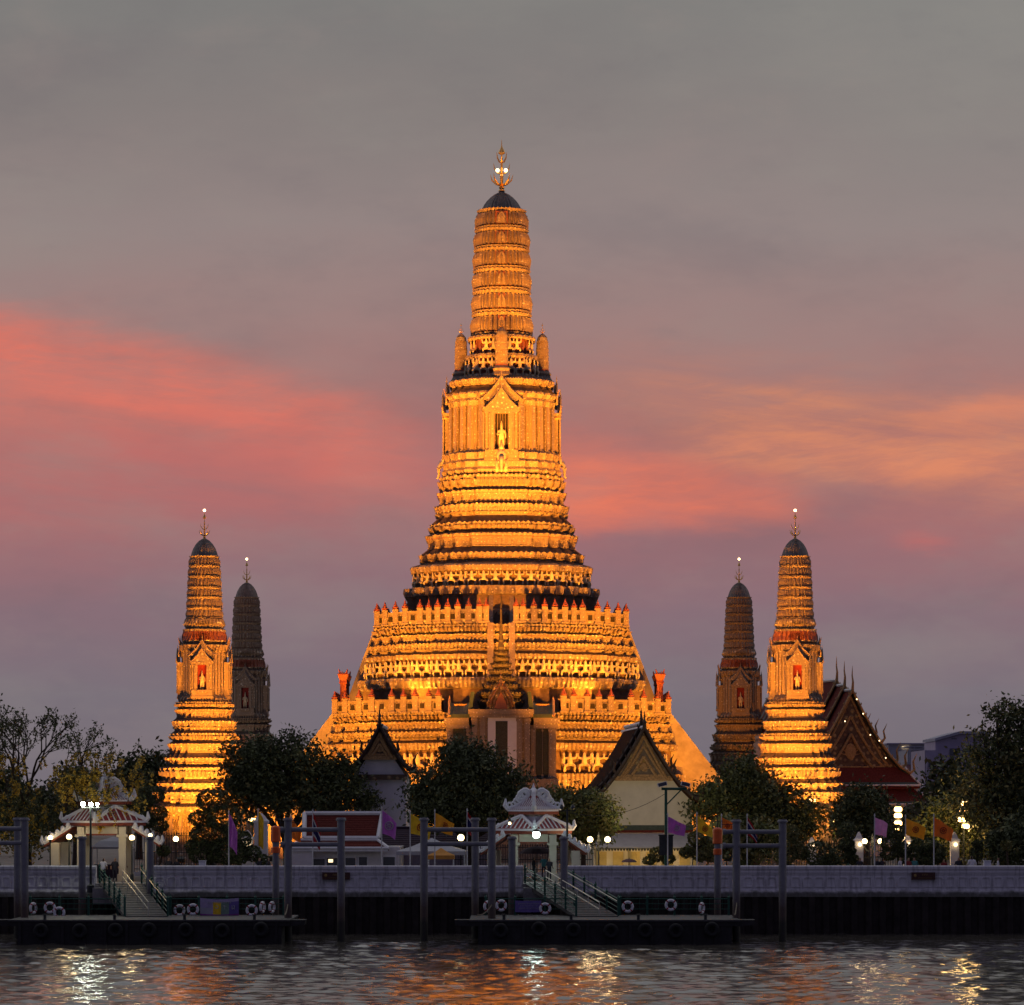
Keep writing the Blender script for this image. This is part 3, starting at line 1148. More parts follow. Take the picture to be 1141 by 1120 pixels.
def balustrade(rp, py_floor, spacing, gap, q):
    z0, r = conv(py_floor, rp)
    mb = MB()
    P = full(q)
    n = len(P)
    for i in range(n):
        a, b = np.array(P[i]) * r, np.array(P[(i + 1) % n]) * r
        ln = float(np.linalg.norm(b - a))
        if ln < .02:
            continue
        runs = [(a, b)]
        if abs((a + b)[0]) < .3 and a[1] < 0:                # the front run is broken by the stair
            runs = [(a, np.array((-gap, a[1]))), (np.array((gap, a[1])), b)]
        for a, b in runs:
            ln = float(np.linalg.norm(b - a))
            d = (b - a) / ln
            ang = math.atan2(d[1], d[0])
            k = max(1, round(ln / spacing))
            m_ = MB()
            m_.box(-.12, ln + .12, -.06, .12, 0, 1.2, 2)
            m_.box(-.14, ln + .14, -.17, .17, 1.2, 1.36, 0)
            for j in range(k):
                x = ln * (j + .5) / k
                m_.box(x - .20, x + .20, -.16, -.08, .45, .95, 1)  # dark block painting the shade of a square opening
                m_.box(x - .27, x + .27, -.15, -.08, .38, .45, 0)
                m_.box(x - .27, x + .27, -.15, -.08, .95, 1.02, 0)
            mb.join(m_, Matrix.Translation((a[0], a[1], z0)) @ Matrix.Rotation(ang, 4, 'Z'))
    bal = mb.build('balustrade', ['porcelain_fine', 'recess_shade', 'porcelain_bold'], GP)
    seen = []
    for i in range(n):
        a, b = np.array(P[i]) * r, np.array(P[(i + 1) % n]) * r
        ln = float(np.linalg.norm(b - a))
        k = max(1, round(ln / spacing))
        for j in range(k):
            p = a + (b - a) * j / k
            if p[1] > .36 * r or (abs(p[0]) < gap + .2 and p[1] < 0) or any((p[0] - s[0]) ** 2 + (p[1] - s[1]) ** 2 < .5 for s in seen):
                continue
            seen.append(p)
            from_mesh('post', POSTM, bal, (p[0], p[1], z0))
    for s in (-1, 1):
        from_mesh('post', POSTM, bal, (s * (gap + .1), -r, z0))
    return z0, r


ZF2, RF2 = balustrade(139, 699.5, 1.12, 1.35, QT)
ZF1, RF1 = balustrade(186, 797.5, 1.38, 5.9, QT)

# ------------------------------------------------ stairs on the axes, steep wedges between two stringers
def stair(r_top, z_top, r_bot, z_bot, w, rz, base, mats=('stucco', 'ledge_tile', 'porcelain_fine'), sw=.3):
    mb = MB()
    prof = [(-base, z_bot), (-r_bot, z_bot), (-r_top, z_top), (-base, z_top)]
    k = int((z_top - z_bot) / .32)
    st = [(-base, z_bot)]
    for j in range(k):
        y = -r_bot + (r_bot - r_top) * j / k + .5
        st += [(y, z_bot + (z_top - z_bot) * j / k), (y, z_bot + (z_top - z_bot) * (j + 1) / k)]
    st += [(-base, z_top)]
    mb.prism(st, 'x', -w + .55, w - .55, 1)
    for s in (-1, 1):
        x = s * (w - sw)
        mb.prism([(-base, z_bot), (-r_bot - .25, z_bot), (-r_top - .25, z_top + .35), (-base, z_top + .35)], 'x', x - sw, x + sw, 0)
    return mb.build('staircase', list(mats), GP, rz=rz)


def leg(py):
    return Z(py, 317) - GZ
for k in range(4):
    a = k * PI / 2
    if k:
        stair(RF1 + .3, ZF1 - .2, 28.0, 0.0, 2.6, a, 13.0)
    stair(RF2 + .1, ZF2 - .3, 15.9, ZF1, 1.35 if k == 0 else 2.2, a, 10.0, ('porcelain_fine', 'recess_shade') if k == 0 else ('stucco', 'ledge_tile'), .3)  # front steps coloured dark for the shade between the stringers
    zz, r = conv(661, 100)
    stair(r - .3, zz, r + 1.6, ZF2, 1.25, a, r - 1.5, ('porcelain_fine', 'ledge_tile'), .22)
# tall red pillars at the feet of the side stairs
for s in (-1, 1):
    for yy in (-2.9, 2.9):
        mb = MB()
        mb.lathe([(.30, 0), (.30, 3.2), (.40, 3.35), (.34, 3.6), (.55, 4.2), (.50, 4.3), (.2, 4.4)], (s * 15.9, yy, ZF1), square=True)
        for q in range(4):
            t = q * PI / 2 + PI / 4
            mb.path([(s * 15.9 + .4 * math.cos(t), yy + .4 * math.sin(t), ZF1 + 4.2), (s * 15.9 + .62 * math.cos(t), yy + .62 * math.sin(t), ZF1 + 4.75)], [.14, .02], 5)
        mb.build('pillar', ['red_paint'], GP)

# ---------------------------------------------------------------- four corner prangs
def corner_prang(label, x, y):
    D0 = 290.5
    root = thing('corner_prang', label, 'temple tower', (x, y, GZ), group='corner prangs round the great prang')
    c = lambda py, rp: conv(py, rp, D0)
    mb = MB()
    loft(mb, shaft([(620, 15.2), (631, 16.2), (643, 16.9), (655, 17.5), (666, 18.0), (678, 18.6), (689.5, 19.2)], .07, .15, D0), QROUND, .24)
    mb.build('tower', ['porcelain_fine', 'ledge_tile', 'relief_red', 'recess_shade'], root)
    mb = MB()
    loft(mb, [(*c(py, rp), .07 * (rp > 4), 0, 0) for py, rp in ((620.5, 14.4), (616, 13.2), (611, 11.4), (606, 8.4), (602.5, 5), (600, 1.5))], QROUND, .14)
    mb.build('dome', ['dome_tile'], root)
    mb = MB()
    zt, _ = c(600.5, 1)
    finial_mesh(mb, zt, 2.6, .5, 2)
    f = mb.build('finial', ['gold'], root)
    mb = MB()
    mb.ball((0, 0, zt + 2.62), .13, 10)
    mb.build('lamp', ['lamp_cool' if 0 else 'lamp_warm'], f)
    mb = MB()
    loft(mb, [(*c(py, rp), am, 0, mi) for py, rp, am, mi in (
        (716, 23.5, 0, 0), (714, 24, .08, 2), (709, 22.0, .22, 2), (704, 22.4, .05, 0), (701.5, 22.8, .05, 1), (700.5, 20.0, 0, 0), (696, 20.6, .2, 0), (692, 21.0, .05, 0), (690, 20.6, .05, 1), (689, 18.5, 0, 1))], QUARTER, .09)
    mb.build('figure_gallery', ['porcelain_bold', 'ledge_tile', 'relief_red', 'recess_shade_brown', 'porcelain'], root)
    mb = MB()
    loft(mb, [(*c(py, rp), am, 0, mi) for py, rp, am, mi in (
        (782, 28, 0, 0), (779, 27.5, .1, 0), (775, 24.2, 0, 0), (774, 23.2, .12, 0), (750, 23, .12, 0), (727, 23, .12, 0), (726, 24.5, .06, 0), (722, 25.6, .1, 0), (719, 26.2, .1, 1), (717, 24.2, 0, 1), (715, 22, 0, 1))], QUARTER, .08)
    mb.build('niche_storey', ['porcelain_fine', 'ledge_tile'], root)
    zb, rb = c(779, 24.4)
    zt_, _ = c(719, 24)
    for k in range(4):
        niche(root, 2.05, (zt_ - zb), rb + .42, zb, .6, k * PI / 2, red=True, statue=True)
    for s in (-1, 1):
        for (py, rp) in ((719, 26), (731, 24.5)):
            zz, r = c(py, rp)
            for yy in (-.3, .3):
                mb = MB()
                mb.path([(s * (r - .2), yy * r, zz), (s * (r + .06), yy * r, zz + .03), (s * (r + .09), yy * r, zz + .3), (s * (r + .22), yy * r, zz + .75)], [.11, .11, .08, .015], 5)
                mb.build('naga_finial', ['gilt_wood'], root)
        zz, r = c(763, 25)
        mb = MB()
        mb.ball((s * (r + .2), 0, zz), (.26, .2, .34), 8)
        mb.build('garuda_figure', ['gilt_wood'], root)
    mb = MB()
    sp_ = [(783, 789, 31), (791, 800, 31.8), (804, 814.5, 34.8), (818, 826, 36.8), (829, 839, 39.5), (845, 853, 43), (856, 868, 47.5), (873, 880, 51), (883, 895, 55.5)]
    loft(mb, tiers(sp_, .22, .13, .10, D0), QUARTER, .10)
    mb.build('tier_base', PM, root)
    mb = MB()
    loft(mb, [(*c(py, rp), am, 0, mi) for py, rp, am, mi in ((963, 58, 0, 0), (950, 58, .05, 0), (948, 52, 0, 0), (915, 50.5, .35, 0), (908, 52, .1, 0), (905, 60, .1, 0), (899, 61, .1, 1), (895, 52, 0, 1))], QUARTER, .06)
    mb.build('plinth', ['porcelain_bold', 'ledge_tile', 'relief_red', 'recess_shade_brown', 'porcelain'], root)
    return root


cp = corner_prang('slender floodlit golden prang beside the white pier gate under the flowering tree', X(227.8, 290.5), 290.5)
dup(cp, (X(886, 290.5), 290.5, GZ), label='slender floodlit golden prang in front of the large red-roofed ordination hall')
dup(cp, (X(275, 349.5), 349.5, GZ), label='unlit grey slender prang half hidden behind a brightly lit one')
dup(cp, (X(823.5, 349.5), 349.5, GZ), label='dim brown slender prang rising right behind the broad dark tree')


# ---------------------------------------------------------------- mondops (spired shrines on the four sides)
def mondop(label, loc, rz):
    root = thing('mondop', label, 'shrine', loc, rz, 'spired shrines at the foot of the great prang')
    D0 = 298.0
    s = D0 / F
    xx = lambda px: (px - 559.5) * s
    zz = lambda py: Z(py, D0) - GZ
    mb = MB()                                                   # stepped base
    for (w, y0, y1, a, b) in ((66, -.9, 7, 963, 925), (64, -.6, 7, 925, 920), (66, -.9, 7, 920, 912), (63, -.4, 7, 912, 885), (66, -.8, 7, 885, 878), (64, -.6, 7, 878, 868)):
        mb.box(-w * s, w * s, y0, y1, zz(a), zz(b))
    mb.build('base', ['porcelain_fine'], root)
    mb = MB()                                                   # body: centre block and two lower wings
    mb.box(xx(527), xx(592), .35, 7, zz(868), zz(796))
    mb.box(xx(500), xx(527) , .9, 7, zz(868), zz(808))
    mb.box(xx(592), xx(621), .9, 7, zz(868), zz(808))
    for a, b, y in ((527, 533, .0), (536, 542, .1), (577, 583, .1), (586, 592, .0), (499, 505, .55), (521, 526, .55), (593, 598, .55), (613, 621, .55), (605.5, 606, .6)):
        mb.box(xx(a), xx(b), y, y + .8, zz(868), zz(800 if 526 < a < 593 else 812))
        mb.box(xx(a) - .08, xx(b) + .08, y - .08, y + .8, zz(868), zz(863))
        mb.box(xx(a) - .06, xx(b) + .06, y - .06, y + .8, zz(804 if 526 < a < 593 else 815), zz(800.5 if 526 < a < 593 else 812.5))
    mb.box(xx(525), xx(594), -.15, 7, zz(799.8), zz(796))
    mb.box(xx(523), xx(596), -.3, 7, zz(795.9), zz(790.5))
    mb.box(xx(498), xx(524), .45, 7, zz(811.8), zz(806))
    mb.box(xx(596), xx(623), .45, 7, zz(811.8), zz(806))
    mb.box(xx(496), xx(524), .3, 7, zz(805.9), zz(800))
    mb.box(xx(596), xx(625), .3, 7, zz(805.9), zz(800))
    mb.build('wall', ['porcelain_fine'], root)
    mb = MB()                                                   # pale door surround
    mb.box(xx(545), xx(553.5), .12, .5, zz(868), zz(797.5))
    mb.box(xx(567), xx(577), .12, .5, zz(868), zz(797.5))
    mb.box(xx(553.5), xx(567), .12, .5, zz(803.5), zz(797.5))
    mb.build('door_surround', ['white_plaster'], root)
    for a, b, t, y in ((553.5, 567, 803.5, .30), (506.5, 521, 812, .82), (598.5, 612.5, 812, .82)):
        mb = MB()
        mb.box(xx(a), xx(b), y, y + .3, zz(866), zz(t))
        for q in range(9):
            zq = zz(866) + (zz(t) - zz(866)) * (q + .5) / 9
            mb.box(xx(a) + .05, xx(b) - .05, y - .03, y, zq - .03, zq + .03)
        mb.box((xx(a) + xx(b)) / 2 - .04, (xx(a) + xx(b)) / 2 + .04, y - .05, y, zz(866), zz(t))
        mb.build('door', ['door_green'], root)
    # green tiled wing roofs, upswept at the ends
    for a, b in ((502, 526), (594, 618)):
        mb = MB()
        x0, x1 = xx(a), xx(b)
        n = 8
        vs, fs = [], []
        for i in range(n + 1):
            t = i / n
            up = .5 * (2 * t - 1) ** 2
            x = x0 + (x1 - x0) * t
            vs += [(x, .25, zz(800)), (x, .25, zz(797) + .1), (x * 1.0, 1.9, zz(786) + up), (x, 3.6, zz(797)), (x, 3.6, zz(800))]
        for i in range(n):
            for j in range(4):
                fs.append((i * 5 + j, (i + 1) * 5 + j, (i + 1) * 5 + j + 1, i * 5 + j + 1))
        fs += [(0, 1, 2, 3, 4), tuple(n * 5 + j for j in (4, 3, 2, 1, 0))]
        mb.add(vs, fs, 0)
        for x in (x0, x1):
            mb.path([(x, .2, zz(798)), (x, 1.1, zz(793) + .3), (x, 1.9, zz(786) + .55), (x, 1.9, zz(782) + .6)], [.14, .14, .13, .03], 6, 1)
        mb.box(x0 + .3, x1 - .3, 1.8, 2.0, zz(786) + .02, zz(786) + .18, 1)
        mb.build('roof', ['green_tile', 'gilt_wood'], root)
    for px in (527, 592):                                        # steep little green gablets against the centre
        mb = MB()
        sg = 1 if px > 560 else -1
        mb.prism([(xx(px) - .1 * sg, zz(790)), (xx(px + 4 * sg), zz(790)), (xx(px + 1 * sg), zz(771)), (xx(px - 3 * sg), zz(771))], 'y', .1, 3.4)
        mb.build('gablet', ['green_tile'], root)
    # pointed pediment in three receding arches
    mb = MB()
    for w, top, y, mi in ((8.5, 770, -.35, 1), (12, 763, -.1, 0), (15.5, 758, .25, 1)):
        w *= s
        h = zz(top) - zz(790)
        pts = [(-w, zz(790)), (w, zz(790)), (w * .78, zz(790) + h * .42), (w * .40, zz(790) + h * .74), (0, zz(790) + h), (-w * .40, zz(790) + h * .74), (-w * .78, zz(790) + h * .42)]
        mb.prism(pts, 'y', y, y + .5, mi)
        for sg in (-1, 1):
            mb.path([(sg * w, y - .04, zz(790)), (sg * w * .78, y - .04, zz(790) + h * .42), (sg * w * .4, y - .04, zz(790) + h * .74), (0, y - .04, zz(790) + h), ], [.10, .10, .10, .06], 6, 0)
            for q in range(6):
                t = (q + .7) / 6.4
                x = sg * w * (1 - t) ** .8
                mb.path([(x, y, zz(790) + h * t * .98), (x + sg * .16, y, zz(790) + h * t + .32)], [.09, .01], 5, 0)
        mb.path([(0, y, zz(790) + h), (0, y, zz(790) + h + 1.1)], [.08, .01], 6, 0)
    mb.build('pediment', ['pediment_gold', 'relief_red'], root)
    # tiered spire
    mb = MB()
    rows = []
    lv = [(790, 25), (780, 24), (771, 19), (762, 15.5), (754, 12), (746, 9.5), (739, 7.4), (732, 5.8), (726, 4.6)]
    for (a, ra), (b, rb) in zip(lv[:-1], lv[1:]):
        z0, z1 = zz(a), zz(b)
        h = z1 - z0
        rows += [(z0, ra * s - .15, 0, 0, 0), (z0 + h * .45, ra * s - .15, .12, 0, 0), (z0 + h * .55, ra * s + .1, 0, 0, 0), (z0 + h * .8, ra * s + .12, .14, .25, 0), (z0 + h, rb * s + .05, 0, 0, 1)]
    for py, rp in ((726, 3.8), (722, 3.3), (720, 3.9), (714, 2.6), (712, 3.0), (705, 1.8), (703, 2.1), (690, 1.2), (672, .8), (655, .25)):
        rows.append((zz(py), rp * s, 0, 0, 0))
    loft(mb, rows, QUARTER, .2, c=(0, 3.0))
    mb.build('spire', ['spire_unlit', 'ledge_tile'], root)
    return root


SIDE = []
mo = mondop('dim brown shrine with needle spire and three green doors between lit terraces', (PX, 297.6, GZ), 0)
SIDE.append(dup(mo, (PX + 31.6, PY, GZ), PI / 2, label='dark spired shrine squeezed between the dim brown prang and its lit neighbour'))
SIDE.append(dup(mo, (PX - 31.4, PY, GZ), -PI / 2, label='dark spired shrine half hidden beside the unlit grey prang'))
for o in SIDE:
    o.scale = (.82, .82, .86)

# ---------------------------------------------------------------- floodlights of the temple
def floodlight(label, loc, target, power, cone, size=.5, col=(1, .322, .022), blend=.6, group='floodlights round the temple', lamp=True):
    loc = Vector(loc)
    d = (Vector(target) - loc).normalized()
    root = thing('floodlight', label, 'floodlight', loc, 0, group)
    q = d.to_track_quat('-Z', 'Y')
    mb = MB()
    m2 = MB()
    m2.box(-.34, .34, -.24, .24, -.05, .28, 0)
    m2.box(-.26, .26, -.16, .16, .28, .36, 0)
    mb.join(m2, q.to_matrix().to_4x4() @ Matrix.Translation((0, 0, .1)))
    mb.build('housing', ['pole_dark'], root)
    m3 = MB()
    m3.box(-.30, .30, -.20, .20, -.075, -.052, 0)
    mb = MB()
    mb.join(m3, q.to_matrix().to_4x4() @ Matrix.Translation((0, 0, .1)))
    mb.build('lens', ['lamp_flood'], root)
    mb = MB()
    mb.box(-.05, .05, -.05, .05, -.75, -.2)
    mb.box(-.35, .35, -.3, .3, -.82, -.75)
    mb.build('bracket', ['pole_dark'], root)
    l = bpy.data.lights.new('floodlight_beam', 'SPOT')
    l.energy = power
    l.color = col
    l.spot_size = math.radians(cone)
    l.spot_blend = blend
    l.shadow_soft_size = size
    o = bpy.data.objects.new('floodlight_beam', l)
    COL.objects.link(o)
    o.parent = root
    o.location = d * .3
    o.rotation_euler = q.to_euler()
    return root


K = 1050.0
G1 = GZ + .82
for s in (-1, 1):
    side = 'on the flowering-tree side' if s < 0 else 'on the ordination-hall side'
    # terraces, from the court in front
    floodlight('court floodlight aimed at the lower terrace ' + side, (PX + s * 20, 279, G1), (PX + s * 11.5, 306, 14), 92 * K, 42)
    floodlight('floodlight standing close under the lower terrace ' + side, (PX + s * 12.5, 298.8, G1), (PX + s * 11, 306, 15), 7 * K, 120)
    floodlight('floodlight aimed at the stair flank ' + side, (PX + s * 26, 309.5, G1), (PX + s * 20.0, 318, 11), 11 * K, 80)
    floodlight('court floodlight aimed at the upper stair flank ' + side, (PX + s * 22.5, 284, G1), (PX + s * 14, 317, 22), 55 * K, 20)
    floodlight('low floodlight at the foot of the upper stair flank ' + side, (PX + s * 14.6, 313.2, GZ + ZF1 + .82), (PX + s * 13.9, 318, GZ + ZF1 + 4), .75 * K, 115)
    # second terrace and stepped body, from the first terrace and from the court
    floodlight('floodlight standing on the first terrace ' + side, (PX + s * 8.5, 306.2, GZ + ZF1 + .82), (PX + s * 4, 312, 34), 4 * K, 125)
    floodlight('court floodlight aimed high at the stepped body ' + side, (PX + s * 16, 268, G1), (PX + s * 3, 313, 37), 235 * K, 33)
    floodlight('court floodlight aimed at the tall tower ' + side, (PX + s * 24, 264, G1), (PX, 318, 56), 440 * K, 24)
    # corner prangs in front
    cx = X(227.8 if s < 0 else 886, 290.5)
    floodlight('floodlight aimed up the slender golden prang ' + side, (cx - s * 10.5, 272, G1), (cx, 290, 22), 72 * K, 60)
    floodlight('floodlight close to the slender golden prang ' + side, (cx + s * .5, 275, G1), (cx, 290, 17), 38 * K, 72)
floodlight('floodlight aimed dimly at the brown prang behind the tree', (X(823, 349) - 7, 328, G1), (X(823, 349), 349, 22), 13 * K, 66)
floodlight('faint whitish floodlight aimed at the grey half-hidden prang', (X(275, 349.5) - 7, 328, G1), (X(275, 349.5), 349.5, 22), 3.4 * K, 66, col=(1, .74, .54))
floodlight('small floodlight facing the spired shrine from the court', (PX + 1.0, 272, G1), (PX, 298, 16), 5.5 * K, 50)
floodlight('small added floodlight brightening the gable of the ordination hall', (46, 306, G1), (36, 330, 14), 2.6 * K, 60)  # added light without a known source, lifts the dark gable and roofs

# ---------------------------------------------------------------- quay, river wall
mb = MB()
n = 140
prof = []
x = -50.0
k = 0
vs, fs = [], []
while x < 50:
    for dx_, y in ((0, 223.05), (.38, 223.05), (.50, 223.28), (.88, 223.28)):
        vs += [(x + dx_, y, -1.5), (x + dx_, y, 2.66)]
    x += 1.0
for i in range(len(vs) // 2 - 1):
    fs.append((2 * i, 2 * i + 2, 2 * i + 3, 2 * i + 1))
mb.add(vs, fs)
mb.box(-1600, -50, 223.1, 223.3, -1.5, 2.66)
mb.box(50, 1600, 223.1, 223.3, -1.5, 2.66)
tag(mb.build('quay_wall', ['quay_steel']), 'dark corrugated sheet piling of the quay below the white wall', 'quay wall', kind='structure')


def wall_material():
    m, b = newmat('wall_white')
    t = E.t
    g = t.nodes.new('ShaderNodeTexCoord')
    s = t.nodes.new('ShaderNodeSeparateXYZ')
    t.links.new(g.outputs['Object'], s.inputs[0])
    n1 = noise(g.outputs['Object'], 1.6, 6, .65)
    n2 = noise(g.outputs['Object'], .5, 5, .6)
    c = ramp(n2, [(.3, (.62, .61, .62)), (.7, (.76, .74, .75))])
    st = 1.0 - smooth(E(s.outputs[2]) + (n1 - .5) * .75, .22, .66)      # weed line along the foot
    c = mixc(st * .92, c, (.07, .07, .045))
    mp = t.nodes.new('ShaderNodeMapping')
    mp.inputs['Scale'].default_value = (3.5, 1, .35)
    t.links.new(g.outputs['Object'], mp.inputs[0])
    c = mixc(smooth(noise(mp.outputs[0], 1.2, 4, .6), .47, .66) * .48, c, (.24, .23, .23))
    t.links.new(c, b.inputs['Base Color'])
    b.inputs['Roughness'].default_value = .8
    bn = t.nodes.new('ShaderNodeBump')
    bn.inputs['Strength'].default_value = .3
    bn.inputs['Distance'].default_value = .04
    t.links.new(noise(g.outputs['Object'], 6, 4, .6).s, bn.inputs['Height'])
    t.links.new(bn.outputs[0], b.inputs['Normal'])
    MATS['wall_white'] = m


wall_material()
WALLH = 2.25                                                     # from z 2.62 up to 4.87


def river_wall(x0, x1, label):
    mb = MB()
    pr = [(0, 0), (-.10, 0), (-.22, .05), (-.22, .38), (-.02, .62), (-.02, 1.58), (-.10, 1.62), (-.10, 1.70), (-.16, 1.75), (-.16, 1.90), (-.24, 2.02), (-.26, 2.18), (-.20, WALLH), (.30, WALLH), (.30, 0)]
    mb.prism([(p[0], p[1]) for p in pr], 'x', x0, x1)
    n = max(1, int((x1 - x0) / .83))
    w = (x1 - x0) / n
    for i in range(n):
        a, b = x0 + i * w + .09, x0 + (i + 1) * w - .09
        q = .07
        mb.box(a, a + q, -.11, -.02, .80, 1.30)
        mb.box(b - q, b, -.11, -.02, .80, 1.30)
        mb.box(a, b, -.11, -.02, .74, .80)
        arc = [(a, 1.30), (a + .06, 1.42), (a + .16, 1.47), (b - .16, 1.47), (b - .06, 1.42), (b, 1.30), (b - q, 1.30), (b - .12, 1.38), (b - .18, 1.40), (a + .18, 1.40), (a + .12, 1.38), (a + q, 1.30)]
        mb.prism(arc, 'y', -.11, -.02)
    o = mb.build('river_wall', ['wall_white'], loc=(0, 223.3, 2.62))
    return tag(o, label, 'wall', 'white walls along the river', 'thing')


YW = 223.1
river_wall(-60, X(107, YW), 'white panelled river wall under the flowering tree')
river_wall(X(171, YW), X(583, YW), 'long white panelled river wall between the two pier gates')
river_wall(X(628, YW), 60, 'white panelled river wall reaching past the pier to the far trees')
for a, b, nm in ((107, 171, 'l'), (583, 628, 'r')):
    mb = MB()
    mb.box(X(a, YW), X(b, YW), 221.2, 226.5, 2.2, 3.35)
    mb.box(X(a, YW), X(b, YW), 222.6, 226.5, 3.35, 3.612)
    structure(mb.build('landing', ['concrete']))


def plaque(px, w, label):
    root = thing('wall_plaque', label, 'sign', (X(px, 223), 223.0, 4.1), group='dark plaques on the river wall')
    mb = MB()
    mb.box(-w, w, -.02, .23, -.22, .30)
    mb.build('board', ['plaque_brown'], root)
    mb = MB()
    rr = random.Random(px)
    mb.ball((-w + .25, -.03, .08), (.10, .02, .12), 8)
    x = -w + .75
    while x < w - .6:                                           # a line of large letters, a line of small ones
        d = rr.uniform(.05, .10)
        mb.box(x, x + .025, -.035, -.021, .06, .18)
        mb.box(x + .025, x + d, -.035, -.021, .15, .18)
        if rr.random() < .6:
            mb.box(x + d, x + d + .025, -.035, -.021, .06, .18)
        x += d + .07
    x = -w + .45
    while x < w - .25:
        d = rr.uniform(.03, .06)
        mb.box(x, x + d, -.035, -.021, -.10, -.07)
        mb.box(x, x + .018, -.035, -.021, -.13, -.07)
        x += d + .035
    mb.build('lettering', ['plaque_gilt'], root)


plaque(374.5, .98, 'dark brown plaque with gilt lines on the wall, crossed by a mooring post')
plaque(1029, .83, 'dark brown plaque with gilt lines alone on the wall by the topiary')


# ---------------------------------------------------------------- floating piers
def pontoon(name_label, pa, pb, y0=207.0, y1=215.6, top=1.66):
    xa, xb = X(pa, y0), X(pb, y0)
    root = thing('pontoon', name_label, 'floating pier', ((xa + xb) / 2, (y0 + y1) / 2, 0), group='floating piers')
    w, d = (xb - xa) / 2, (y1 - y0) / 2
    mb = MB()
    mb.box(-w + .5, w - .5, -d + .12, d, -.9, top - .42)
    mb.box(-w, w, -d + .05, d, top - .42, top - .10)
    for i in range(int(2 * w / 1.4)):
        x = -w + .7 + i * 1.4
        mb.box(x - .09, x + .09, -d - .02, -d + .1, -.6, top - .14)
    mb.build('hull', ['hull_black'], root)
    mb = MB()
    mb.box(-w - .05, w + .05, -d - .06, d + .05, top - .10, top)
    mb.build('deck', ['deck_plate'], root)
    for s in (-1, 1):                                           # brackets that hold the guide posts at the ends
        mb = MB()
        mb.prism([(s * (w + .0), top - .45), (s * (w + 1.0), top - .35), (s * (w + 1.05), top - .02), (s * w, top - .02)], 'y', -d + .3, -d + 1.9)
        mb.build('guide_bracket', ['hull_black'], root)
    for i in range(4):
        mb = MB()
        x = -w + (i + .5) * w / 2
        mb.lathe([(.10, 0), (.10, .28), (.17, .30), (.17, .36)], (x, -d + .35, top), 10)
        mb.build('bollard', ['pole_dark'], root)
    return root, xa, xb, top


tyre = None


def tyres(xa, xb, lab, grp, y=206.78):
    global tyre
    n = int((xb - xa) / 2.1)
    for i in range(n):
        x = xa + (i + .5) * (xb - xa) / n + random.uniform(-.2, .2)
        loc = (x, y, 1.0 + random.uniform(-.08, .06))
        if tyre is None:
            mb = MB()
            mb.torus((0, 0, 0), .36, .15, 'y', 22, 9)
            mb.torus((0, 0, 0), .26, .07, 'y', 22, 6)
            tyre = mb.build('fender_tyre', ['rubber'], loc=loc, smooth_=True)
            tag(tyre, lab, 'tyre', grp)
        else:
            t = inst(tyre, None, loc)
            tag(t, lab, 'tyre', grp)


pt1, a1, b1, DT = pontoon('dark floating pier with the wide ramp and the colourful banner', 10, 322)
pt2, a2, b2, DT = pontoon('dark floating pier with the purple banner below the central gate', 524, 824)
tyres(a1 + 1, b1 - .6, 'black fender tyre hung along the pier with the colourful banner', 'tyres hung along the pier with the colourful banner')
tyres(a2 + 1, b2 - .6, 'black fender tyre hung along the pier below the central gate', 'tyres hung along the pier below the central gate')


def railing(label, pts, h=1.12, mid=(.42, .78), pick=True, spacing=1.9, mat='green_paint', grp='green pier railings', bars=True):
    """posts and rails along a polyline of world points"""
    o0 = Vector(pts[0])
    root = thing('railing', label, 'railing', o0, group=grp)
    fill_railing(root, [Vector(p) - o0 for p in pts], h, mid, spacing, mat, bars)
    return root


def fill_railing(root, pts, h, mid, spacing, mat, bars=True, rail_mat=None):
    rl = MB()
    for a, b in zip(pts[:-1], pts[1:]):
        a, b = Vector(a), Vector(b)
        for q in (*mid, h):
            rl.tube(a + Vector((0, 0, q)), b + Vector((0, 0, q)), .045 if q == h else .028, n=6)
        ln = (b - a).length
        k = max(1, round(ln / spacing))
        if bars:
            m = int(ln / .42)
            for j in range(1, m):
                p = a.lerp(b, j / m)
                rl.tube(p + Vector((0, 0, mid[0])), p + Vector((0, 0, h)), .014, n=5)
        for j in range(k + 1):
            if j == 0 and a is not pts[0] and (a - Vector(pts[0])).length > 1e-6:
                continue
            p = a.lerp(b, j / k)
            mb = MB()
            mb.box(-.07, .07, -.07, .07, 0, h + .08)
            mb.lathe([(.10, h + .08), (.10, h + .13), (.04, h + .2), (.02, h + .34)], (0, 0, 0), 8)
            mb.build('post', [mat], root, p)
    rl.build('rail', [rail_mat or mat], root)


YB = 215.2
railing('green railing at the back of the pier beside two white life rings', [(X(34, YB), YB, DT), (X(131, YB), YB, DT)])
railing('green railing hung with the colourful banner', [(X(190, YB), YB, DT), (X(316, YB), YB, DT)])
railing('green railing hung with the purple banner', [(X(541, YB), YB, DT), (X(640, YB), YB, DT)])
railing('green railing with two life rings beyond the foot of the ramp', [(X(691, YB), YB, DT), (X(812, YB), YB, DT)])


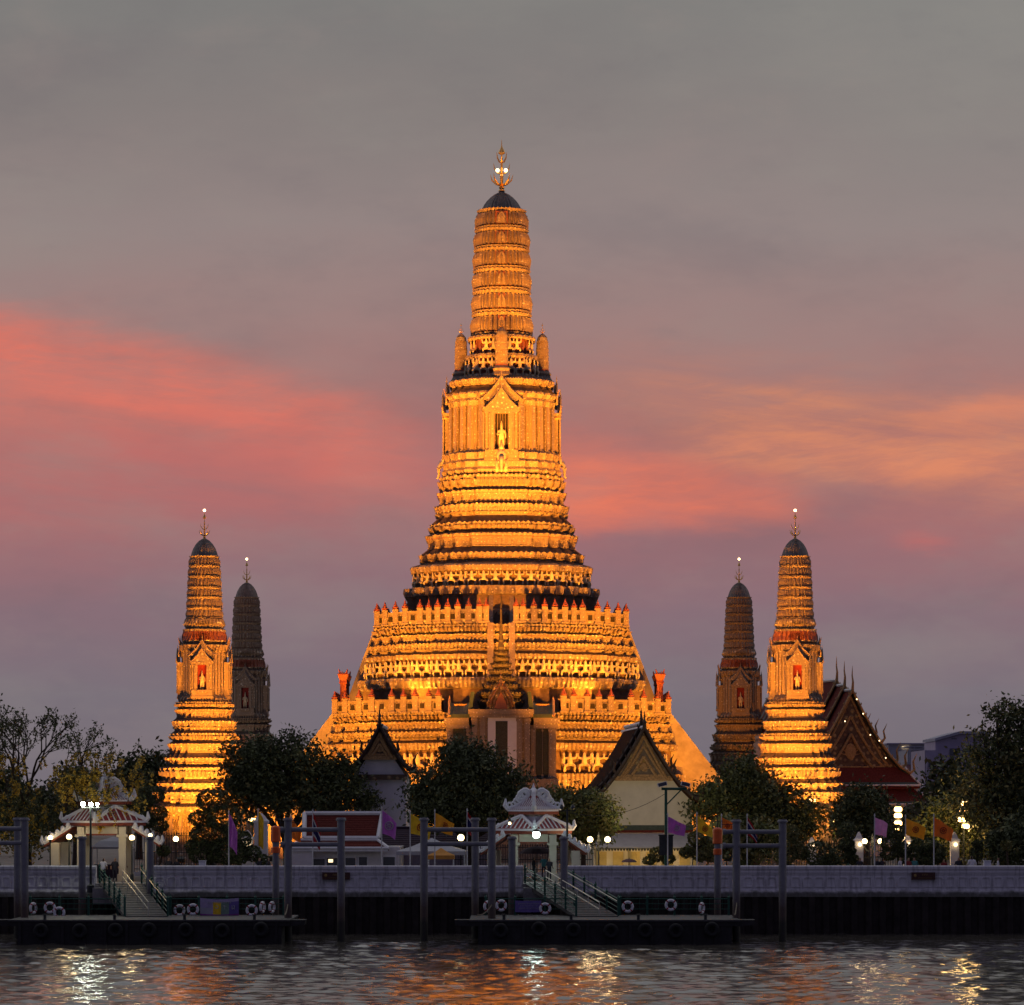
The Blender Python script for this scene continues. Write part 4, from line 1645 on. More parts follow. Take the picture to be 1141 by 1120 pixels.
def gangway(label, foot, head, foot_y=212.2, head_y=222.7, lamp_side=0):
    """foot, head: pixel columns of left and right edges"""
    fl, fr = X(foot[0], foot_y), X(foot[1], foot_y)
    hl, hr = X(head[0], head_y), X(head[1], head_y)
    z0, z1 = DT + .06, 3.64
    o0 = Vector(((fl + fr) / 2, foot_y, DT))
    root = thing('gangway', label, 'ramp', o0, group='ramps from the gates down to the piers')
    P = lambda x, y, z: (x - o0.x, y - o0.y, z - o0.z)
    mb = MB()
    mb.add([P(fl, foot_y, z0), P(fr, foot_y, z0), P(hr, head_y, z1), P(hl, head_y, z1), P(fl, foot_y, z0 - .22), P(fr, foot_y, z0 - .22), P(hr, head_y, z1 - .28), P(hl, head_y, z1 - .28)],
           [(0, 1, 2, 3), (7, 6, 5, 4), (0, 4, 5, 1), (1, 5, 6, 2), (2, 6, 7, 3), (3, 7, 4, 0)])
    for i in range(14):
        t = (i + .5) / 14
        a = Vector(P(fl, foot_y, z0)).lerp(Vector(P(hl, head_y, z1)), t)
        b = Vector(P(fr, foot_y, z0)).lerp(Vector(P(hr, head_y, z1)), t)
        mb.tube(a + Vector((.1, 0, .005)), b + Vector((-.1, 0, .005)), .02, n=4)
    mb.build('deck', ['deck_plate'], root)
    for (xa, xb, mat, rm, h, mids, sp_) in ((fl, hl, 'green_paint', 'green_paint', 1.12, (.25, .55, .85), 2.2), (fr, hr, 'green_paint', 'green_paint', 1.12, (.25, .55, .85), 2.2)):
        sub = bpy.data.objects.new('handrail', None)
        COL.objects.link(sub)
        sub.parent = root
        fill_railing(sub, [Vector(P(xa, foot_y, z0)), Vector(P(xb, head_y, z1))], h, mids, sp_, mat, False, rm)
        for i in (1,):
            mb = MB()
            a, b = Vector(P(xa, foot_y, z0)), Vector(P(xb, head_y, z1))
            s = .08 if xa == fl else -.08
            mb.tube(a + Vector((s, 0, 1.0)), b + Vector((s, 0, 1.0)), .035, n=6)
            mb.build('grab_rail', ['stainless'], sub)
    sub = bpy.data.objects.new('handrail', None)
    COL.objects.link(sub)
    sub.parent = root
    a = Vector(P(fl * .45 + fr * .55, foot_y, z0))
    b = Vector(P(hl * .45 + hr * .55, head_y, z1))
    mb = MB()
    for q in (.45, .92):
        mb.tube(a + Vector((0, 0, q)), b + Vector((0, 0, q)), .035, n=6)
    for j in range(6):
        p = a.lerp(b, j / 5)
        mb.tube(p, p + Vector((0, 0, .92)), .03, n=6)
    mb.build('rail', ['stainless'], sub)
    return root


gangway('wide grey ramp with green rails down from the flowering tree gate', (139, 187), (111, 158))
gangway('narrow ramp with green rails slanting right from the central gate', (642, 689), (585, 627))

RING = None


def life_ring(px, py, D, label, edge=0.0, lean=0.0):
    global RING
    loc = (X(px, D), D, Z(py, D))
    if RING is None:
        root = thing('life_ring', label, 'life ring', loc, group='white life rings on the pier railings')
        mb = MB()
        mb.torus((0, 0, 0), .32, .095, 'y', 28, 10)
        mb.build('ring', ['white_paint'], root, smooth_=True)
        for k in range(4):
            mb = MB()
            a = PI / 4 + k * PI / 2
            mb.torus((0, 0, 0), .32, .100, 'y', 4, 10, a0=a - .13, a1=a + .13)
            mb.build('band', ['flag_red'], root)
        RING = root
        r = root
    else:
        r = dup(RING, loc, label=label)
    r.rotation_euler = (lean, 0, edge)
    return r


life_ring(55.5, 1011.5, 214.9, 'upper white life ring of the overlapping pair on the green railing')
life_ring(66, 1017, 214.6, 'lower white life ring of the overlapping pair on the green railing')
life_ring(37, 1012, 215, 'white life ring seen nearly edge-on behind the paired mooring posts', 1.1)
life_ring(200, 1014.5, 215.4, 'dim life ring just right of the wide ramp, hung inside the railing', .35)
life_ring(215, 1013.5, 214.9, 'bright life ring touching the colourful banner on its ramp side')
life_ring(280.5, 1014.5, 214.9, 'white life ring hung between the colourful banner and the pier end')
life_ring(292.5, 1011, 214.9, 'life ring edge-on, inner one of two by the pier corner post', 1.25)
life_ring(303, 1011, 214.9, 'life ring edge-on, outer one of two by the pier corner post', 1.15)
life_ring(544, 1010, 215, 'life ring partly hidden behind the mooring posts near the purple banner', .7)
life_ring(558.5, 1009, 214.9, 'white life ring between the mooring posts and the purple banner', .3)
life_ring(607.5, 1012.5, 214.8, 'white life ring right beside the purple banner')
life_ring(699.5, 1010.5, 214.9, 'white life ring nearest the foot of the central ramp railing')
life_ring(747.5, 1008.5, 214.9, 'white life ring alone in the middle of the long dark railing')
life_ring(782, 1012, 214.9, 'white life ring edge-on below the red channel lantern', 1.1)


def banner_cloth(w, h, sag, wav=.05):
    n, m = 24, 6
    vs, fs = [], []
    for j in range(m + 1):
        for i in range(n + 1):
            t, u = i / n, j / m
            z = -h * u - sag * (1 - (2 * t - 1) ** 2) * (1 - .4 * u)
            vs.append((w * t, wav * math.sin(7 * t + 2 * u) * u - .02, z))
    for j in range(m):
        for i in range(n):
            a = j * (n + 1) + i
            fs.append((a, a + 1, a + n + 2, a + n + 1))
    vs2 = [(x, y + .012, z) for x, y, z in vs]
    k = len(vs)
    return vs + vs2, fs + [tuple(q + k for q in f[::-1]) for f in fs], n, m


def banners():
    D = 214.9
    root = thing('banner', 'colourful lilac banner with yellow and green panels tied on the railing', 'banner', (X(223, D), D, Z(1000.5, D)))
    w, h = (266 - 223) * D / F, 1.28
    vs, fs, n, m = banner_cloth(w, h, .10)
    mb = MB()
    ms = []
    for f in fs:
        i = (f[0] % (n + 1)) if f[0] < len(vs) // 2 else (min(f) % (n + 1))
        i = min(v % (n + 1) for v in f) if max(v % (n + 1) for v in f) - min(v % (n + 1) for v in f) == 1 else 0
        j = min((v % (len(vs) // 2)) // (n + 1) for v in f)
        c = 0
        if j == m - 1:
            c = 3
        elif j >= 1:
            if 8 <= i < 13: c = 1
            elif 13 <= i < 18: c = 2
            elif i < 7 and j in (3, 4): c = 4
            elif i >= 18: c = 5
        ms.append(c)
    mb.add(vs, fs, ms)
    mb.build('cloth', ['cloth_lilac', 'flag_yellow', 'cloth_green', 'cloth_magenta', 'cloth_white', 'cloth_purple'], root)
    mb = MB()
    # three large pale Thai characters and small lines of text
    x = w * .43
    mb.torus((x, -.09, -.62), .11, .022, 'y', 12, 5, a0=-2.2, a1=2.0)
    mb.ball((x - .07, -.09, -.70), .035, 6)
    x = w * .64
    mb.tube((x, -.08, -.50), (x, -.08, -.78), .022)
    mb.tube((x - .10, -.08, -.60), (x + .11, -.08, -.58), .02)
    mb.ball((x - .09, -.08, -.54), .03, 6)
    x = w * .86
    mb.tube((x - .08, -.08, -.52), (x - .08, -.08, -.78), .022)
    mb.tube((x + .08, -.08, -.52), (x + .08, -.08, -.78), .022)
    mb.tube((x - .08, -.08, -.78), (x + .08, -.08, -.66), .02)
    mb.ball((x + .05, -.08, -.52), .03, 6)
    for zq in (-.30, -.36):
        for q in range(14):
            mb.box(w * (.18 + .045 * q), w * (.18 + .045 * q + .03), -.085, -.075, zq, zq + .03)
    mb.build('lettering', ['flag_white'], root)
    root = thing('banner', 'small purple banner with white lines of text tied on the railing', 'banner', (X(574, D), D, Z(1003.5, D)))
    w, h = (603 - 574) * D / F, .78
    vs, fs, n, m = banner_cloth(w, h, .03, .02)
    mb = MB()
    mb.add(vs, fs, 0)
    mb.build('cloth', ['cloth_purple'], root)
    mb = MB()
    rr = random.Random(4)
    for zq, a, b, t in ((-.20, .12, .9, .07), (-.36, .2, .85, .05), (-.52, .15, .9, .07)):
        x = w * a
        while x < w * b:
            d = rr.uniform(.04, .08)
            mb.box(x, x + .02, -.06, -.05, zq - t, zq + t * .3)
            mb.box(x, x + d, -.06, -.05, zq + t * .2, zq + t * .3 + .012)
            x += d + .035
    mb.build('lettering', ['cloth_white'], root)


banners()


# ---------------------------------------------------------------- mooring posts
def post_part(root, x, y, top, name='post', bottom=-2.0, r=.255, steel='pile_steel'):
    mb = MB()
    mb.lathe([(r, bottom), (r, 1.75), (r, top - .22), (r + .09, top - .20), (r + .09, top - .10), (r + .03, top - .06), (r + .03, top)], (0, 0, 0), 16, 0)
    return mb.build(name, [steel], root, (x, y, 0), smooth_=False)


def mooring_frame(label, posts, bars, loc_y):
    D = loc_y
    x0 = X(posts[0][0], D)
    root = thing('mooring_gantry', label, 'mooring frame', (x0, D, 0), group='grey mooring frames in the river')
    for px, dy_, py in posts:
        post_part(root, X(px, D + dy_) - x0, dy_, Z(py, D))
    for a, b, py in bars:
        mb = MB()
        mb.tube((X(a, D) - x0, 0, Z(py, D)), (X(b, D) - x0, 0, Z(py, D)), .15, n=12)
        mb.tube((X(a, D) - x0 - .04, 0, Z(py, D)), (X(a, D) - x0 + .16, 0, Z(py, D)), .20, n=12)
        mb.tube((X(b, D) - x0 - .16, 0, Z(py, D)), (X(b, D) - x0 + .04, 0, Z(py, D)), .20, n=12)
        mb.build('crossbar', ['steel_grey'], root)
    return root


mooring_frame('grey mooring frame with paired posts cut off beside the flowering tree', [(-30, 0, 911), (27.5, 0, 911)], [(-30, 27, 923.5), (-30, 27, 939.5)], 211)
mooring_frame('grey two-post mooring frame standing before the red-roofed low building', [(321, 0, 911), (380, 0, 911)], [(313, 380, 924.5), (313, 380, 941)], 210.6)
mooring_frame('grey mooring frame with its back post beside the central pier', [(472.5, 0, 911), (548, -2.0, 911)], [(472, 548, 924.5), (472, 548, 940.5)], 211.5)
mooring_frame('grey two-post mooring frame before the dark topiary garden', [(820.5, 0, 913), (872, 0, 913)], [(806, 872, 927), (806, 872, 942.5)], 210.6)


def pile(label, px, D, py, r=.25):
    root = thing('mooring_pile', label, 'mooring post', (X(px, D), D, 0), group='single grey mooring posts')
    post_part(root, 0, 0, Z(py, D), 'shaft', r=r)
    return root


pile('grey post close behind the frame post next to the flowering tree', 19.5, 216.5, 911)
pile('grey guide post left of the wide ramp, near the triple street lamp', 91.5, 219.5, 932)
pile('grey guide post right of the wide ramp below a glowing globe', 167.3, 219.5, 932)
pile('grey post at the inner back of the central mooring frame', 529.5, 215.5, 911)
pile('grey guide post in front of the central gate, on its purple banner side', 570.5, 219.5, 932)
pile('grey guide post right of the central gate by the unlit lamp', 628.5, 219.5, 932)


def channel_light(label, px, D, top, red=True):
    p = pile(label, px, D, top, .23)
    p['category'] = 'beacon post'
    p['group'] = 'beacon posts at the pier ends'
    zt = Z(top, D)
    mb = MB()
    mb.lathe([(.30, 0), (.33, .05), (.33, .95), (.28, 1.05), (.10, 1.12)], (0, 0, zt - 1.0), 14)
    l = mb.build('lantern', ['lantern_orange'], p)
    mb = MB()
    mb.lathe([(.27, 0), (.29, .03), (.29, .38), (.24, .42)], (0, 0, zt - 1.75), 14)
    mb.build('lantern', ['lantern_orange'], p)
    mb = MB()
    mb.torus((0, 0, zt + .55), .32, .025, 'z', 14, 5)
    for k in range(4):
        a = k * PI / 2
        mb.tube((.32 * math.cos(a), .32 * math.sin(a), zt + .1), (.32 * math.cos(a), .32 * math.sin(a), zt + .6), .02, n=5)
    mb.tube((0, 0, zt), (0, 0, zt + .95), .03, n=6)
    mb.box(.32, 1.7, -.02, .02, zt + .30, zt + .34)
    mb.build('bracket', ['pole_dark'], p)


channel_light('beacon post with two orange lanterns behind the frame by the low building', 307.3, 216.5, 922)
channel_light('beacon post with an orange-red lantern beside the yellow flag', 799.5, 216.5, 924)

# ---------------------------------------------------------------- pier gates with two-storey striped roofs
def hip_ridge(mb, a, b, r, curls, mi=0, tip=.5):
    """white ridge with scrolls along it, ending in an upturned tip at b"""
    a, b = Vector(a), Vector(b)
    n = 8
    pts = []
    for i in range(n + 1):
        t = i / n
        p = a.lerp(b, t)
        p.z -= .0
        pts.append(p)
    mb.path(pts, r, 6, mi)
    d = (b - a).normalized()
    for i in range(curls):
        t = (i + .6) / curls
        p = a.lerp(b, t) + Vector((0, 0, r * 1.1))
        w = r * (1.3 + .5 * math.sin(i * 2.1))
        mb.ball(p, (w, w, w * 1.25), 7, mi)
        mb.ball(p + d * w * .9 + Vector((0, 0, w * .9)), w * .5, 6, mi)
    e = b - d * .1
    h = Vector((d.x, d.y, 0))
    mb.path([e, e + h * tip * .5 + Vector((0, 0, tip * .25)), e + h * tip * .55 + Vector((0, 0, tip * .9)), e + h * tip * .25 + Vector((0, 0, tip * 1.25))], [r * 1.5, r * 1.4, r * 1.0, r * .3], 6, mi)


def ribs(mb, A, B, C, D, n, r, mi):
    """n white ribs running down a roof face from edge A-B (top) to edge D-C (bottom)"""
    for i in range(n):
        t = (i + .5) / n
        p, q = Vector(A).lerp(Vector(B), t), Vector(D).lerp(Vector(C), t)
        mb.tube(p + Vector((0, 0, r * .7)), q + Vector((0, 0, r * .7)), r, n=5, mi=mi)


def pier_gate(label, px, D, rz, z_eave_low, sc):
    """square pavilion seen corner-on: cross-gabled lower roof, neck, hipped upper roof, four legs, two side wings"""
    root = thing('pier_gate', label, 'gate pavilion', (X(px, D), D, GZ), rz, 'white pier gates with striped tile roofs')
    s = D / F * sc
    hl = 33 * s                                                  # half width of the lower eave square (corner-on it spans ~94 px)
    z1 = z_eave_low - GZ
    # legs
    hc = 23 * s
    RZ = Matrix.Rotation(-rz, 4, 'Z')                            # legs and beams square to the river under the corner-on roofs
    for sx in (-1, 1):
        for sy in (-1, 1):
            mb = MB()
            mb.box(sx * hc - .26, sx * hc + .26, sy * hc - .26, sy * hc + .26, 0, z1 - .1)
            mb.box(sx * hc - .42, sx * hc + .42, sy * hc - .42, sy * hc + .42, 0, .5)
            mb.box(sx * hc - .40, sx * hc + .40, sy * hc - .40, sy * hc + .40, z1 - .85, z1 - .65)
            mb.xform(RZ)
            mb.build('pillar', ['cream_plaster'], root)
    mb = MB()
    for sg in (-1, 1):
        mb.box(-hc + .35, hc - .35, sg * hc - .2, sg * hc + .2, z1 - .62, z1 - .05, 0)
        mb.box(sg * hc - .2, sg * hc + .2, -hc + .35, hc - .35, z1 - .62, z1 - .05, 0)
        mb.box(-hc + .36, hc - .36, sg * hc - .23, sg * hc + .23, z1 - .72, z1 - .60, 1)
        mb.box(sg * hc - .23, sg * hc + .23, -hc + .36, hc - .36, z1 - .72, z1 - .60, 1)
    mb.xform(RZ)
    mb.build('beam', ['cream_plaster', 'red_paint'], root)
    # lower roof
    mb = MB()
    e = hl
    nk = 14.5 * s * 1.15
    zr = z1 + 20.5 * s
    mb.box(-e, e, -e, e, z1 - .02, z1 + .20, 2)
    mb.box(-e - .08, e + .08, -e - .08, e + .08, z1 + .201, z1 + .36, 1)
    zt = z1 + .362
    C = [(-e, -e), (e, -e), (e, e), (-e, e)]
    Nk = [(-nk, -nk), (nk, -nk), (nk, nk), (-nk, nk)]
    wm = MB()
    for i in range(4):
        a, b = C[i], C[(i + 1) % 4]
        m_ = ((a[0] + b[0]) / 2 * .60, (a[1] + b[1]) / 2 * .60)
        na, nb = Nk[i], Nk[(i + 1) % 4]
        zn = z1 + 12 * s
        A, B, Mi = (*a, zt), (*b, zt), (*m_, zr)
        mb.add([A, B, Mi], [(0, 1, 2)], 0)
        mb.add([A, Mi, (*na, zn)], [(0, 1, 2)], 0)
        mb.add([Mi, B, (*nb, zn)], [(0, 1, 2)], 0)
        mb.add([Mi, (*nb, zn), (*nb, zr), (*na, zr), (*na, zn)], [(0, 1, 2, 3, 4)], 1)
        # ribs on the triangular face
        nn = 9
        for k in range(nn):
            t = (k + .5) / nn
            q = Vector(A).lerp(Vector(B), t)
            tt = 2 * t if t < .5 else 2 - 2 * t
            top = q.lerp(Vector(Mi), 0) + (Vector(Mi) - (Vector(A) + Vector(B)) / 2) * tt
            wm.tube(q + Vector((0, 0, .03)), top + Vector((0, 0, .03)), .055, n=5)
        wm.path([Vector(A) + Vector((0, 0, .06)), Vector(Mi) + Vector((0, 0, .08)), Vector(B) + Vector((0, 0, .06))], .15, 6)
        d = Vector((a[0], a[1], 0)).normalized()
        p = Vector(A)
        for k in range(4):
            q = p - d * (.25 + .45 * k) + Vector((0, 0, .16 + .12 * k))
            wm.ball(q, (.17, .17, .26), 7)
        wm.path([p, p + d * .18 + Vector((0, 0, .2)), p + d * .14 + Vector((0, 0, .65))], [.18, .17, .06], 6)
    ro = mb.build('roof', ['tile_red', 'white_paint', 'red_paint'], root)
    wm.build('ridge', ['white_paint'], ro)
    # neck and upper roof
    mb = MB()
    z2 = z1 + 27.0 * s
    mb.box(-nk, nk, -nk, nk, z1 + 12 * s, z2 - .25, 0)
    for k in range(4):
        m2 = MB()
        for q in range(3):
            x = (q - 1) * nk * .6
            m2.box(x - nk * .22, x + nk * .22, -nk - .04, -nk, z2 - .9, z2 - .35)
        mb.join(m2, Matrix.Rotation(k * PI / 2, 4, 'Z'))
    mb.build('neck', ['cream_plaster'], root)
    mb = MB()
    wm = MB()
    e2 = 21.5 * s
    mb.box(-e2, e2, -e2, e2, z2 - .25, z2 - .02, 2)
    mb.box(-e2 - .06, e2 + .06, -e2 - .06, e2 + .06, z2 - .019, z2 + .12, 1)
    za = z2 + 19 * s
    prof = [(e2, z2 + .121), (e2 * .68, z2 + 5.0 * s), (e2 * .40, z2 + 11.5 * s), (e2 * .17, za)]
    for i in range(4):
        ci = [(-1, -1), (1, -1), (1, 1), (-1, 1)]
        a, b = ci[i], ci[(i + 1) % 4]
        for (r0, q0), (r1, q1) in zip(prof[:-1], prof[1:]):
            mb.add([(a[0] * r0, a[1] * r0, q0), (b[0] * r0, b[1] * r0, q0), (b[0] * r1, b[1] * r1, q1), (a[0] * r1, a[1] * r1, q1)], [(0, 1, 2, 3)], 0)
        nn = 13
        for k in range(nn):                                     # ribs stop where they meet the hip
            t = (k + .5) / nn * 2 - 1
            pts = []
            for (r0, q0), (r1, q1) in zip(prof[:-1], prof[1:]):
                for f in (0, .5):
                    r, q = r0 + (r1 - r0) * f, q0 + (q1 - q0) * f
                    if r >= abs(t) * e2:
                        ax = np.array(a) * (1 - t) / 2 + np.array(b) * (1 + t) / 2
                        nrm = np.array(((a[0] + b[0]) / 2, (a[1] + b[1]) / 2))
                        tv = (np.array(b) - np.array(a)) / 2
                        p = nrm * r + tv * t * e2
                        pts.append((p[0], p[1], q + .03))
            if len(pts) > 1:
                wm.path(pts, .05, 5)
        pr = [Vector((a[0] * r, a[1] * r, q + .05)) for r, q in prof]
        wm.path(pr, [.15, .15, .16, .16], 6)
        d = Vector((a[0], a[1], 0)).normalized()
        for j, (p, w) in enumerate(((pr[0].lerp(pr[1], .35), .20), (pr[0].lerp(pr[1], .8), .18), (pr[1].lerp(pr[2], .3), .26), (pr[1].lerp(pr[2], .75), .32), (pr[2].lerp(pr[3], .2), .40), (pr[2].lerp(pr[3], .6), .36))):
            c = p + d * .12 + Vector((0, 0, .12 + w * .5))
            ang = math.atan2(d.y, d.x)
            m2 = MB()
            m2.torus((0, 0, 0), w * .8, w * .38, 'y', 10, 6)
            wm.join(m2, Matrix.Translation(c) @ Matrix.Rotation(ang, 4, 'Z'))
        p = pr[0]
        wm.path([p, p + d * .25 + Vector((0, 0, .25)), p + d * .2 + Vector((0, 0, .75))], [.2, .18, .05], 6)
    wm.lathe([(e2 * .2, 0), (e2 * .17, .3), (e2 * .22, .5), (e2 * .10, .65), (.03, 1.0)], (0, 0, za - .1), 10)
    ro = mb.build('roof', ['tile_red', 'white_paint', 'red_paint'], root)
    wm.build('ridge', ['white_paint'], ro)
    return root, s, z1, hl


def gate_wing(root, ang, s, z1, hl, ln):
    """low sloping wing roof on its own outer pillars, running out from one corner of the pavilion"""
    mb = MB()
    wm = MB()
    a = hl * .95
    zt, zb = z1 - .1, z1 - 1.35
    w = 1.9
    P = [(a, -w, zt), (a, w, zt), (a + ln, w, zb), (a + ln, -w, zb)]
    Q = [(x, y, z - .22) for x, y, z in P]
    mb.add(P + Q, [(0, 3, 2, 1), (4, 5, 6, 7), (0, 4, 7, 3), (3, 7, 6, 2), (2, 6, 5, 1), (1, 5, 4, 0)], [0, 2, 2, 2, 2, 2])
    ribs(wm, P[0], P[1], P[2], P[3], 9, .055, 0)
    for y in (-w, w):
        wm.path([(a, y, zt + .05), (a + ln, y, zb + .05)], .14, 6)
        for k in range(5):
            t = (k + .5) / 5
            wm.ball((a + ln * t, y, zt + (zb - zt) * t + .22), (.17, .17, .26), 7)
        wm.path([(a + ln, y, zb), (a + ln + .18, y, zb + .25), (a + ln + .14, y, zb + .62)], [.16, .15, .05], 6)
    R = Matrix.Rotation(ang, 4, 'Z')
    mb.xform(R)
    wm.xform(R)
    ro = mb.build('wing_roof', ['tile_red', 'white_paint', 'red_paint'], root)
    wm.build('ridge', ['white_paint'], ro)
    for x, y in ((a + ln - .8, -w + .35), (a + ln - .8, w - .35)):
        mb = MB()
        mb.box(x - .3, x + .3, y - .3, y + .3, 0, zb + .1)
        mb.xform(R)
        mb.build('pillar', ['cream_plaster'], root)


g1, s1, z1, hl1 = pier_gate('white pier gate with striped roof, lit warmly, beside the flowering tree', 116.5, 232, math.radians(40), Z(920, 230), 1.0)
gate_wing(g1, math.radians(-40 + 6), s1, z1, hl1, 2.0)
gate_wing(g1, math.radians(180 - 40 - 6), s1, z1, hl1, 2.0)
g2, s2, z2_, hl2 = pier_gate('white and red pier gate in the middle with a cold lamp at its eave', 594.5, 232, math.radians(46), Z(929, 230), .92)
gate_wing(g2, math.radians(-46 + 6), s2, z2_, hl2, 1.8)
gate_wing(g2, math.radians(180 - 46 - 6), s2, z2_, hl2, 1.8)


# ---------------------------------------------------------------- lamps
def point(root, loc, power, col, r=.12):
    l = bpy.data.lights.new('lamp_light', 'POINT')
    l.energy = power
    l.color = col
    l.shadow_soft_size = r
    o = bpy.data.objects.new('lamp_light', l)
    COL.objects.link(o)
    o.parent = root
    o.location = loc
    return o


def globe_lamp(label, px, py, D, mat='lamp_warm', power=60, col=(1, .72, .36), r=.20, grp='glowing globe lamps', arms=None, pt=0):
    """round lamp(s) on a dark post; arms gives the pixel columns of two globes"""
    z = Z(py, D)
    root = thing('globe_lamp', label, 'street lamp', (X(px, D), D, GZ), group=grp)
    h = z - GZ
    mb = MB()
    mb.lathe([(.14, 0), (.12, .5), (.06, .6), (.05, h - .35), (.09, h - .3), (.05, h - .25)], (0, 0, 0), 10)
    heads = [0.0] if not arms else [X(a, D) - X(px, D) for a in arms]
    for x in heads:
        if x:
            mb.path([(0, 0, h - .7), (x * .6, 0, h - .75), (x, 0, h - .5), (x, 0, h - r)], [.03, .03, .03, .04], 6)
        mb.lathe([(.05, h - r - .12), (.14, h - r), (.10, h - r + .06)], (x, 0, 0), 8)
    if arms:
        mb.lathe([(.05, h - .3), (.14, h - .1), (.05, h + .15), (.10, h + .3), (.01, h + .6)], (0, 0, 0), 8)
    mb.build('post', ['pole_dark'], root)
    for x in heads:
        mb = MB()
        mb.ball((x, 0, h), r, 14)
        mb.build('globe', [mat], root, smooth_=True)
        if pt:
            point(root, (x, -r - .27, h), pt, col, .25)
    return root


globe_lamp('globe lamp beneath the flowering tree at the edge of the gate wing', 56, 933.5, 230, r=.17, power=60)
globe_lamp('bright globe lamp left of the doorway of the warmly lit gate', 77, 932.5, 229.0, r=.20, power=150, pt=45)
globe_lamp('bright globe lamp right of the doorway of the warmly lit gate', 147, 933.5, 228.8, r=.20, power=150, pt=45)
globe_lamp('globe lamp glowing on top of the grey guide post by the gate', 167.5, 931, 226, r=.14, power=50)
globe_lamp('globe lamp with ornate crown before the lit prang and its fence', 196, 935, 240, r=.21, power=120)
globe_lamp('single globe lamp between the crossbars of the central mooring frame', 513.5, 933.5, 236, r=.25, power=150)
globe_lamp('pair of warm globe lamps in front of the yellow-lit bushy tree', 667, 935.5, 232, r=.22, power=260, arms=(657.5, 677), pt=70)
globe_lamp('pair of warm globe lamps beside the pink flag and white pillar', 972, 937.5, 236, r=.20, power=140, arms=(963.5, 981), pt=45)


def bracket_lamp(label, px, py, D, mat, power, col, r):
    z = Z(py, D)
    root = thing('gate_lamp', label, 'lamp', (X(px, D), D, z), group='lamps fixed to the gates')
    mb = MB()
    mb.lathe([(.10, .14), (r + .05, .22), (r * .6, .34), (.04, .40)], (0, 0, 0), 12)
    mb.tube((0, 0, .38), (0, .9, .46), .035, n=6)
    mb.build('bracket', ['pole_dark'], root)
    mb = MB()
    mb.ball((0, 0, 0), r, 14)
    mb.build('globe', [mat], root, smooth_=True)


bracket_lamp('cold white-green lamp at the eave corner of the central gate', 597.5, 930, 227.2, 'lamp_cool', 420, (.80, 1.0, .95), .27)
bracket_lamp('tiny warm lamp at the outer eave of the central gate', 568, 917.5, 229, 'lamp_warm', 12, (1, .8, .5), .10)


def street_lamp(label, px, py, D, lit):
    z = Z(py, D)
    root = thing('street_lamp', label, 'street lamp', (X(px, D), D, 3.0), group='tall dark lamp posts at the gates')
    h = z - 3.0
    mb = MB()
    mb.lathe([(.26, 0), (.26, .5), (.09, .6), (.07, h), (.10, h + .05)], (0, 0, 0), 10)
    mb.tube((-.62, 0, h - .1), (.62, 0, h - .1), .04, n=6)
    mb.build('post', ['pole_dark'], root)
    for x, r in ((-.52, .16), (.02, .135), (.48, .11)) if lit else ((-.4, .16), (.4, .16)):
        mb = MB()
        mb.ball((x, -.1, h + .15), r, 12)
        mb.build('lamp', ['lamp_dazzle' if lit else 'glass_dark'], root, smooth_=True)
        mb = MB()
        mb.lathe([(r * .8, h + .15 + r * .75), (r * .5, h + .15 + r * 1.1), (.03, h + .15 + r * 1.3)], (x, -.1, 0), 10)
        mb.build('cap', ['pole_dark'], root)
    return root


street_lamp('dark lamp post with three dazzling white lamps before the gate', 101, 898.5, 221.8, True)
street_lamp('dark lamp post with two unlit heads right of the central gate', 632, 902, 226.5, False)


def flood_tower(label, px, pys, D, power, offs):
    root = thing('lamp_tower', label, 'lamp tower', (X(px, D), D, GZ), group='stacked lamp towers in the garden')
    top = Z(pys[0], D) - GZ + .5
    mb = MB()
    mb.lathe([(.10, 0), (.07, top)], (0, 0, 0), 8)
    mb.build('post', ['pole_dark'], root)
    for py, ox in zip(pys, offs):
        h = Z(py, D) - GZ
        mb = MB()
        mb.lathe([(.20, -.16), (.30, -.10), (.30, .10), (.20, .20)], (ox, -.12, h), 10, 0)
        mb.build('lamp', ['lamp_flood'], root)
        mb = MB()
        mb.lathe([(.33, .205), (.20, .30), (.03, .34)], (ox, -.12, h), 10)
        mb.build('hood', ['pole_dark'], root)
        point(root, (ox, -.75, h), power, (1, .62, .22), .34)


flood_tower('tower of four blazing amber lamps beside the yellow flag', 1000.5, (902, 909, 917.5, 926), 244, 75, (0, 0, 0, 0))
flood_tower('amber lamp tower half hidden in the large tree by the garden', 1074, (896, 904, 913.5, 921), 246, 130, (.08, -.05, -.18, .12))


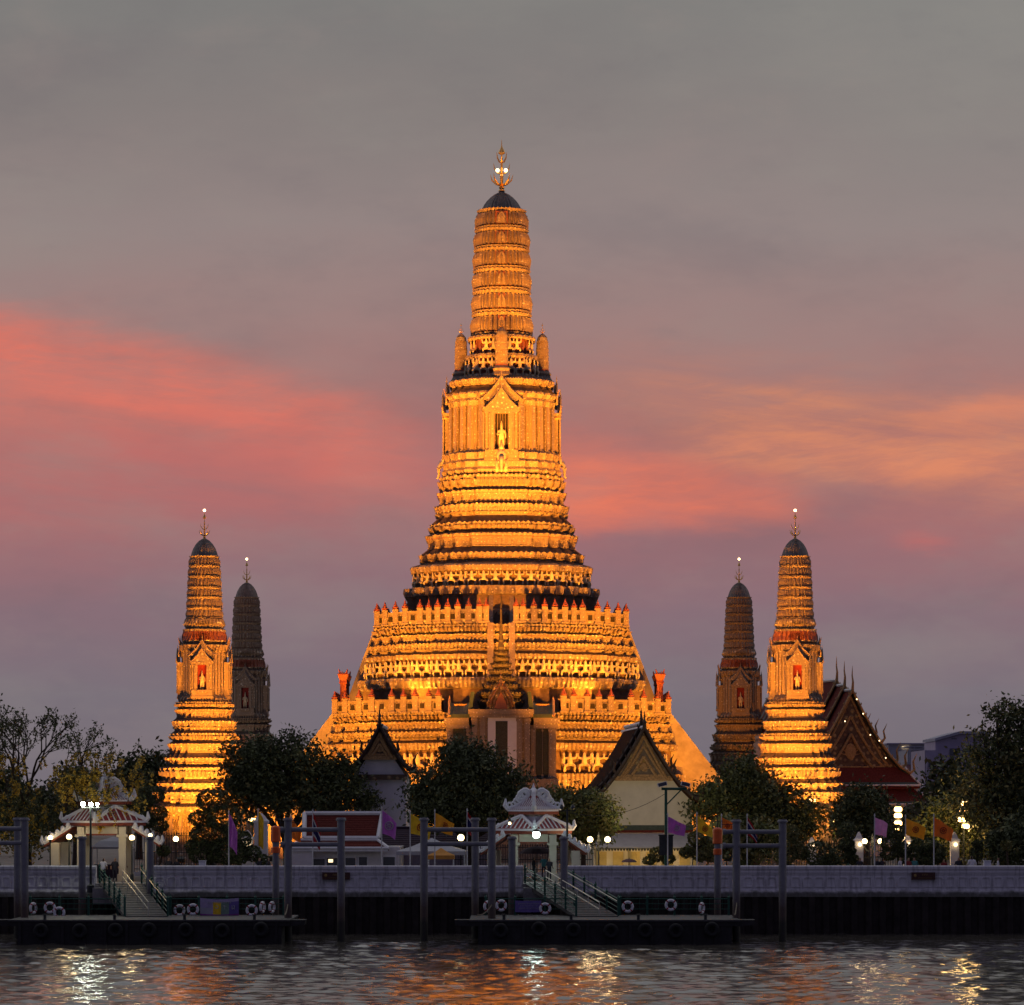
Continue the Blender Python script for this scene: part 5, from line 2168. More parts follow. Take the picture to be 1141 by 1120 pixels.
def pole_floods(label, px, D):
    root = thing('floodlight_pole', label, 'lamp post', (X(px, D), D, GZ))
    zt = Z(879, D) - GZ
    x0, x1 = X(737, D) - X(px, D), X(765, D) - X(px, D)
    mb = MB()
    mb.lathe([(.12, 0), (.12, 2.0), (.10, zt)], (0, 0, 0), 10)
    mb.lathe([(.12, 2.2), (.22, 2.5), (.14, 2.9)], (0, 0, 0), 10)
    mb.tube((x0, 0, zt), (x1, 0, zt), .10, n=8)
    mb.tube((0, 0, zt - 1.2), (x1 * .75, 0, zt - .05), .05, n=6)
    mb.build('post', ['green_paint'], root)
    for x, sg in ((x0 + .1, -1), (x1 - .1, 1)):
        mb = MB()
        m2 = MB()
        m2.box(-.34, .34, -.25, .25, 0, .30, 0)
        m2.box(-.30, .30, -.27, -.25, .03, .27, 1)
        mb.join(m2, Matrix.Translation((x, 0, zt + .18)) @ Matrix.Rotation(.25 * sg, 4, 'Y'))
        mb.build('floodlight', ['white_paint', 'glass_dark'], root)
        l = bpy.data.lights.new('floodlight_beam', 'SPOT')           # both heads face the hall behind
        l.energy = 1500
        l.color = (1, .80, .50)
        l.spot_size = math.radians(62)
        l.spot_blend = .8
        l.shadow_soft_size = .25
        o = bpy.data.objects.new('floodlight_beam', l)
        COL.objects.link(o)
        o.parent = root
        o.location = (x, .45, zt + .30)
        o.rotation_euler = Vector((X(712, 250) - X(px, D) - x, 250 - D, -3.2)).to_track_quat('-Z', 'Y').to_euler()
    mb = MB()
    zb = Z(953, D) - GZ
    mb.box(-.5, .5, -.32, -.121, zb, zb + 1.4)
    mb.box(-.56, .56, -.36, -.10, zb + 1.4, zb + 1.5)
    mb.build('switch_box', ['pole_dark'], root)


pole_floods('green pole with two white floodlights turned to the cream hall', 742, 229)


# ---------------------------------------------------------------- flags
def flag(label, px, top, D, w, h, mats, pattern='plain', droop=1.0, tip_drop=.5, pole=True, emblem=False, seed=0, dirn=1):
    """cloth hanging from the top of a pole: w, h in pixels; the free edge falls by tip_drop"""
    s = D / F
    zt = Z(top, D) - GZ
    root = thing('flag', label, 'flag', (X(px, D), D, GZ), group='flags on poles behind the river wall')
    mb = MB()
    mb.lathe([(.05, 0), (.035, zt + .1), (.06, zt + .14), (.01, zt + .3)], (0, 0, 0), 8)
    mb.build('pole', ['pole_white'], root)
    n, m = 14, 10
    vs = []
    rr = random.Random(seed)
    p1, p2 = rr.random() * 6, rr.random() * 6
    for j in range(m + 1):
        for i in range(n + 1):
            t, u = i / n, j / m
            x = dirn * (.04 + w * s * t * (1 - .10 * u * droop))
            z = zt - h * s * u * (1 - .55 * tip_drop * t) - h * s * tip_drop * t ** 1.15
            y = .16 * math.sin(5 * t + p1 + 2.2 * u) * t ** .5 + .05 * math.sin(13 * t + p2)
            z += .05 * math.sin(6 * t + p2) * t
            vs.append((x, y, z))
    fs, ms = [], []
    for j in range(m):
        for i in range(n):
            a = j * (n + 1) + i
            fs.append((a, a + 1, a + n + 2, a + n + 1))
            u = (j + .5) / m
            ms.append(0 if pattern == 'plain' else (0 if u < .17 or u > .83 else 1 if u < .33 or u > .67 else 2))
    k = len(vs)
    vs2 = [(x, y + .012, z) for x, y, z in vs]
    mb = MB()
    mb.add(vs + vs2, fs + [tuple(q + k for q in f[::-1]) for f in fs], ms + ms)
    c = mb.build('cloth', mats, root, smooth_=True)
    if emblem:                                                  # wheel emblem in the middle of the cloth
        mb = MB()
        i0, j0 = n // 2, m // 2
        p = vs[j0 * (n + 1) + i0]
        r = h * s * .17
        for sg in (-1, 1):
            y = p[1] + (.05 if sg > 0 else -.04)
            mb.torus((p[0], y, p[2]), r, r * .13, 'y', 18, 5)
            mb.torus((p[0], y, p[2]), r * .3, r * .12, 'y', 10, 5)
            for q in range(8):
                a = q * PI / 4
                mb.tube((p[0] + r * .3 * math.cos(a), y, p[2] + r * .3 * math.sin(a)), (p[0] + r * math.cos(a), y, p[2] + r * math.sin(a)), r * .07, n=4)
        mb.build('emblem', [emblem], c)
    return root


DF = 226.0
THAI = ['flag_red', 'flag_white', 'flag_blue']
flag('deep purple pennant before the lit prang and cloud-pruned tree', 255, 907, DF, 9, 36, ['flag_purple'], tip_drop=.55, seed=1, dirn=1)
flag('yellow flag hanging limp beside the small white chedi pillar', 287.5, 905, 235, 6, 38, ['flag_yellow'], tip_drop=.2, seed=2)
flag('orange flag peeping out behind the grey frame by the red roof', 324, 912, 231, 11, 22, ['flag_orange'], tip_drop=.7, seed=3)
flag('striped tricolour flag folded in front of the dark red roof', 348.5, 906, DF, 8, 32, THAI, 'stripe', tip_drop=.7, seed=4)
flag('large lilac flag at the white roof end of the low building', 425.3, 903, DF, 16, 26, ['flag_purple'], tip_drop=.55, seed=5, emblem='flag_white')
flag('bright yellow flag left of the central mooring frame', 457, 907, DF, 23, 22, ['flag_yellow'], tip_drop=.65, seed=6, emblem='emblem_red')
flag('orange flag with wheel emblem behind the central mooring frame crossbars', 484.5, 906, DF, 21, 20, ['flag_gold'], tip_drop=.62, seed=7, emblem='emblem_red')
flag('striped tricolour flag hanging left of the central gate', 520.5, 905, DF, 7, 24, THAI, 'stripe', tip_drop=.5, seed=8)
flag('bright lilac flag on the pole before the cream hall', 744, 910, DF, 20, 18, ['flag_purple'], tip_drop=.6, seed=9, emblem='flag_white')
flag('olive yellow flag drooping beside the orange-red lantern', 776.5, 909, DF, 18, 18, ['flag_yellow'], tip_drop=.9, seed=10, emblem='emblem_red')
flag('small orange flag between the lantern post and the grey frame', 804, 911, DF, 13, 14, ['flag_orange'], tip_drop=.5, seed=11, emblem='emblem_red')
flag('striped tricolour flag hanging inside the grey frame by the garden', 832.5, 911, DF, 11, 20, THAI, 'stripe', tip_drop=1.0, seed=12)
flag('pale pink flag between two white garden pillars', 974.5, 911, DF, 14, 19, ['flag_pink'], tip_drop=.35, seed=13)
flag('golden yellow flag with emblem beside the blazing lamp tower', 1009, 912, DF, 22, 19, ['flag_gold'], tip_drop=.55, seed=14, emblem='emblem_red')
flag('orange flag with wheel emblem above the last white pillar', 1040.5, 911, DF, 21, 21, ['flag_orange'], tip_drop=.62, seed=15, emblem='emblem_red')

# ---------------------------------------------------------------- temple halls
def curve_roof(hw, zr, ze, n=6, power=1.45):
    """half profile of a Thai roof, steep at the ridge and flaring to the eave"""
    return [(hw * (i / n), zr - (zr - ze) * (1 - (1 - i / n) ** power)) for i in range(n + 1)]


def roof_part(root, name, hw, zr, ze, y0, y1, mats, thick=.22, border=True):
    """two concave slopes; material 1 borders the tile field"""
    pr = curve_roof(hw, zr, ze)
    mb = MB()
    for s in (-1, 1):
        n = len(pr)
        for i in range(n - 1):
            (a, za), (b, zb) = pr[i], pr[i + 1]
            mi = 1 if border and i == n - 2 else 0
            for ya, yb, m_ in ((y0, y0 + .5, 1 if border else 0), (y0 + .5, y1 - .5, mi), (y1 - .5, y1, 1 if border else 0)):
                vs = [(s * a, ya, za), (s * b, ya, zb), (s * b, yb, zb), (s * a, yb, za)]
                mb.add(vs + [(x, y, z - thick) for x, y, z in vs],
                       [(0, 1, 2, 3), (7, 6, 5, 4), (0, 4, 5, 1), (1, 5, 6, 2), (2, 6, 7, 3), (3, 7, 4, 0)] if s > 0 else [(3, 2, 1, 0), (4, 5, 6, 7), (1, 5, 4, 0), (2, 6, 5, 1), (3, 7, 6, 2), (0, 4, 7, 3)], m_)
    return mb.build(name, mats, root), pr


def bargeboard(root, pr, y, r, mats, hook=1.0, chofa=1.6, teeth=9):
    """carved gable edge with flame teeth, a slender finial on the apex and hooked tails"""
    mb = MB()
    for s in (-1, 1):
        mb.path([(s * x, y, z + r * .4) for x, z in pr], r, 6, 0)
        L = len(pr) - 1
        for k in range(teeth):
            t = (k + .5) / teeth * L
            i = min(int(t), L - 1)
            f = t - i
            x = pr[i][0] + (pr[i + 1][0] - pr[i][0]) * f
            z = pr[i][1] + (pr[i + 1][1] - pr[i][1]) * f
            mb.path([(s * x, y, z + r), (s * (x + r * .9), y, z + r * 2.2), (s * (x + r * .5), y, z + r * 3.4)], [r * .7, r * .55, r * .1], 5, 0)
        x, z = pr[-1]
        mb.path([(s * (x - .1), y, z), (s * (x + .3 * hook), y, z + .25 * hook), (s * (x + .22 * hook), y, z + .8 * hook), (s * (x + .5 * hook), y, z + 1.35 * hook)], [r * 1.2, r * 1.2, r * .8, r * .1], 6, 0)
        x, z = pr[len(pr) // 2]
        mb.path([(s * x, y, z), (s * (x + .25 * hook), y, z + .35 * hook), (s * (x + .15 * hook), y, z + .8 * hook), (s * (x + .4 * hook), y, z + 1.3 * hook)], [r, r, r * .7, r * .1], 6, 0)
    zr = pr[0][1]
    mb.path([(0, y, zr), (0, y - .15, zr + chofa * .35), (0, y + .1, zr + chofa * .6), (0, y + .02, zr + chofa)], [r * 1.3, r * .9, r * .6, r * .1], 6, 0)
    return mb.build('bargeboard', mats, root)


def hall(name, label, cat, loc, rz, hw, zw, zr, ze, depth, over, wallmat, roofmats, edge='dark_wood', ped='pediment_gold', chofa=1.6, layers=2, wallw=None, hook=1.0, step=.9, pw=.58):
    root = thing(name, label, cat, loc, rz)
    ww = wallw or hw * .80
    mb = MB()
    pts = [(-ww, 0), (ww, 0), (ww, zw), (0, zr - .9), (-ww, zw)]
    mb.prism(pts, 'y', 0, depth)
    mb.build('wall', [wallmat], root)
    for k in range(layers):
        y0 = -over + k * 2.4
        dz = k * step
        ro, pr = roof_part(root, 'roof', hw * (1 + .0 * k), zr + dz, ze + dz, y0, depth + over - k * 2.4, roofmats)
        bargeboard(ro, pr, y0 - .06, .13, [edge], hook, chofa, 11)
        m2 = MB()
        m2.path([(0, y0, zr + dz + .1), (0, depth + over - k * 2.4, zr + dz + .1)], .16, 6)
        m2.build('ridge', ['white_paint'], ro)
    # pediment
    hp = hw * pw
    prp = [p for p in curve_roof(hw, zr - .35, ze) if p[0] <= hp]
    zb = prp[-1][1]
    mb = MB()
    poly = [(-x, z) for x, z in prp[::-1]] + [(x, z) for x, z in prp[1:]]
    mb.prism(poly, 'y', -.45, -.02, 0)
    mb.box(-prp[-1][0] - .1, prp[-1][0] + .1, -.55, -.01, zb - .35, zb - .001, 1)
    for s in (-1, 1):
        mb.path([(s * x * .86, -.5, z - .25) for x, z in prp], .12, 5, 1)
    for q, dy in ((.70, -.62), (.46, -.74)):                     # nested gilded frames and a rosette
        fr = [(x * q, zb + (z - zb) * q) for x, z in prp]
        for s in (-1, 1):
            mb.path([(s * x, dy + .15, z) for x, z in fr], .09 + .06 * pw, 5, 1)
        mb.box(-fr[-1][0], fr[-1][0], dy + .1, dy + .25, zb + .02, zb + .14, 1)
    h_ = prp[0][1] - zb
    for k in range(7):
        a_ = PI * (k + .5) / 7
        mb.path([(0, -.5, zb + .16 * h_), (math.cos(a_) * .16 * h_, -.55, zb + .16 * h_ + math.sin(a_) * .16 * h_)], [.10, .03], 5, 1)
    mb.ball((0, -.5, zb + .22 * h_), (.16 * h_ * .5, .1, .16 * h_ * .7), 8, 1)
    mb.build('pediment', [ped, 'gilt_wood'], root)
    return root


# cream hall in front of the great prang
D = 250.0
sD = D / F
h1 = hall('temple_hall', 'cream walled temple hall with dark steep roof and long white awning', 'temple hall', (X(716.5, D), D, GZ), math.radians(3.5), 62 * sD,
          Z(893, D) - GZ, Z(812, D) - GZ, Z(893, D) - GZ, 16, 1.0, 'cream_plaster', ['roof_brown', 'roof_orange'], chofa=1.4, layers=2, wallw=55 * sD, step=.35)
mb = MB()
w = 56 * sD
zz = lambda py: Z(py, D) - GZ
mb.box(-w, w, -.35, -.02, zz(925), zz(919.5), 1)
mb.box(-w, w, -.30, -.02, zz(928), zz(925), 2)
mb.build('lintel', ['white_plaster', 'green_tile', 'roof_red'], h1)
mb = MB()
mb.add([(-w, -.3, zz(928.5)), (w, -.3, zz(928.5)), (w, -2.6, zz(943)), (-w, -2.6, zz(943)), (-w, -.3, zz(928.5) - .1), (w, -.3, zz(928.5) - .1), (w, -2.6, zz(943) - .1), (-w, -2.6, zz(943) - .1)],
       [(3, 2, 1, 0), (4, 5, 6, 7), (3, 7, 6, 2), (0, 3, 7, 4), (1, 2, 6, 5)], 0)
n = 34
for i in range(n):
    x0, x1 = -w + 2 * w * i / n, -w + 2 * w * (i + 1) / n
    mb.prism([(x0, zz(943) - .11), (x1, zz(943) - .11), (x1 - .03, zz(946.5)), ((x0 + x1) / 2, zz(948)), (x0 + .03, zz(946.5))], 'y', -2.6, -2.56, 1)
mb.build('awning', ['cloth_white', 'door_green'], h1)
mb = MB()
for i in range(6):
    x0 = -w + 2 * w * i / 6
    mb.box(x0 + .25, x0 + 2 * w / 6 - .25, -.12, -.02, .2, zz(949), 0)
mb.build('shutter', ['yellow_plaster'], h1)
for x in (-w + .15, -w * .33, w * .33, w - .15):
    mb = MB()
    mb.box(x - .11, x + .11, -2.5, -2.28, 0, zz(944))
    mb.build('awning_post', ['yellow_plaster'], h1)

for k in range(3):                                               # bulbs hung under the awning
    x = (k - 1) * w * .62
    mb = MB()
    mb.tube((x, -1.5, zz(938)), (x, -1.5, zz(941.5)), .02, n=5, mi=1)
    mb.ball((x, -1.5, zz(942.5)), .09, 8, 0)
    mb.build('lamp', ['lamp_gold', 'pole_dark'], h1)
    point(h1, (x, -1.5, zz(944)), 38, (1, .66, .28), .12)

# narrow white chapel among the trees
D = 254.0
sD = D / F
zz = lambda py: Z(py, D) - GZ
h2 = hall('chapel', 'narrow white chapel with steep dark gable rising between two big trees', 'chapel', (X(423.5, D), D, GZ), 0, 35 * sD, zz(866), zz(809), zz(858), 12, .8,
          'white_plaster', ['roof_brown', 'roof_brown'], chofa=1.6, layers=1, wallw=29 * sD)
mb = MB()
mb.box(-30.5 * sD, 30.5 * sD, -.5, -.01, zz(869), zz(863))
mb.build('cornice', ['pediment_gold'], h2)

# large ordination hall behind the prang on the right
D = 330.0
sD = D / F
zz = lambda py: Z(py, D) - GZ
h3 = hall('ordination_hall', 'large ordination hall with red and green tiled roofs and gilded gable', 'temple hall', (X(946, D), D, GZ), math.radians(14), 68 * sD, zz(900), zz(770), zz(862), 26, 1.0,
          'white_plaster', ['roof_red', 'green_tile'], edge='gilt_wood', chofa=2.6, layers=3, wallw=66 * sD, hook=1.6, step=.6, pw=.99)
mb = MB()
W1, W2 = 66 * sD, 86 * sD


def skirt(mb, wa, wb, za, zb, y_out_a, y_out_b, yb):
    """hipped skirt roof round the gable end with curved eaves"""
    n = 4
    rows = []
    for i in range(n + 1):
        t = i / n
        q = 1 - (1 - t) ** 1.3
        wx = wa + (wb - wa) * t
        y = y_out_a + (y_out_b - y_out_a) * t
        rows.append([(-wx, yb, za - (za - zb) * q), (-wx, y, za - (za - zb) * q), (wx, y, za - (za - zb) * q), (wx, yb, za - (za - zb) * q)])
    for i in range(n):
        a, b = rows[i], rows[i + 1]
        for k in range(3):
            mb.add([a[k], a[k + 1], b[k + 1], b[k]], [(3, 2, 1, 0)], 1 if i == n - 1 else 0)
    for k in (1, 2):
        mb.path([r[k] for r in rows], .13, 6, 2)
    mb.path([rows[-1][0], rows[-1][1], rows[-1][2], rows[-1][3]], .13, 6, 2)


skirt(mb, 64 * sD, 80 * sD, zz(855), zz(875), -.6, -1.8, 20)
skirt(mb, 74 * sD, 97 * sD, zz(879), zz(896), -1.0, -2.8, 20)
mb.build('roof', ['roof_red', 'green_tile', 'white_paint'], h3)
mb = MB()
mb.box(-78 * sD, 78 * sD, -1.6, -1.1, zz(879), zz(875.5))
mb.build('fascia', ['roof_red'], h3)
for x, z in ((-.9, -3.2), (1.1, -2.4), (1.9, -4.6), (3.6, -7.0), (2.9, -5.2), (-2.9, -6.4), (.4, -.9)):
    mb = MB()
    mb.ball((x, -1.25, zz(770) + z), .065, 8)
    mb.build('lamp', ['lamp_gold'], h3)

# low building with the red roof
D = 238.0
sD = D / F
zz = lambda py: Z(py, D) - GZ
lb = thing('low_building', 'low white building with dark red tiled roof edged in white', 'building', (X(386, D), D, GZ))
xx = lambda px: X(px, D) - X(386, D)
mb = MB()
mb.box(xx(322), xx(446), 0, 8, 0, zz(944))
mb.box(xx(410), xx(420), -.06, 0, 0, zz(947))
mb.build('wall', ['white_plaster'], lb)
for a, b, t in ((349, 362, 957), (364, 376, 956), (385, 396, 956), (400, 409, 955), (427, 440, 955)):
    mb = MB()
    mb.box(xx(a), xx(b), -.04, -.002, .4, zz(t), 0)
    f = mb.build('window', ['glass_dark'], lb)
    m2 = MB()
    m2.box(xx(a) - .08, xx(a), -.07, -.001, .4, zz(t))
    m2.box(xx(b), xx(b) + .08, -.07, -.001, .4, zz(t))
    m2.box(xx(a) - .08, xx(b) + .08, -.07, -.001, zz(t), zz(t) + .09)
    m2.build('frame', ['white_paint'], f)
mb = MB()
mb.box(xx(366), xx(371), -.06, -.041, zz(961), zz(957.5))
mb.build('screen', ['window_lit'], lb)


def slope_roof(root, x0t, x1t, x0b, x1b, zt, zb, yt, yb, mats, edge):
    mb = MB()
    vs = [(x0t, yt, zt), (x1t, yt, zt), (x1b, yb, zb), (x0b, yb, zb)]
    nr = int((zt - zb) / .16)
    mb.add(vs + [(x, y, z - .15) for x, y, z in vs], [(3, 2, 1, 0), (4, 5, 6, 7), (3, 7, 6, 2), (0, 3, 7, 4), (1, 2, 6, 5)], 0)
    for i in range(1, nr):
        t = i / nr
        mb.tube(Vector(vs[0]).lerp(Vector(vs[3]), t) + Vector((0, 0, .005)), Vector(vs[1]).lerp(Vector(vs[2]), t) + Vector((0, 0, .005)), .028, n=5, mi=0)
    for a, b in ((0, 3), (1, 2), (0, 1), (3, 2)):
        mb.tube(Vector(vs[a]) + Vector((0, -.05, .05)), Vector(vs[b]) + Vector((0, -.05, .05)), edge, n=6, mi=1)
    return mb.build('roof', mats, root)


slope_roof(lb, xx(337), xx(424.5), xx(338.5), xx(421), zz(907), zz(934.5), 2.6, .4, ['roof_red', 'white_paint'], .17)
mb = MB()
mb.prism([(3.0, zz(908.5)), (.8, zz(935)), (8, zz(935)), (4.8, zz(908.5))], 'x', xx(338.5) + .1, xx(421) - .1)
mb.build('attic', ['white_plaster'], lb)
slope_roof(lb, xx(334), xx(420), xx(323), xx(434), zz(936.5), zz(945.5), .35, -1.0, ['roof_red', 'white_paint'], .12)
mb = MB()
mb.box(xx(322), xx(433), -1.05, -.95, zz(948.5), zz(946))
mb.build('gutter', ['white_paint'], lb)
mb = MB()
mb.box(xx(323), xx(348.5), -.9, -.85, zz(964), zz(949))
mb.tube((xx(348.5), -.9, 0), (xx(348.5), -.9, zz(946)), .05, n=6)
mb.build('side_panel', ['white_plaster'], lb)

# dark violet roof between the low building and the tents
D = 246.0
sD = D / F
zz = lambda py: Z(py, D) - GZ
sh = thing('store_shed', 'low shed with a plain dark violet roof behind the lilac flag', 'shed', (X(480, D), D, GZ))
xx = lambda px: X(px, D) - X(480, D)
mb = MB()
mb.box(xx(430), xx(545), 0, 6, 0, zz(947))
mb.build('wall', ['facade_violet'], sh)
slope_roof(sh, xx(422), xx(552), xx(420), xx(553), zz(923), zz(946), 2.5, -.5, ['cloth_dark', 'cloth_dark'], .08)


def tent(label, px, D, w, top, eave, mat):
    s = D / F
    root = thing('canopy_tent', label, 'tent', (X(px, D), D, GZ), group='canopy tents behind the wall')
    hw = w * s / 2
    zt, ze = Z(top, D) - GZ, Z(eave, D) - GZ
    mb = MB()
    prof = [(hw, ze - .28), (hw, ze), (hw * .62, ze + (zt - ze) * .30), (hw * .3, ze + (zt - ze) * .66), (.05, zt)]
    mb.lathe(prof, (0, 0, 0), square=True)
    mb.build('canopy', [mat], root)
    for sx in (-1, 1):
        for sy in (-1, 1):
            mb = MB()
            mb.tube((sx * (hw - .08), sy * (hw - .08), 0), (sx * (hw - .08), sy * (hw - .08), ze - .02), .045, n=6)
            mb.build('leg', ['pole_white'], root)


tent('grey-white peaked canopy tent beside the yellow flag', 481, 233.5, 76, 934, 948, 'cloth_white')
tent('orange canopy tent in the shade right of the white one', 491.5, 229.6, 30, 945, 953, 'cloth_orange')

# far apartment blocks
D = 520.0
bk = thing('apartment_block', 'grey-violet apartment block with a flat roof far behind the trees', 'building', (X(1042, D), D, GZ))
xx = lambda px, D=520.0: X(px, D) - X(1042, D)
zz = lambda py, D=520.0: Z(py, D) - GZ
mb = MB()
mb.box(xx(1030.5), xx(1110), 0, 18, 0, zz(836))
mb.box(xx(1032), xx(1057), -.6, 0, 0, zz(842))
mb.prism([(xx(1044), zz(836)), (xx(1104), zz(836)), (xx(1104), zz(818)), (xx(1071), zz(818)), (xx(1044), zz(826))], 'y', 2, 16, 0)
mb.build('wall', ['facade_violet'], bk)
mb = MB()
mb.prism([(xx(1043), zz(826) + .05), (xx(1071), zz(818) + .05), (xx(1106), zz(818) + .05), (xx(1106), zz(818) + .5), (xx(1071), zz(818) + .5), (xx(1043), zz(826) + .5)], 'y', 1.2, 17)
mb.build('roof', ['facade_grey'], bk)
for a, b, c, d in ((1058, 1068, 834, 842), (1071, 1086, 836, 842), (1060, 1066, 822.5, 824), (1034, 1040, 850, 855), (1045, 1052, 850, 855), (1062, 1070, 850, 855), (1074, 1082, 850, 855)):
    mb = MB()
    mb.box(xx(a), xx(b), -.75 if b < 1057 else -.12, -.602 if b < 1057 else -.002, zz(d), zz(c))
    mb.build('window', ['glass_dark'], bk)
D = 560.0
bk = thing('apartment_block', 'pinkish low apartment block with roof terrace beside the gilded hall', 'building', (X(1015, D), D, GZ))
xx = lambda px: X(px, 560.0) - X(1015, 560.0)
zz = lambda py: Z(py, 560.0) - GZ
mb = MB()
mb.box(xx(1010), xx(1034), 0, 14, 0, zz(852), 0)
mb.box(xx(1010), xx(1034), -.3, 14, zz(851.9), zz(849), 1)
mb.box(xx(1012), xx(1034), .5, 14, zz(848.9), zz(836), 1)
mb.box(xx(1018), xx(1019), -.5, -.31, 0, zz(832), 1)
mb.build('wall', ['facade_pink', 'facade_grey'], bk)
mb = MB()
mb.box(xx(1012), xx(1046), -.4, 10, zz(833), zz(831.5))
for px in (1013, 1027, 1034, 1045):
    mb.box(xx(px), xx(px) + .3, -.3, .0, zz(848.8), zz(833))
mb.build('roof', ['facade_grey'], bk)
D = 760.0
bk = thing('apartment_block', 'long flat-roofed grey block farthest away with one lit window', 'building', (X(1020, D), D, GZ))
xx = lambda px: X(px, 760.0) - X(1020, 760.0)
zz = lambda py: Z(py, 760.0) - GZ
mb = MB()
mb.box(xx(990), xx(1046), 0, 16, 0, zz(829.5))
mb.build('wall', ['facade_grey'], bk)
mb = MB()
mb.box(xx(988), xx(1048), -.8, 17, zz(829.4), zz(828))
mb.build('roof', ['facade_violet'], bk)
mb = MB()
mb.box(xx(1005), xx(1013), -.25, -.01, zz(834), zz(832))
mb.build('window', ['window_lit'], bk)

# ---------------------------------------------------------------- temple fence, white pillars, small chedi
def pillar(label, px, D, top, w=.62, lamp=True):
    z = Z(top, D) - GZ
    root = thing('fence_pillar', label, 'pillar', (X(px, D), D, GZ), group='white pillars of the temple fence')
    mb = MB()
    mb.lathe([(w / 2 + .08, 0), (w / 2 + .08, .4), (w / 2, .45), (w / 2, z - .8), (w / 2 + .08, z - .75), (w / 2 + .08, z - .6), (w / 2 - .05, z - .5), (w * .28, z - .25), (.05, z)], (0, 0, 0), square=True)
    mb.build('shaft', ['white_plaster'], root)
    if lamp:
        zl = Z(941, D) - GZ
        mb = MB()
        mb.ball((.02, -w / 2 - .22, zl), .14, 10)
        mb.build('lamp', ['lamp_gold'], root)
    return root


pillar('white fence pillar with glowing lamp nearest the grey mooring frame', 904.5, 244, 933)
pillar('white fence pillar with pointed cap left of the paired globe lamps', 957, 243, 927)
pillar('white fence pillar behind the golden yellow flag', 1011, 243, 929)
pillar('white fence pillar with lamp below the orange wheel flag', 1063.5, 243, 927)
pillar('squat white fence pillar beside the limp yellow flag', 276, 245, 925, w=.8)
pillar('pale tall gate pillar just behind the limp yellow flag', 291, 244, 906, w=1.0, lamp=False)


def fence(label, pa, pb, D, top, base=True):
    x0, x1 = X(pa, D), X(pb, D)
    h = Z(top, D) - GZ
    root = thing('iron_fence', label, 'fence', (x0, D, GZ), group='iron fences of the temple court')
    mb = MB()
    n = int((x1 - x0) / .19)
    for i in range(n + 1):
        x = (x1 - x0) * i / n
        mb.box(x - .02, x + .02, -.02, .02, .3, h)
        mb.lathe([(.04, h), (.045, h + .06), (.005, h + .2)], (x, 0, 0), 4)
    for z in (.5, h * .55, h - .12):
        mb.box(0, x1 - x0, -.025, .025, z, z + .06)
    mb.build('bars', ['pole_dark'], root)
    mb = MB()
    mb.box(0, x1 - x0, -.18, .18, 0, .32)
    mb.build('footing', ['white_plaster'], root)


fence('iron fence in front of the lit prang beside the warm gate', 150, 271, 246, 930)
fence('iron fence in front of the lit prang by the garden pillars', 868, 952, 246, 939)
fence('iron fence between the first two pillars, behind the globe lamps', 962, 1006, 246, 940)
fence('iron fence between the yellow and orange flags', 1016, 1058, 246, 940)
fence('iron fence running on under the large tree', 1069, 1150, 246, 940)
fence('iron fence seen through the central gate and tents', 505, 660, 243, 943)


def uplight(label, px, py, D):
    z = Z(py, D)
    root = thing('uplight', label, 'floodlight', (X(px, D), D, GZ), group='glowing uplights at the foot of the lit prang')
    h = z - GZ
    mb = MB()
    mb.lathe([(.22, 0), (.20, .3), (.08, .4), (.08, h - .35), (.30, h - .1), (.34, h)], (0, 0, 0), 10)
    mb.build('stand', ['green_paint'], root)
    mb = MB()
    mb.lathe([(.30, h - .02), (.38, h + .10), (.30, h + .22), (.05, h + .26)], (0, 0, 0), 10)
    mb.build('lamp', ['lamp_flood'], root)
    point(root, (0, .6, h + .35), 160, (1, .5, .12), .2)


uplight('glowing uplight beside the ball topiary at the lit prang foot', 929.5, 916, 283)
uplight('glowing uplight above the ball topiary at the lit prang foot', 944, 914, 283)
uplight('glowing uplight half hidden in the spreading tree', 905, 893.5, 283)
uplight('glowing uplight between the two yellow flags left of the beacon post', 281, 915, 270)

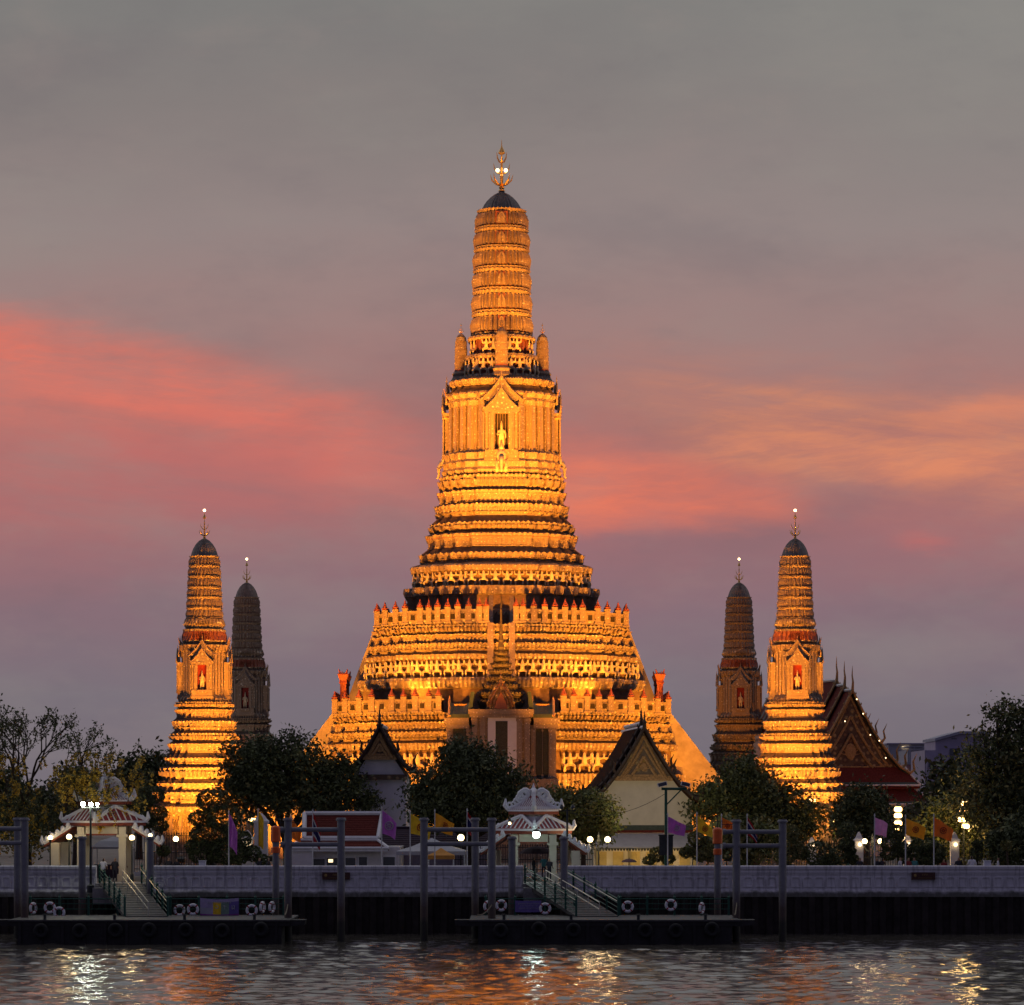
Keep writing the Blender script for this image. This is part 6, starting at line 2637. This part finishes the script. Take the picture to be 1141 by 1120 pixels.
# ---------------------------------------------------------------- trees
def tree(name, label, cat, px, D, blobs, n, leaf, mats, weights, trunk_r=.3, base=None, forks=None, clump=.55, depth=1.0, group=None, seed=1, limbs=True, per=34, shell=2.0, lean=0.0, foot=None):
    rng = np.random.default_rng(seed)
    rr = random.Random(seed)
    s = D / F
    x0 = X(px, D)
    root = thing(name, label, cat, (x0, D, GZ), group=group)
    bl = []
    for b in blobs:
        cx, cz = X(b[0], D) - x0, Z(b[1], D) - GZ
        ry = (b[2] + b[3]) / 2 * s * depth
        cy = rr.uniform(-.35, .35) * ry
        bl.append((cx, cy, cz, b[2] * s, ry, b[3] * s))
    pts, ic, cc, k = crown_points(bl, n, clump, per, rng, shell)
    keep = pts[:, 2] > .25
    pts, ic = pts[keep], ic[keep]
    mi = rng.choice(len(mats), size=k, p=np.array(weights) / sum(weights))[ic]
    flip = rng.random(len(mi)) < .25
    mi[flip] = rng.choice(len(mats), size=flip.sum(), p=np.array(weights) / sum(weights))
    from_mesh('crown', leaf_mesh('crown', pts, leaf, mats, mi, 1.0, 0, rng), root)
    mb = MB()
    zc = min(b[2] for b in bl)
    fork = foot if foot is not None else max(1.2, zc * .55)
    mb.path([(0, 0, 0), (lean * .4, 0, fork * .5), (lean, 0, fork)], [trunk_r * 1.35, trunk_r, trunk_r * .85], 8)
    if limbs:
        for b in bl:
            st = Vector((lean, 0, fork))
            e = Vector(b[:3])
            m_ = st.lerp(e, .5) + Vector((rr.uniform(-.4, .4), rr.uniform(-.4, .4), rr.uniform(-.2, .5)))
            mb.path([st, m_, e], [trunk_r * .6, trunk_r * .4, trunk_r * .15], 6)
            for q in range(5):
                d = Vector((rr.gauss(0, 1), rr.gauss(0, 1), rr.gauss(.3, .8))).normalized()
                t = Vector((d.x * b[3], d.y * b[4], d.z * b[5])) * .85
                a = m_.lerp(e, rr.uniform(.2, 1))
                mb.path([a, a.lerp(e + t, .5) + Vector((0, 0, .15)), e + t], [trunk_r * .2, trunk_r * .13, trunk_r * .05], 5)
    mb.build('trunk', ['bark'], root)
    return root


LD = ['leaf_dark', 'leaf_mid', 'leaf_olive']
tree('broad_tree', 'broad dark tree before the lit prang and the chapel, glints between its leaves', 'tree', 322, 252, [(283, 850, 36, 30), (325, 842, 30, 26), (270, 878, 26, 24), (312, 880, 44, 26), (362, 862, 28, 28), (385, 882, 30, 24), (350, 890, 34, 20), (408, 892, 14, 16), (272, 902, 14, 12)],
     24000, .165, LD, (6, 3, 1), .34, clump=.55, seed=11, lean=-.3)
tree('round_tree', 'dense round dark tree in front of the spired shrine', 'tree', 522, 244, [(523, 858, 40, 32), (492, 880, 36, 34), (558, 880, 33, 34), (525, 898, 58, 28), (478, 902, 22, 20), (512, 842, 22, 18), (465, 882, 12, 12), (588, 905, 14, 18)],
     24000, .16, LD, (7, 3, .6), .36, clump=.5, seed=12)
tree('bushy_tree', 'small bushy tree lit yellow by the pair of globe lamps', 'tree', 650, 239, [(650, 905, 30, 24), (668, 906, 20, 24), (630, 893, 20, 18), (640, 925, 22, 20), (672, 925, 14, 14), (615, 890, 14, 12)],
     11000, .155, ['leaf_mid', 'leaf_olive', 'leaf_bright'], (3, 3, 3), .2, clump=.42, seed=13)
tree('spreading_tree', 'dark spreading tree between the cream hall and the lit prang', 'tree', 842, 250, [(828, 858, 22, 20), (835, 880, 34, 30), (870, 896, 34, 26), (898, 912, 22, 18), (800, 892, 22, 26), (785, 880, 8, 10), (778, 906, 12, 16), (845, 920, 40, 26), (882, 925, 22, 16)],
     22000, .16, LD, (6, 4, 1), .3, clump=.5, seed=14)
tree('garden_tree', 'olive leafy tree low behind the grey mooring frame, in front of the spreading one', 'tree', 822, 240, [(815, 925, 30, 18), (840, 930, 30, 16), (800, 940, 22, 16), (835, 948, 36, 14)],
     5000, .19, ['leaf_mid', 'leaf_olive', 'leaf_bright'], (4, 3, 1), .16, clump=.4, seed=15)
tree('tall_tree', 'large loose tree filling the far garden corner, ragged at the top', 'tree', 1118, 243, [(1122, 800, 20, 22), (1140, 790, 14, 18), (1095, 818, 12, 12), (1112, 790, 10, 10), (1088, 838, 10, 10), (1128, 835, 36, 34), (1098, 862, 32, 32), (1140, 870, 46, 44), (1082, 890, 30, 26), (1120, 905, 50, 34), (1165, 840, 40, 50), (1178, 900, 46, 50)],
     19000, .18, ['leaf_dark', 'leaf_mid', 'leaf_olive'], (4, 3, 3), .4, clump=.55, seed=16, per=30)
tree('hall_tree', 'dark tree standing before the red roofs of the ordination hall', 'tree', 966, 272, [(962, 894, 26, 18), (952, 914, 28, 22), (976, 916, 20, 18)],
     10000, .18, LD, (6, 3, 2), .28, clump=.55, seed=17)
tree('lamplit_tree', 'green tree lit up by the hidden amber lamp tower', 'tree', 1052, 250, [(1052, 910, 30, 20), (1085, 918, 28, 26), (1040, 930, 28, 22), (1078, 944, 34, 18), (1108, 930, 26, 26)],
     13000, .155, ['leaf_mid', 'leaf_olive', 'leaf_bright'], (4, 2, 3), .2, clump=.42, seed=18)
tree('corner_tree', 'dark low tree under the ragged large one at the picture edge', 'tree', 1122, 233, [(1120, 936, 22, 22), (1142, 930, 24, 28), (1130, 950, 36, 14)],
     5500, .17, LD, (7, 2, 0.4), .2, clump=.38, seed=19)
tree('back_tree', 'dark rounded tree behind the warm gate, left of the lit prang', 'tree', 155, 312, [(152, 862, 24, 22), (172, 858, 14, 18), (160, 885, 34, 26), (130, 880, 14, 18), (185, 880, 12, 16)],
     9500, .24, ['leaf_dark', 'leaf_mid'], (7, 2), .3, clump=.6, seed=20)
tree('back_tree', 'dark tree behind the flowering one, left of the warm gate', 'tree', 85, 262, [(84, 872, 20, 18), (70, 900, 36, 26), (108, 898, 22, 22), (20, 900, 36, 26)],
     6500, .24, ['leaf_dark', 'leaf_mid'], (7, 2), .3, clump=.6, seed=21)
for i, (px, py, w, h, D_, lab) in enumerate(((1032, 908, 22, 18, 300, 'shadowed far tree under the pinkish apartment block'), (1062, 872, 26, 28, 305, 'shadowed far tree in front of the grey-violet apartment block'),
                                    (330, 885, 30, 26, 330, 'distant dark tree glimpsed between lit prang and pyramid'), (775, 890, 24, 20, 340, 'distant dark tree at the foot of the brown prang'),
                                    (-20, 872, 44, 34, 330, 'distant dark tree at the far edge behind the flowering one'), (1135, 880, 40, 34, 330, 'distant dark tree behind the ragged large tree'))):
    tree('far_tree', lab, 'tree', px, D_, [(px, py, w, h), (px - w * .6, py + 14, w * .8, h * .8), (px + w * .6, py + 14, w * .8, h * .8), (px, py + h, w * 1.1, h)],
         3800, .30, ['leaf_dark', 'leaf_mid'], (6, 2), .3, clump=.7, seed=30 + i)


# far-off wood behind the temple, one mass along the horizon
rngw = np.random.default_rng(77)
bl = [(x + rngw.uniform(-3, 3), 470 + rngw.uniform(-25, 25), GZ + rngw.uniform(2.0, 4.2), rngw.uniform(5, 8), 5, rngw.uniform(2.6, 4.4)) for x in np.arange(-330, 331, 7.0)]
pw_, icw, ccw, kw = crown_points(bl, 42000, .8, 34, rngw)
okw = pw_[:, 2] > GZ
o = from_mesh('distant_treeline', leaf_mesh('distant_treeline', pw_[okw], .42, ['leaf_dark', 'leaf_mid'], rngw.choice(2, size=kw, p=(.7, .3))[icw][okw], 1.0, 0, rngw))
tag(o, 'dark low wood along the horizon behind the temple', 'treeline', kind='stuff')


def bare_tree(label, px, D, spread, height_px, n_gen, seed, name='bare_tree', leafy=None, blossom=None, r0=.26, cat='tree', base_blobs=None, starts=((0, 1),)):
    """open tree: branching limbs with sparse leaves at the twig ends and hanging blossom"""
    rng = np.random.default_rng(seed)
    rr = random.Random(seed)
    root = thing(name, label, cat, (X(px, D), D, GZ))
    mb = MB()
    tips, mids = [], []

    def grow(p, d, L, r, g):
        segs = 3
        pts, rad = [p], [r]
        q = p
        for i in range(segs):
            d = (d + Vector((rr.gauss(0, .17), rr.gauss(0, .17), rr.gauss(.03, .10)))).normalized()
            q = q + d * L / segs
            pts.append(q)
            rad.append(r * (1 - .35 * (i + 1) / segs))
            if g < n_gen - 1:
                mids.append(q)
        mb.path(pts, rad, 6 if r > .06 else 4)
        if g == 0:
            tips.append((q, d))
            return
        for k in range(3 if g >= n_gen - 1 else rr.choice((2, 3))):
            ax = Vector((rr.gauss(0, 1), rr.gauss(0, 1), rr.gauss(.15, .6))).normalized()
            grow(q if k else pts[-2], (d * 1.0 + ax * spread).normalized(), L * rr.uniform(.62, .86), r * .62, g - 1)
    s = D / F
    H = height_px * s
    for dx_, up in starts:
        grow(Vector((dx_, 0, 0)), Vector((dx_ * .02, 0, 1)), H * .34 * up, r0, n_gen)
    mb.build('trunk', ['bark'], root)
    if leafy:
        n, size, mats, w = leafy
        P = []
        for q, d in tips:
            for _ in range(n):
                P.append(q - d * rr.uniform(-.1, .8) + Vector((rr.gauss(0, .16), rr.gauss(0, .16), rr.gauss(0, .14))))
        P = np.array(P)
        mi = rng.choice(len(mats), size=len(P), p=np.array(w) / sum(w))
        if base_blobs:
            bl = [(X(b[0], D) - X(px, D), rr.uniform(-1, 1), Z(b[1], D) - GZ, b[2] * s, b[2] * s * .8, b[3] * s) for b in base_blobs]
            p2, ic, cc, k = crown_points(bl, 5200, .42, 16, rng)
            mi = np.concatenate([mi, rng.choice(len(mats), size=k, p=np.array(w) / sum(w))[ic]])
            P = np.concatenate([P, p2])
        ok = P[:, 2] > .3
        from_mesh('crown', leaf_mesh('crown', P[ok], size, mats, mi[ok], 1.1, 0, rng), root)
    if blossom:
        n, size, zlo, zhi = blossom
        P = []
        src = [q for q, d in tips] + [m for m in mids if rr.random() < .4]
        src = [q for q in src if zlo < q.z < zhi]
        if base_blobs:
            src += [Vector(c) for c in cc if rr.random() < .55]
        for q in src:
            if rr.random() < .62:
                ln = rr.uniform(.4, 1.1)
                for _ in range(n):
                    t = rr.random()
                    P.append(q + Vector((rr.gauss(0, .09), rr.gauss(0, .09) - .25, -ln * t)))
        P = np.array(P)
        P = P[P[:, 2] > .4]
        from_mesh('blossom', leaf_mesh('blossom', P, size, ['blossom_yellow', 'leaf_olive'], (rng.random(len(P)) < .25).astype(int), .9, 0, rng), root)
    return root


bare_tree('open-branched tree hung with yellow blossom beside the warm pier gate', 28, 237, .55, 195, 5, 5, 'flowering_tree', (14, .115, ['leaf_dark', 'leaf_mid', 'leaf_olive'], (3, 3, 2)), (22, .13, 2.0, 9.5), .24,
          base_blobs=[(8, 912, 34, 34), (48, 902, 40, 34), (80, 902, 24, 30), (40, 930, 52, 24), (-20, 890, 30, 40)], starts=((-1.8, 1.0), (.3, 1.05), (2.2, .92)))
bare_tree('thin leafless tree before the grey-violet apartment block', 1046, 262, .6, 105, 4, 9, 'bare_tree', (1, .10, ['leaf_dark'], (1,)), None, .12)


# ---------------------------------------------------------------- clipped topiary
def topiary(label, px, D, balls, seed, mats=('leaf_dark', 'leaf_mid'), w=(3, 2), dens=230, leaf=.12):
    """cloud-pruned shrub: clipped pads of fine leaves on a bent stem; balls (x, y, rx, ry) in pixels"""
    rng = np.random.default_rng(seed)
    s = D / F
    x0 = X(px, D)
    root = thing('topiary_shrub', label, 'topiary', (x0, D, GZ), group='clipped topiary along the river wall')
    mb = MB()
    prev = Vector((0, 0, 0))
    for i, (bx, by, rx, ry) in enumerate(sorted(balls, key=lambda b: -b[1])):
        c = Vector((X(bx, D) - x0, rng.uniform(-.2, .2), Z(by, D) - GZ))
        a, b, d = rx * s, rx * s * .95, ry * s
        k = int(dens * (a * b + a * d + b * d) * 1.5) + 160
        u_ = rng.normal(size=(k, 3))
        u_ /= np.linalg.norm(u_, axis=1)[:, None]
        lump = 1 + .09 * np.sin(u_[:, 0] * 7 + i) * np.cos(u_[:, 2] * 6 + u_[:, 1] * 5)
        P = np.array(c) + u_ * np.array((a, b, d)) * (lump * (.86 + .16 * rng.random(k)))[:, None]
        mi = rng.choice(len(mats), size=k, p=np.array(w) / sum(w))
        from_mesh('foliage', leaf_mesh('foliage', P, leaf, list(mats), mi, .9, 0, rng), root)
        m_ = prev.lerp(c, .5) + Vector((rng.uniform(-.15, .15), 0, 0))
        mb.path([prev, m_, c], [.10, .08, .06], 6)
        if i % 2 == 0:
            prev = c
    mb.build('stem', ['bark'], root)
    return root


topiary('tall dark cloud-pruned tree in tiers before the lit prang', 240, 236, [(237, 892, 19, 13), (225, 912, 15, 9), (250, 912, 20, 15), (238, 930, 26, 13), (228, 950, 19, 13), (252, 948, 22, 15), (216, 944, 10, 9)], 1)
topiary('small clipped shrub of round pads beside the tall cloud-pruned tree', 278, 233, [(268, 935, 13, 10), (281, 951, 10, 9), (266, 953, 12, 10), (292, 958, 8, 6)], 2)
topiary('flat-tiered dark pruned tree behind the wing of the warm gate', 172, 243, [(166, 886, 18, 10), (172, 906, 15, 9), (178, 920, 10, 7), (160, 916, 10, 8), (182, 948, 8, 6)], 3)
OL = ('leaf_mid', 'leaf_olive')
topiary('olive clipped shrub of many balls under the drooping yellow flag', 777, 231, [(775, 934, 9, 8), (788, 940, 8, 8), (764, 950, 7, 6), (780, 952, 10, 8), (792, 955, 8, 6), (770, 945, 7, 6)], 4, OL, (2, 3))
topiary('low olive clipped dome between the white awning posts', 733, 232, [(733, 952, 10, 8), (744, 957, 8, 6), (723, 959, 7, 5)], 5, OL, (2, 3))
topiary('olive ball-topped topiary just right of the grey mooring frame', 884, 231, [(881, 928, 10, 9), (886, 943, 9, 7), (876, 952, 12, 10), (893, 950, 9, 8)], 6, OL, (2, 3))
topiary('broad dark clipped dome in front of the squat lit fence', 912, 231, [(912, 951, 18, 14), (926, 958, 10, 8)], 7)
topiary('dark mushroom-shaped topiary with balls before the lit prang', 943, 233, [(944, 925, 10, 9), (943, 941, 9, 7), (949, 948, 5, 4), (937, 953, 11, 11), (951, 958, 6, 6)], 8)
topiary('dark tiered topiary beside the blazing lamp tower', 997, 233, [(996, 926, 11, 8), (993, 940, 12, 8), (1004, 944, 9, 7), (990, 952, 9, 7), (1008, 955, 8, 8)], 9)
topiary('spreading dark clipped shrub below the orange flag', 1030, 233, [(1030, 942, 16, 9), (1040, 950, 14, 11), (1022, 953, 13, 10), (1034, 957, 18, 7)], 10)
topiary('small dark stem topiary near the white-shirted visitor', 1089, 233, [(1089, 941, 6, 5), (1088, 951, 7, 8)], 11)
topiary('ball-headed clipped tree in front of the dark corner tree', 1121, 229.5, [(1121, 942, 7, 6)], 12, OL, (2, 3))


# ---------------------------------------------------------------- people
def person_mesh(v):
    """standing figure, one skin: head, neck, arms, legs; colours by height"""
    rr = random.Random(v)
    tw = rr.uniform(-.05, .05)
    V = [(0, 0, .95), (0, 0, 1.15), (0, .01, 1.36), (0, 0, 1.47), (tw * .5, -.02, 1.56), (tw, -.01, 1.70),
         (-.19, 0, 1.38), (-.27, .02, 1.12), (-.26, -.08 - .1 * rr.random(), .88), (.19, 0, 1.38), (.27, .03, 1.12), (.24, -.10 - .15 * rr.random(), .92),
         (-.10, 0, .88), (-.11, -.02, .48), (-.12, .03, .06), (-.12, -.12, .03), (.10, 0, .88), (.11, .01, .48), (.12, .04, .06), (.12, -.11, .03)]
    Ed = [(0, 1), (1, 2), (2, 3), (3, 4), (4, 5), (2, 6), (6, 7), (7, 8), (2, 9), (9, 10), (10, 11), (0, 12), (12, 13), (13, 14), (14, 15), (0, 16), (16, 17), (17, 18), (18, 19)]
    R = [(.16, .11), (.15, .11), (.17, .11), .055, (.085, .10), (.075, .095), .06, .045, .038, .06, .045, .038, .09, .065, .05, .035, .09, .065, .05, .035]
    return skin_mesh('person', V, Ed, R, 1, ('skin', 'trousers', 'shirt_white', 'hair'))


BODIES = [person_mesh(k) for k in range(3)]


def person(label, px, D, shirt, z=GZ, rz=0.0, k=0, hair='hair', scale=1.0):
    me = BODIES[k % 3].copy()
    me.name = 'person'
    me.materials[2] = MT[shirt]
    for p in me.polygons:
        c = p.center
        if c.z > 1.47:
            p.material_index = 3 if (c.z > 1.66 or c.y > .025) else 0
        elif c.z > .92 and not (abs(c.x) > .235 and c.z < 1.12):
            p.material_index = 2
        elif abs(c.x) > .18 and c.z > .78:
            p.material_index = 0
        else:
            p.material_index = 1
    o = from_mesh('person', me, None, (X(px, D), D, z), rz)
    o.scale = (scale,) * 3
    tag(o, label, 'person', 'visitors in the temple garden')
    return o


person('visitor in dark shirt before the fence of the lit prang', 188, 231, 'shirt_dark', k=0)
person('visitor low at the wall foot near the pale planter box', 197, 233, 'shirt_dark', k=1, scale=.93)
person('visitor in dark shirt beside the limp yellow flag', 289, 230, 'shirt_dark', k=2, rz=1.0)
person('visitor in dark shirt under the orange lantern post', 299, 230, 'shirt_dark', k=0, rz=2.2)
person('visitor in white shirt standing in the doorway of the warm gate', 115, 228.5, 'shirt_white', k=1, rz=3.0)
person('visitor in dark clothes in the middle of the warm gate doorway', 128, 229, 'shirt_dark', k=2)
person('visitor in red shirt at the inner pillar of the warm gate', 138, 233, 'shirt_red', k=0, rz=1.0)
person('visitor beneath the dark parasol in the central gate', 595, 233, 'shirt_dark', k=0, rz=2.0)
person('visitor at the head of the central ramp by the white pillar', 612, 228.5, 'shirt_dark', k=1, rz=.5)
person('visitor with bag-dark shirt deep inside the central gate', 606, 238, 'shirt_teal', k=2)
person('dark-haired visitor in front of the white pillar left of the globe lamps', 958, 230, 'shirt_dark', k=2)
person('first of two dark visitors side by side under the pink flag', 977, 230, 'shirt_dark', k=0, rz=.5)
person('second of two dark visitors side by side under the pink flag', 983, 230, 'shirt_dark', k=1, rz=2.6)
person('visitor in white shirt between topiary and golden flag pole', 1003, 231, 'shirt_white', k=0, rz=1.0)
person('visitor with bare shoulders at the foot of the golden flag pillar', 1012, 230, 'shirt_red', k=2, rz=.3)
person('visitor in teal shirt beside the tiered shrub', 1019, 231, 'shirt_teal', k=1)
person('visitor in red shirt crouched low behind the wall by the orange flag', 1052, 230, 'shirt_red', k=1, scale=.93)
person('dark-haired visitor right of the orange flag pillar', 1068, 230, 'shirt_dark', k=0, scale=1.02)
person('broad visitor in bright white shirt alone by the wall', 1083, 227, 'shirt_white', k=2, rz=PI, scale=1.12)
person('visitor in pale shirt near the dark corner tree', 1112, 231, 'shirt_white', k=1, rz=1.4)


def planter(label, px, D):
    root = thing('planter_box', label, 'planter', (X(px, D), D, 4.87), group='pale planter boxes on the wall')
    mb = MB()
    mb.box(-.24, .24, -.16, .16, 0, .30)
    mb.box(-.27, .27, -.19, .19, .30, .36)
    mb.build('box', ['white_paint'], root)


planter('pale planter box on the wall before the tall cloud-pruned tree', 225.5, 223.35)
planter('pale planter box on the wall near the far garden corner', 1100, 223.35)


def parasol(label, px, py, D, r):
    z = Z(py, D)
    root = thing('parasol', label, 'parasol', (X(px, D), D, GZ), group='dark parasols')
    h = z - GZ
    mb = MB()
    mb.lathe([(r, h - r * .42), (r * .93, h - r * .33), (r * .7, h - r * .15), (r * .4, h - r * .04), (.04, h), (.02, h + .1)], (0, 0, 0), 10)
    mb.build('canopy', ['cloth_dark'], root)
    mb = MB()
    mb.lathe([(.03, 0), (.03, h)], (0, 0, 0), 6)
    mb.lathe([(.3, 0), (.3, .08), (.05, .12)], (0, 0, 0), 10)
    mb.build('pole', ['pole_dark'], root)


parasol('large dark parasol open inside the central gate', 598, 943, 234.5, 1.3)
parasol('low dark parasol in front of the yellow shutters', 701, 957, 233, .6)


def stall(label, px, D):
    s = D / F
    root = thing('food_stall', label, 'stall', (X(px, D), D, GZ))
    mb = MB()
    mb.lathe([(1.5, 2.2), (1.5, 2.35), (.9, 2.8), (.05, 3.1)], (0, 0, 0), square=True)
    mb.build('canopy', ['cloth_white'], root)
    for sx in (-1, 1):
        for sy in (-1, 1):
            mb = MB()
            mb.tube((sx * 1.4, sy * 1.4, 0), (sx * 1.4, sy * 1.4, 2.2), .04, n=6)
            mb.build('leg', ['pole_white'], root)
    mb = MB()
    mb.box(-1.2, 1.2, -.9, -.3, 0, .95)
    mb.box(-1.3, 1.3, -1.0, -.2, .95, 1.02)
    mb.build('counter', ['cloth_dark'], root)


stall('white canopied stall seen through the doorway of the warm gate', 126, 240)


# ---------------------------------------------------------------- ropes and cables
def rope(label, pts, r, mat='hull_black', cat='rope', sag=.0):
    a = Vector(pts[0])
    P = []
    for p, q in zip(pts[:-1], pts[1:]):
        p, q = Vector(p), Vector(q)
        for i in range(10):
            t = i / 10
            w = p.lerp(q, t) - a
            w.z -= sag * 4 * t * (1 - t)
            P.append(w)
    P.append(Vector(pts[-1]) - a)
    mb = MB()
    mb.path(P, r, 5)
    o = mb.build('mooring_rope' if cat == 'rope' else 'power_cable', [mat], None, a)
    return tag(o, label, cat)


M('rope_tan', (.20, .17, .12), .9, .3, 6, .2)
rope('tan mooring rope slung from the pier end to the two-post frame before the low building', [(X(318, 208), 207.4, DT + .3), (X(321, 210.6), 210.3, DT + .9)], .04, 'rope_tan', sag=.15)
rope('tan mooring rope slung from the central pier to the frame before the topiary garden', [(X(818, 208), 207.4, DT + .3), (X(820.5, 210.6), 210.3, DT + 1.0)], .04, 'rope_tan', sag=.15)
rope('tan mooring rope from the central pier to the post with purple banner behind', [(X(532, 208), 207.4, DT + .3), (X(548, 209.5), 209.2, DT + .9)], .04, 'rope_tan', sag=.2)
rope('thin power cable drooping from the unlit twin lamp to the green floodlight pole', [(X(632, 226.5), 226.5, Z(905, 226.5)), (X(742, 229), 229, Z(884, 229))], .018, cat='cable', sag=.8)
bpy.context.view_layer.update()
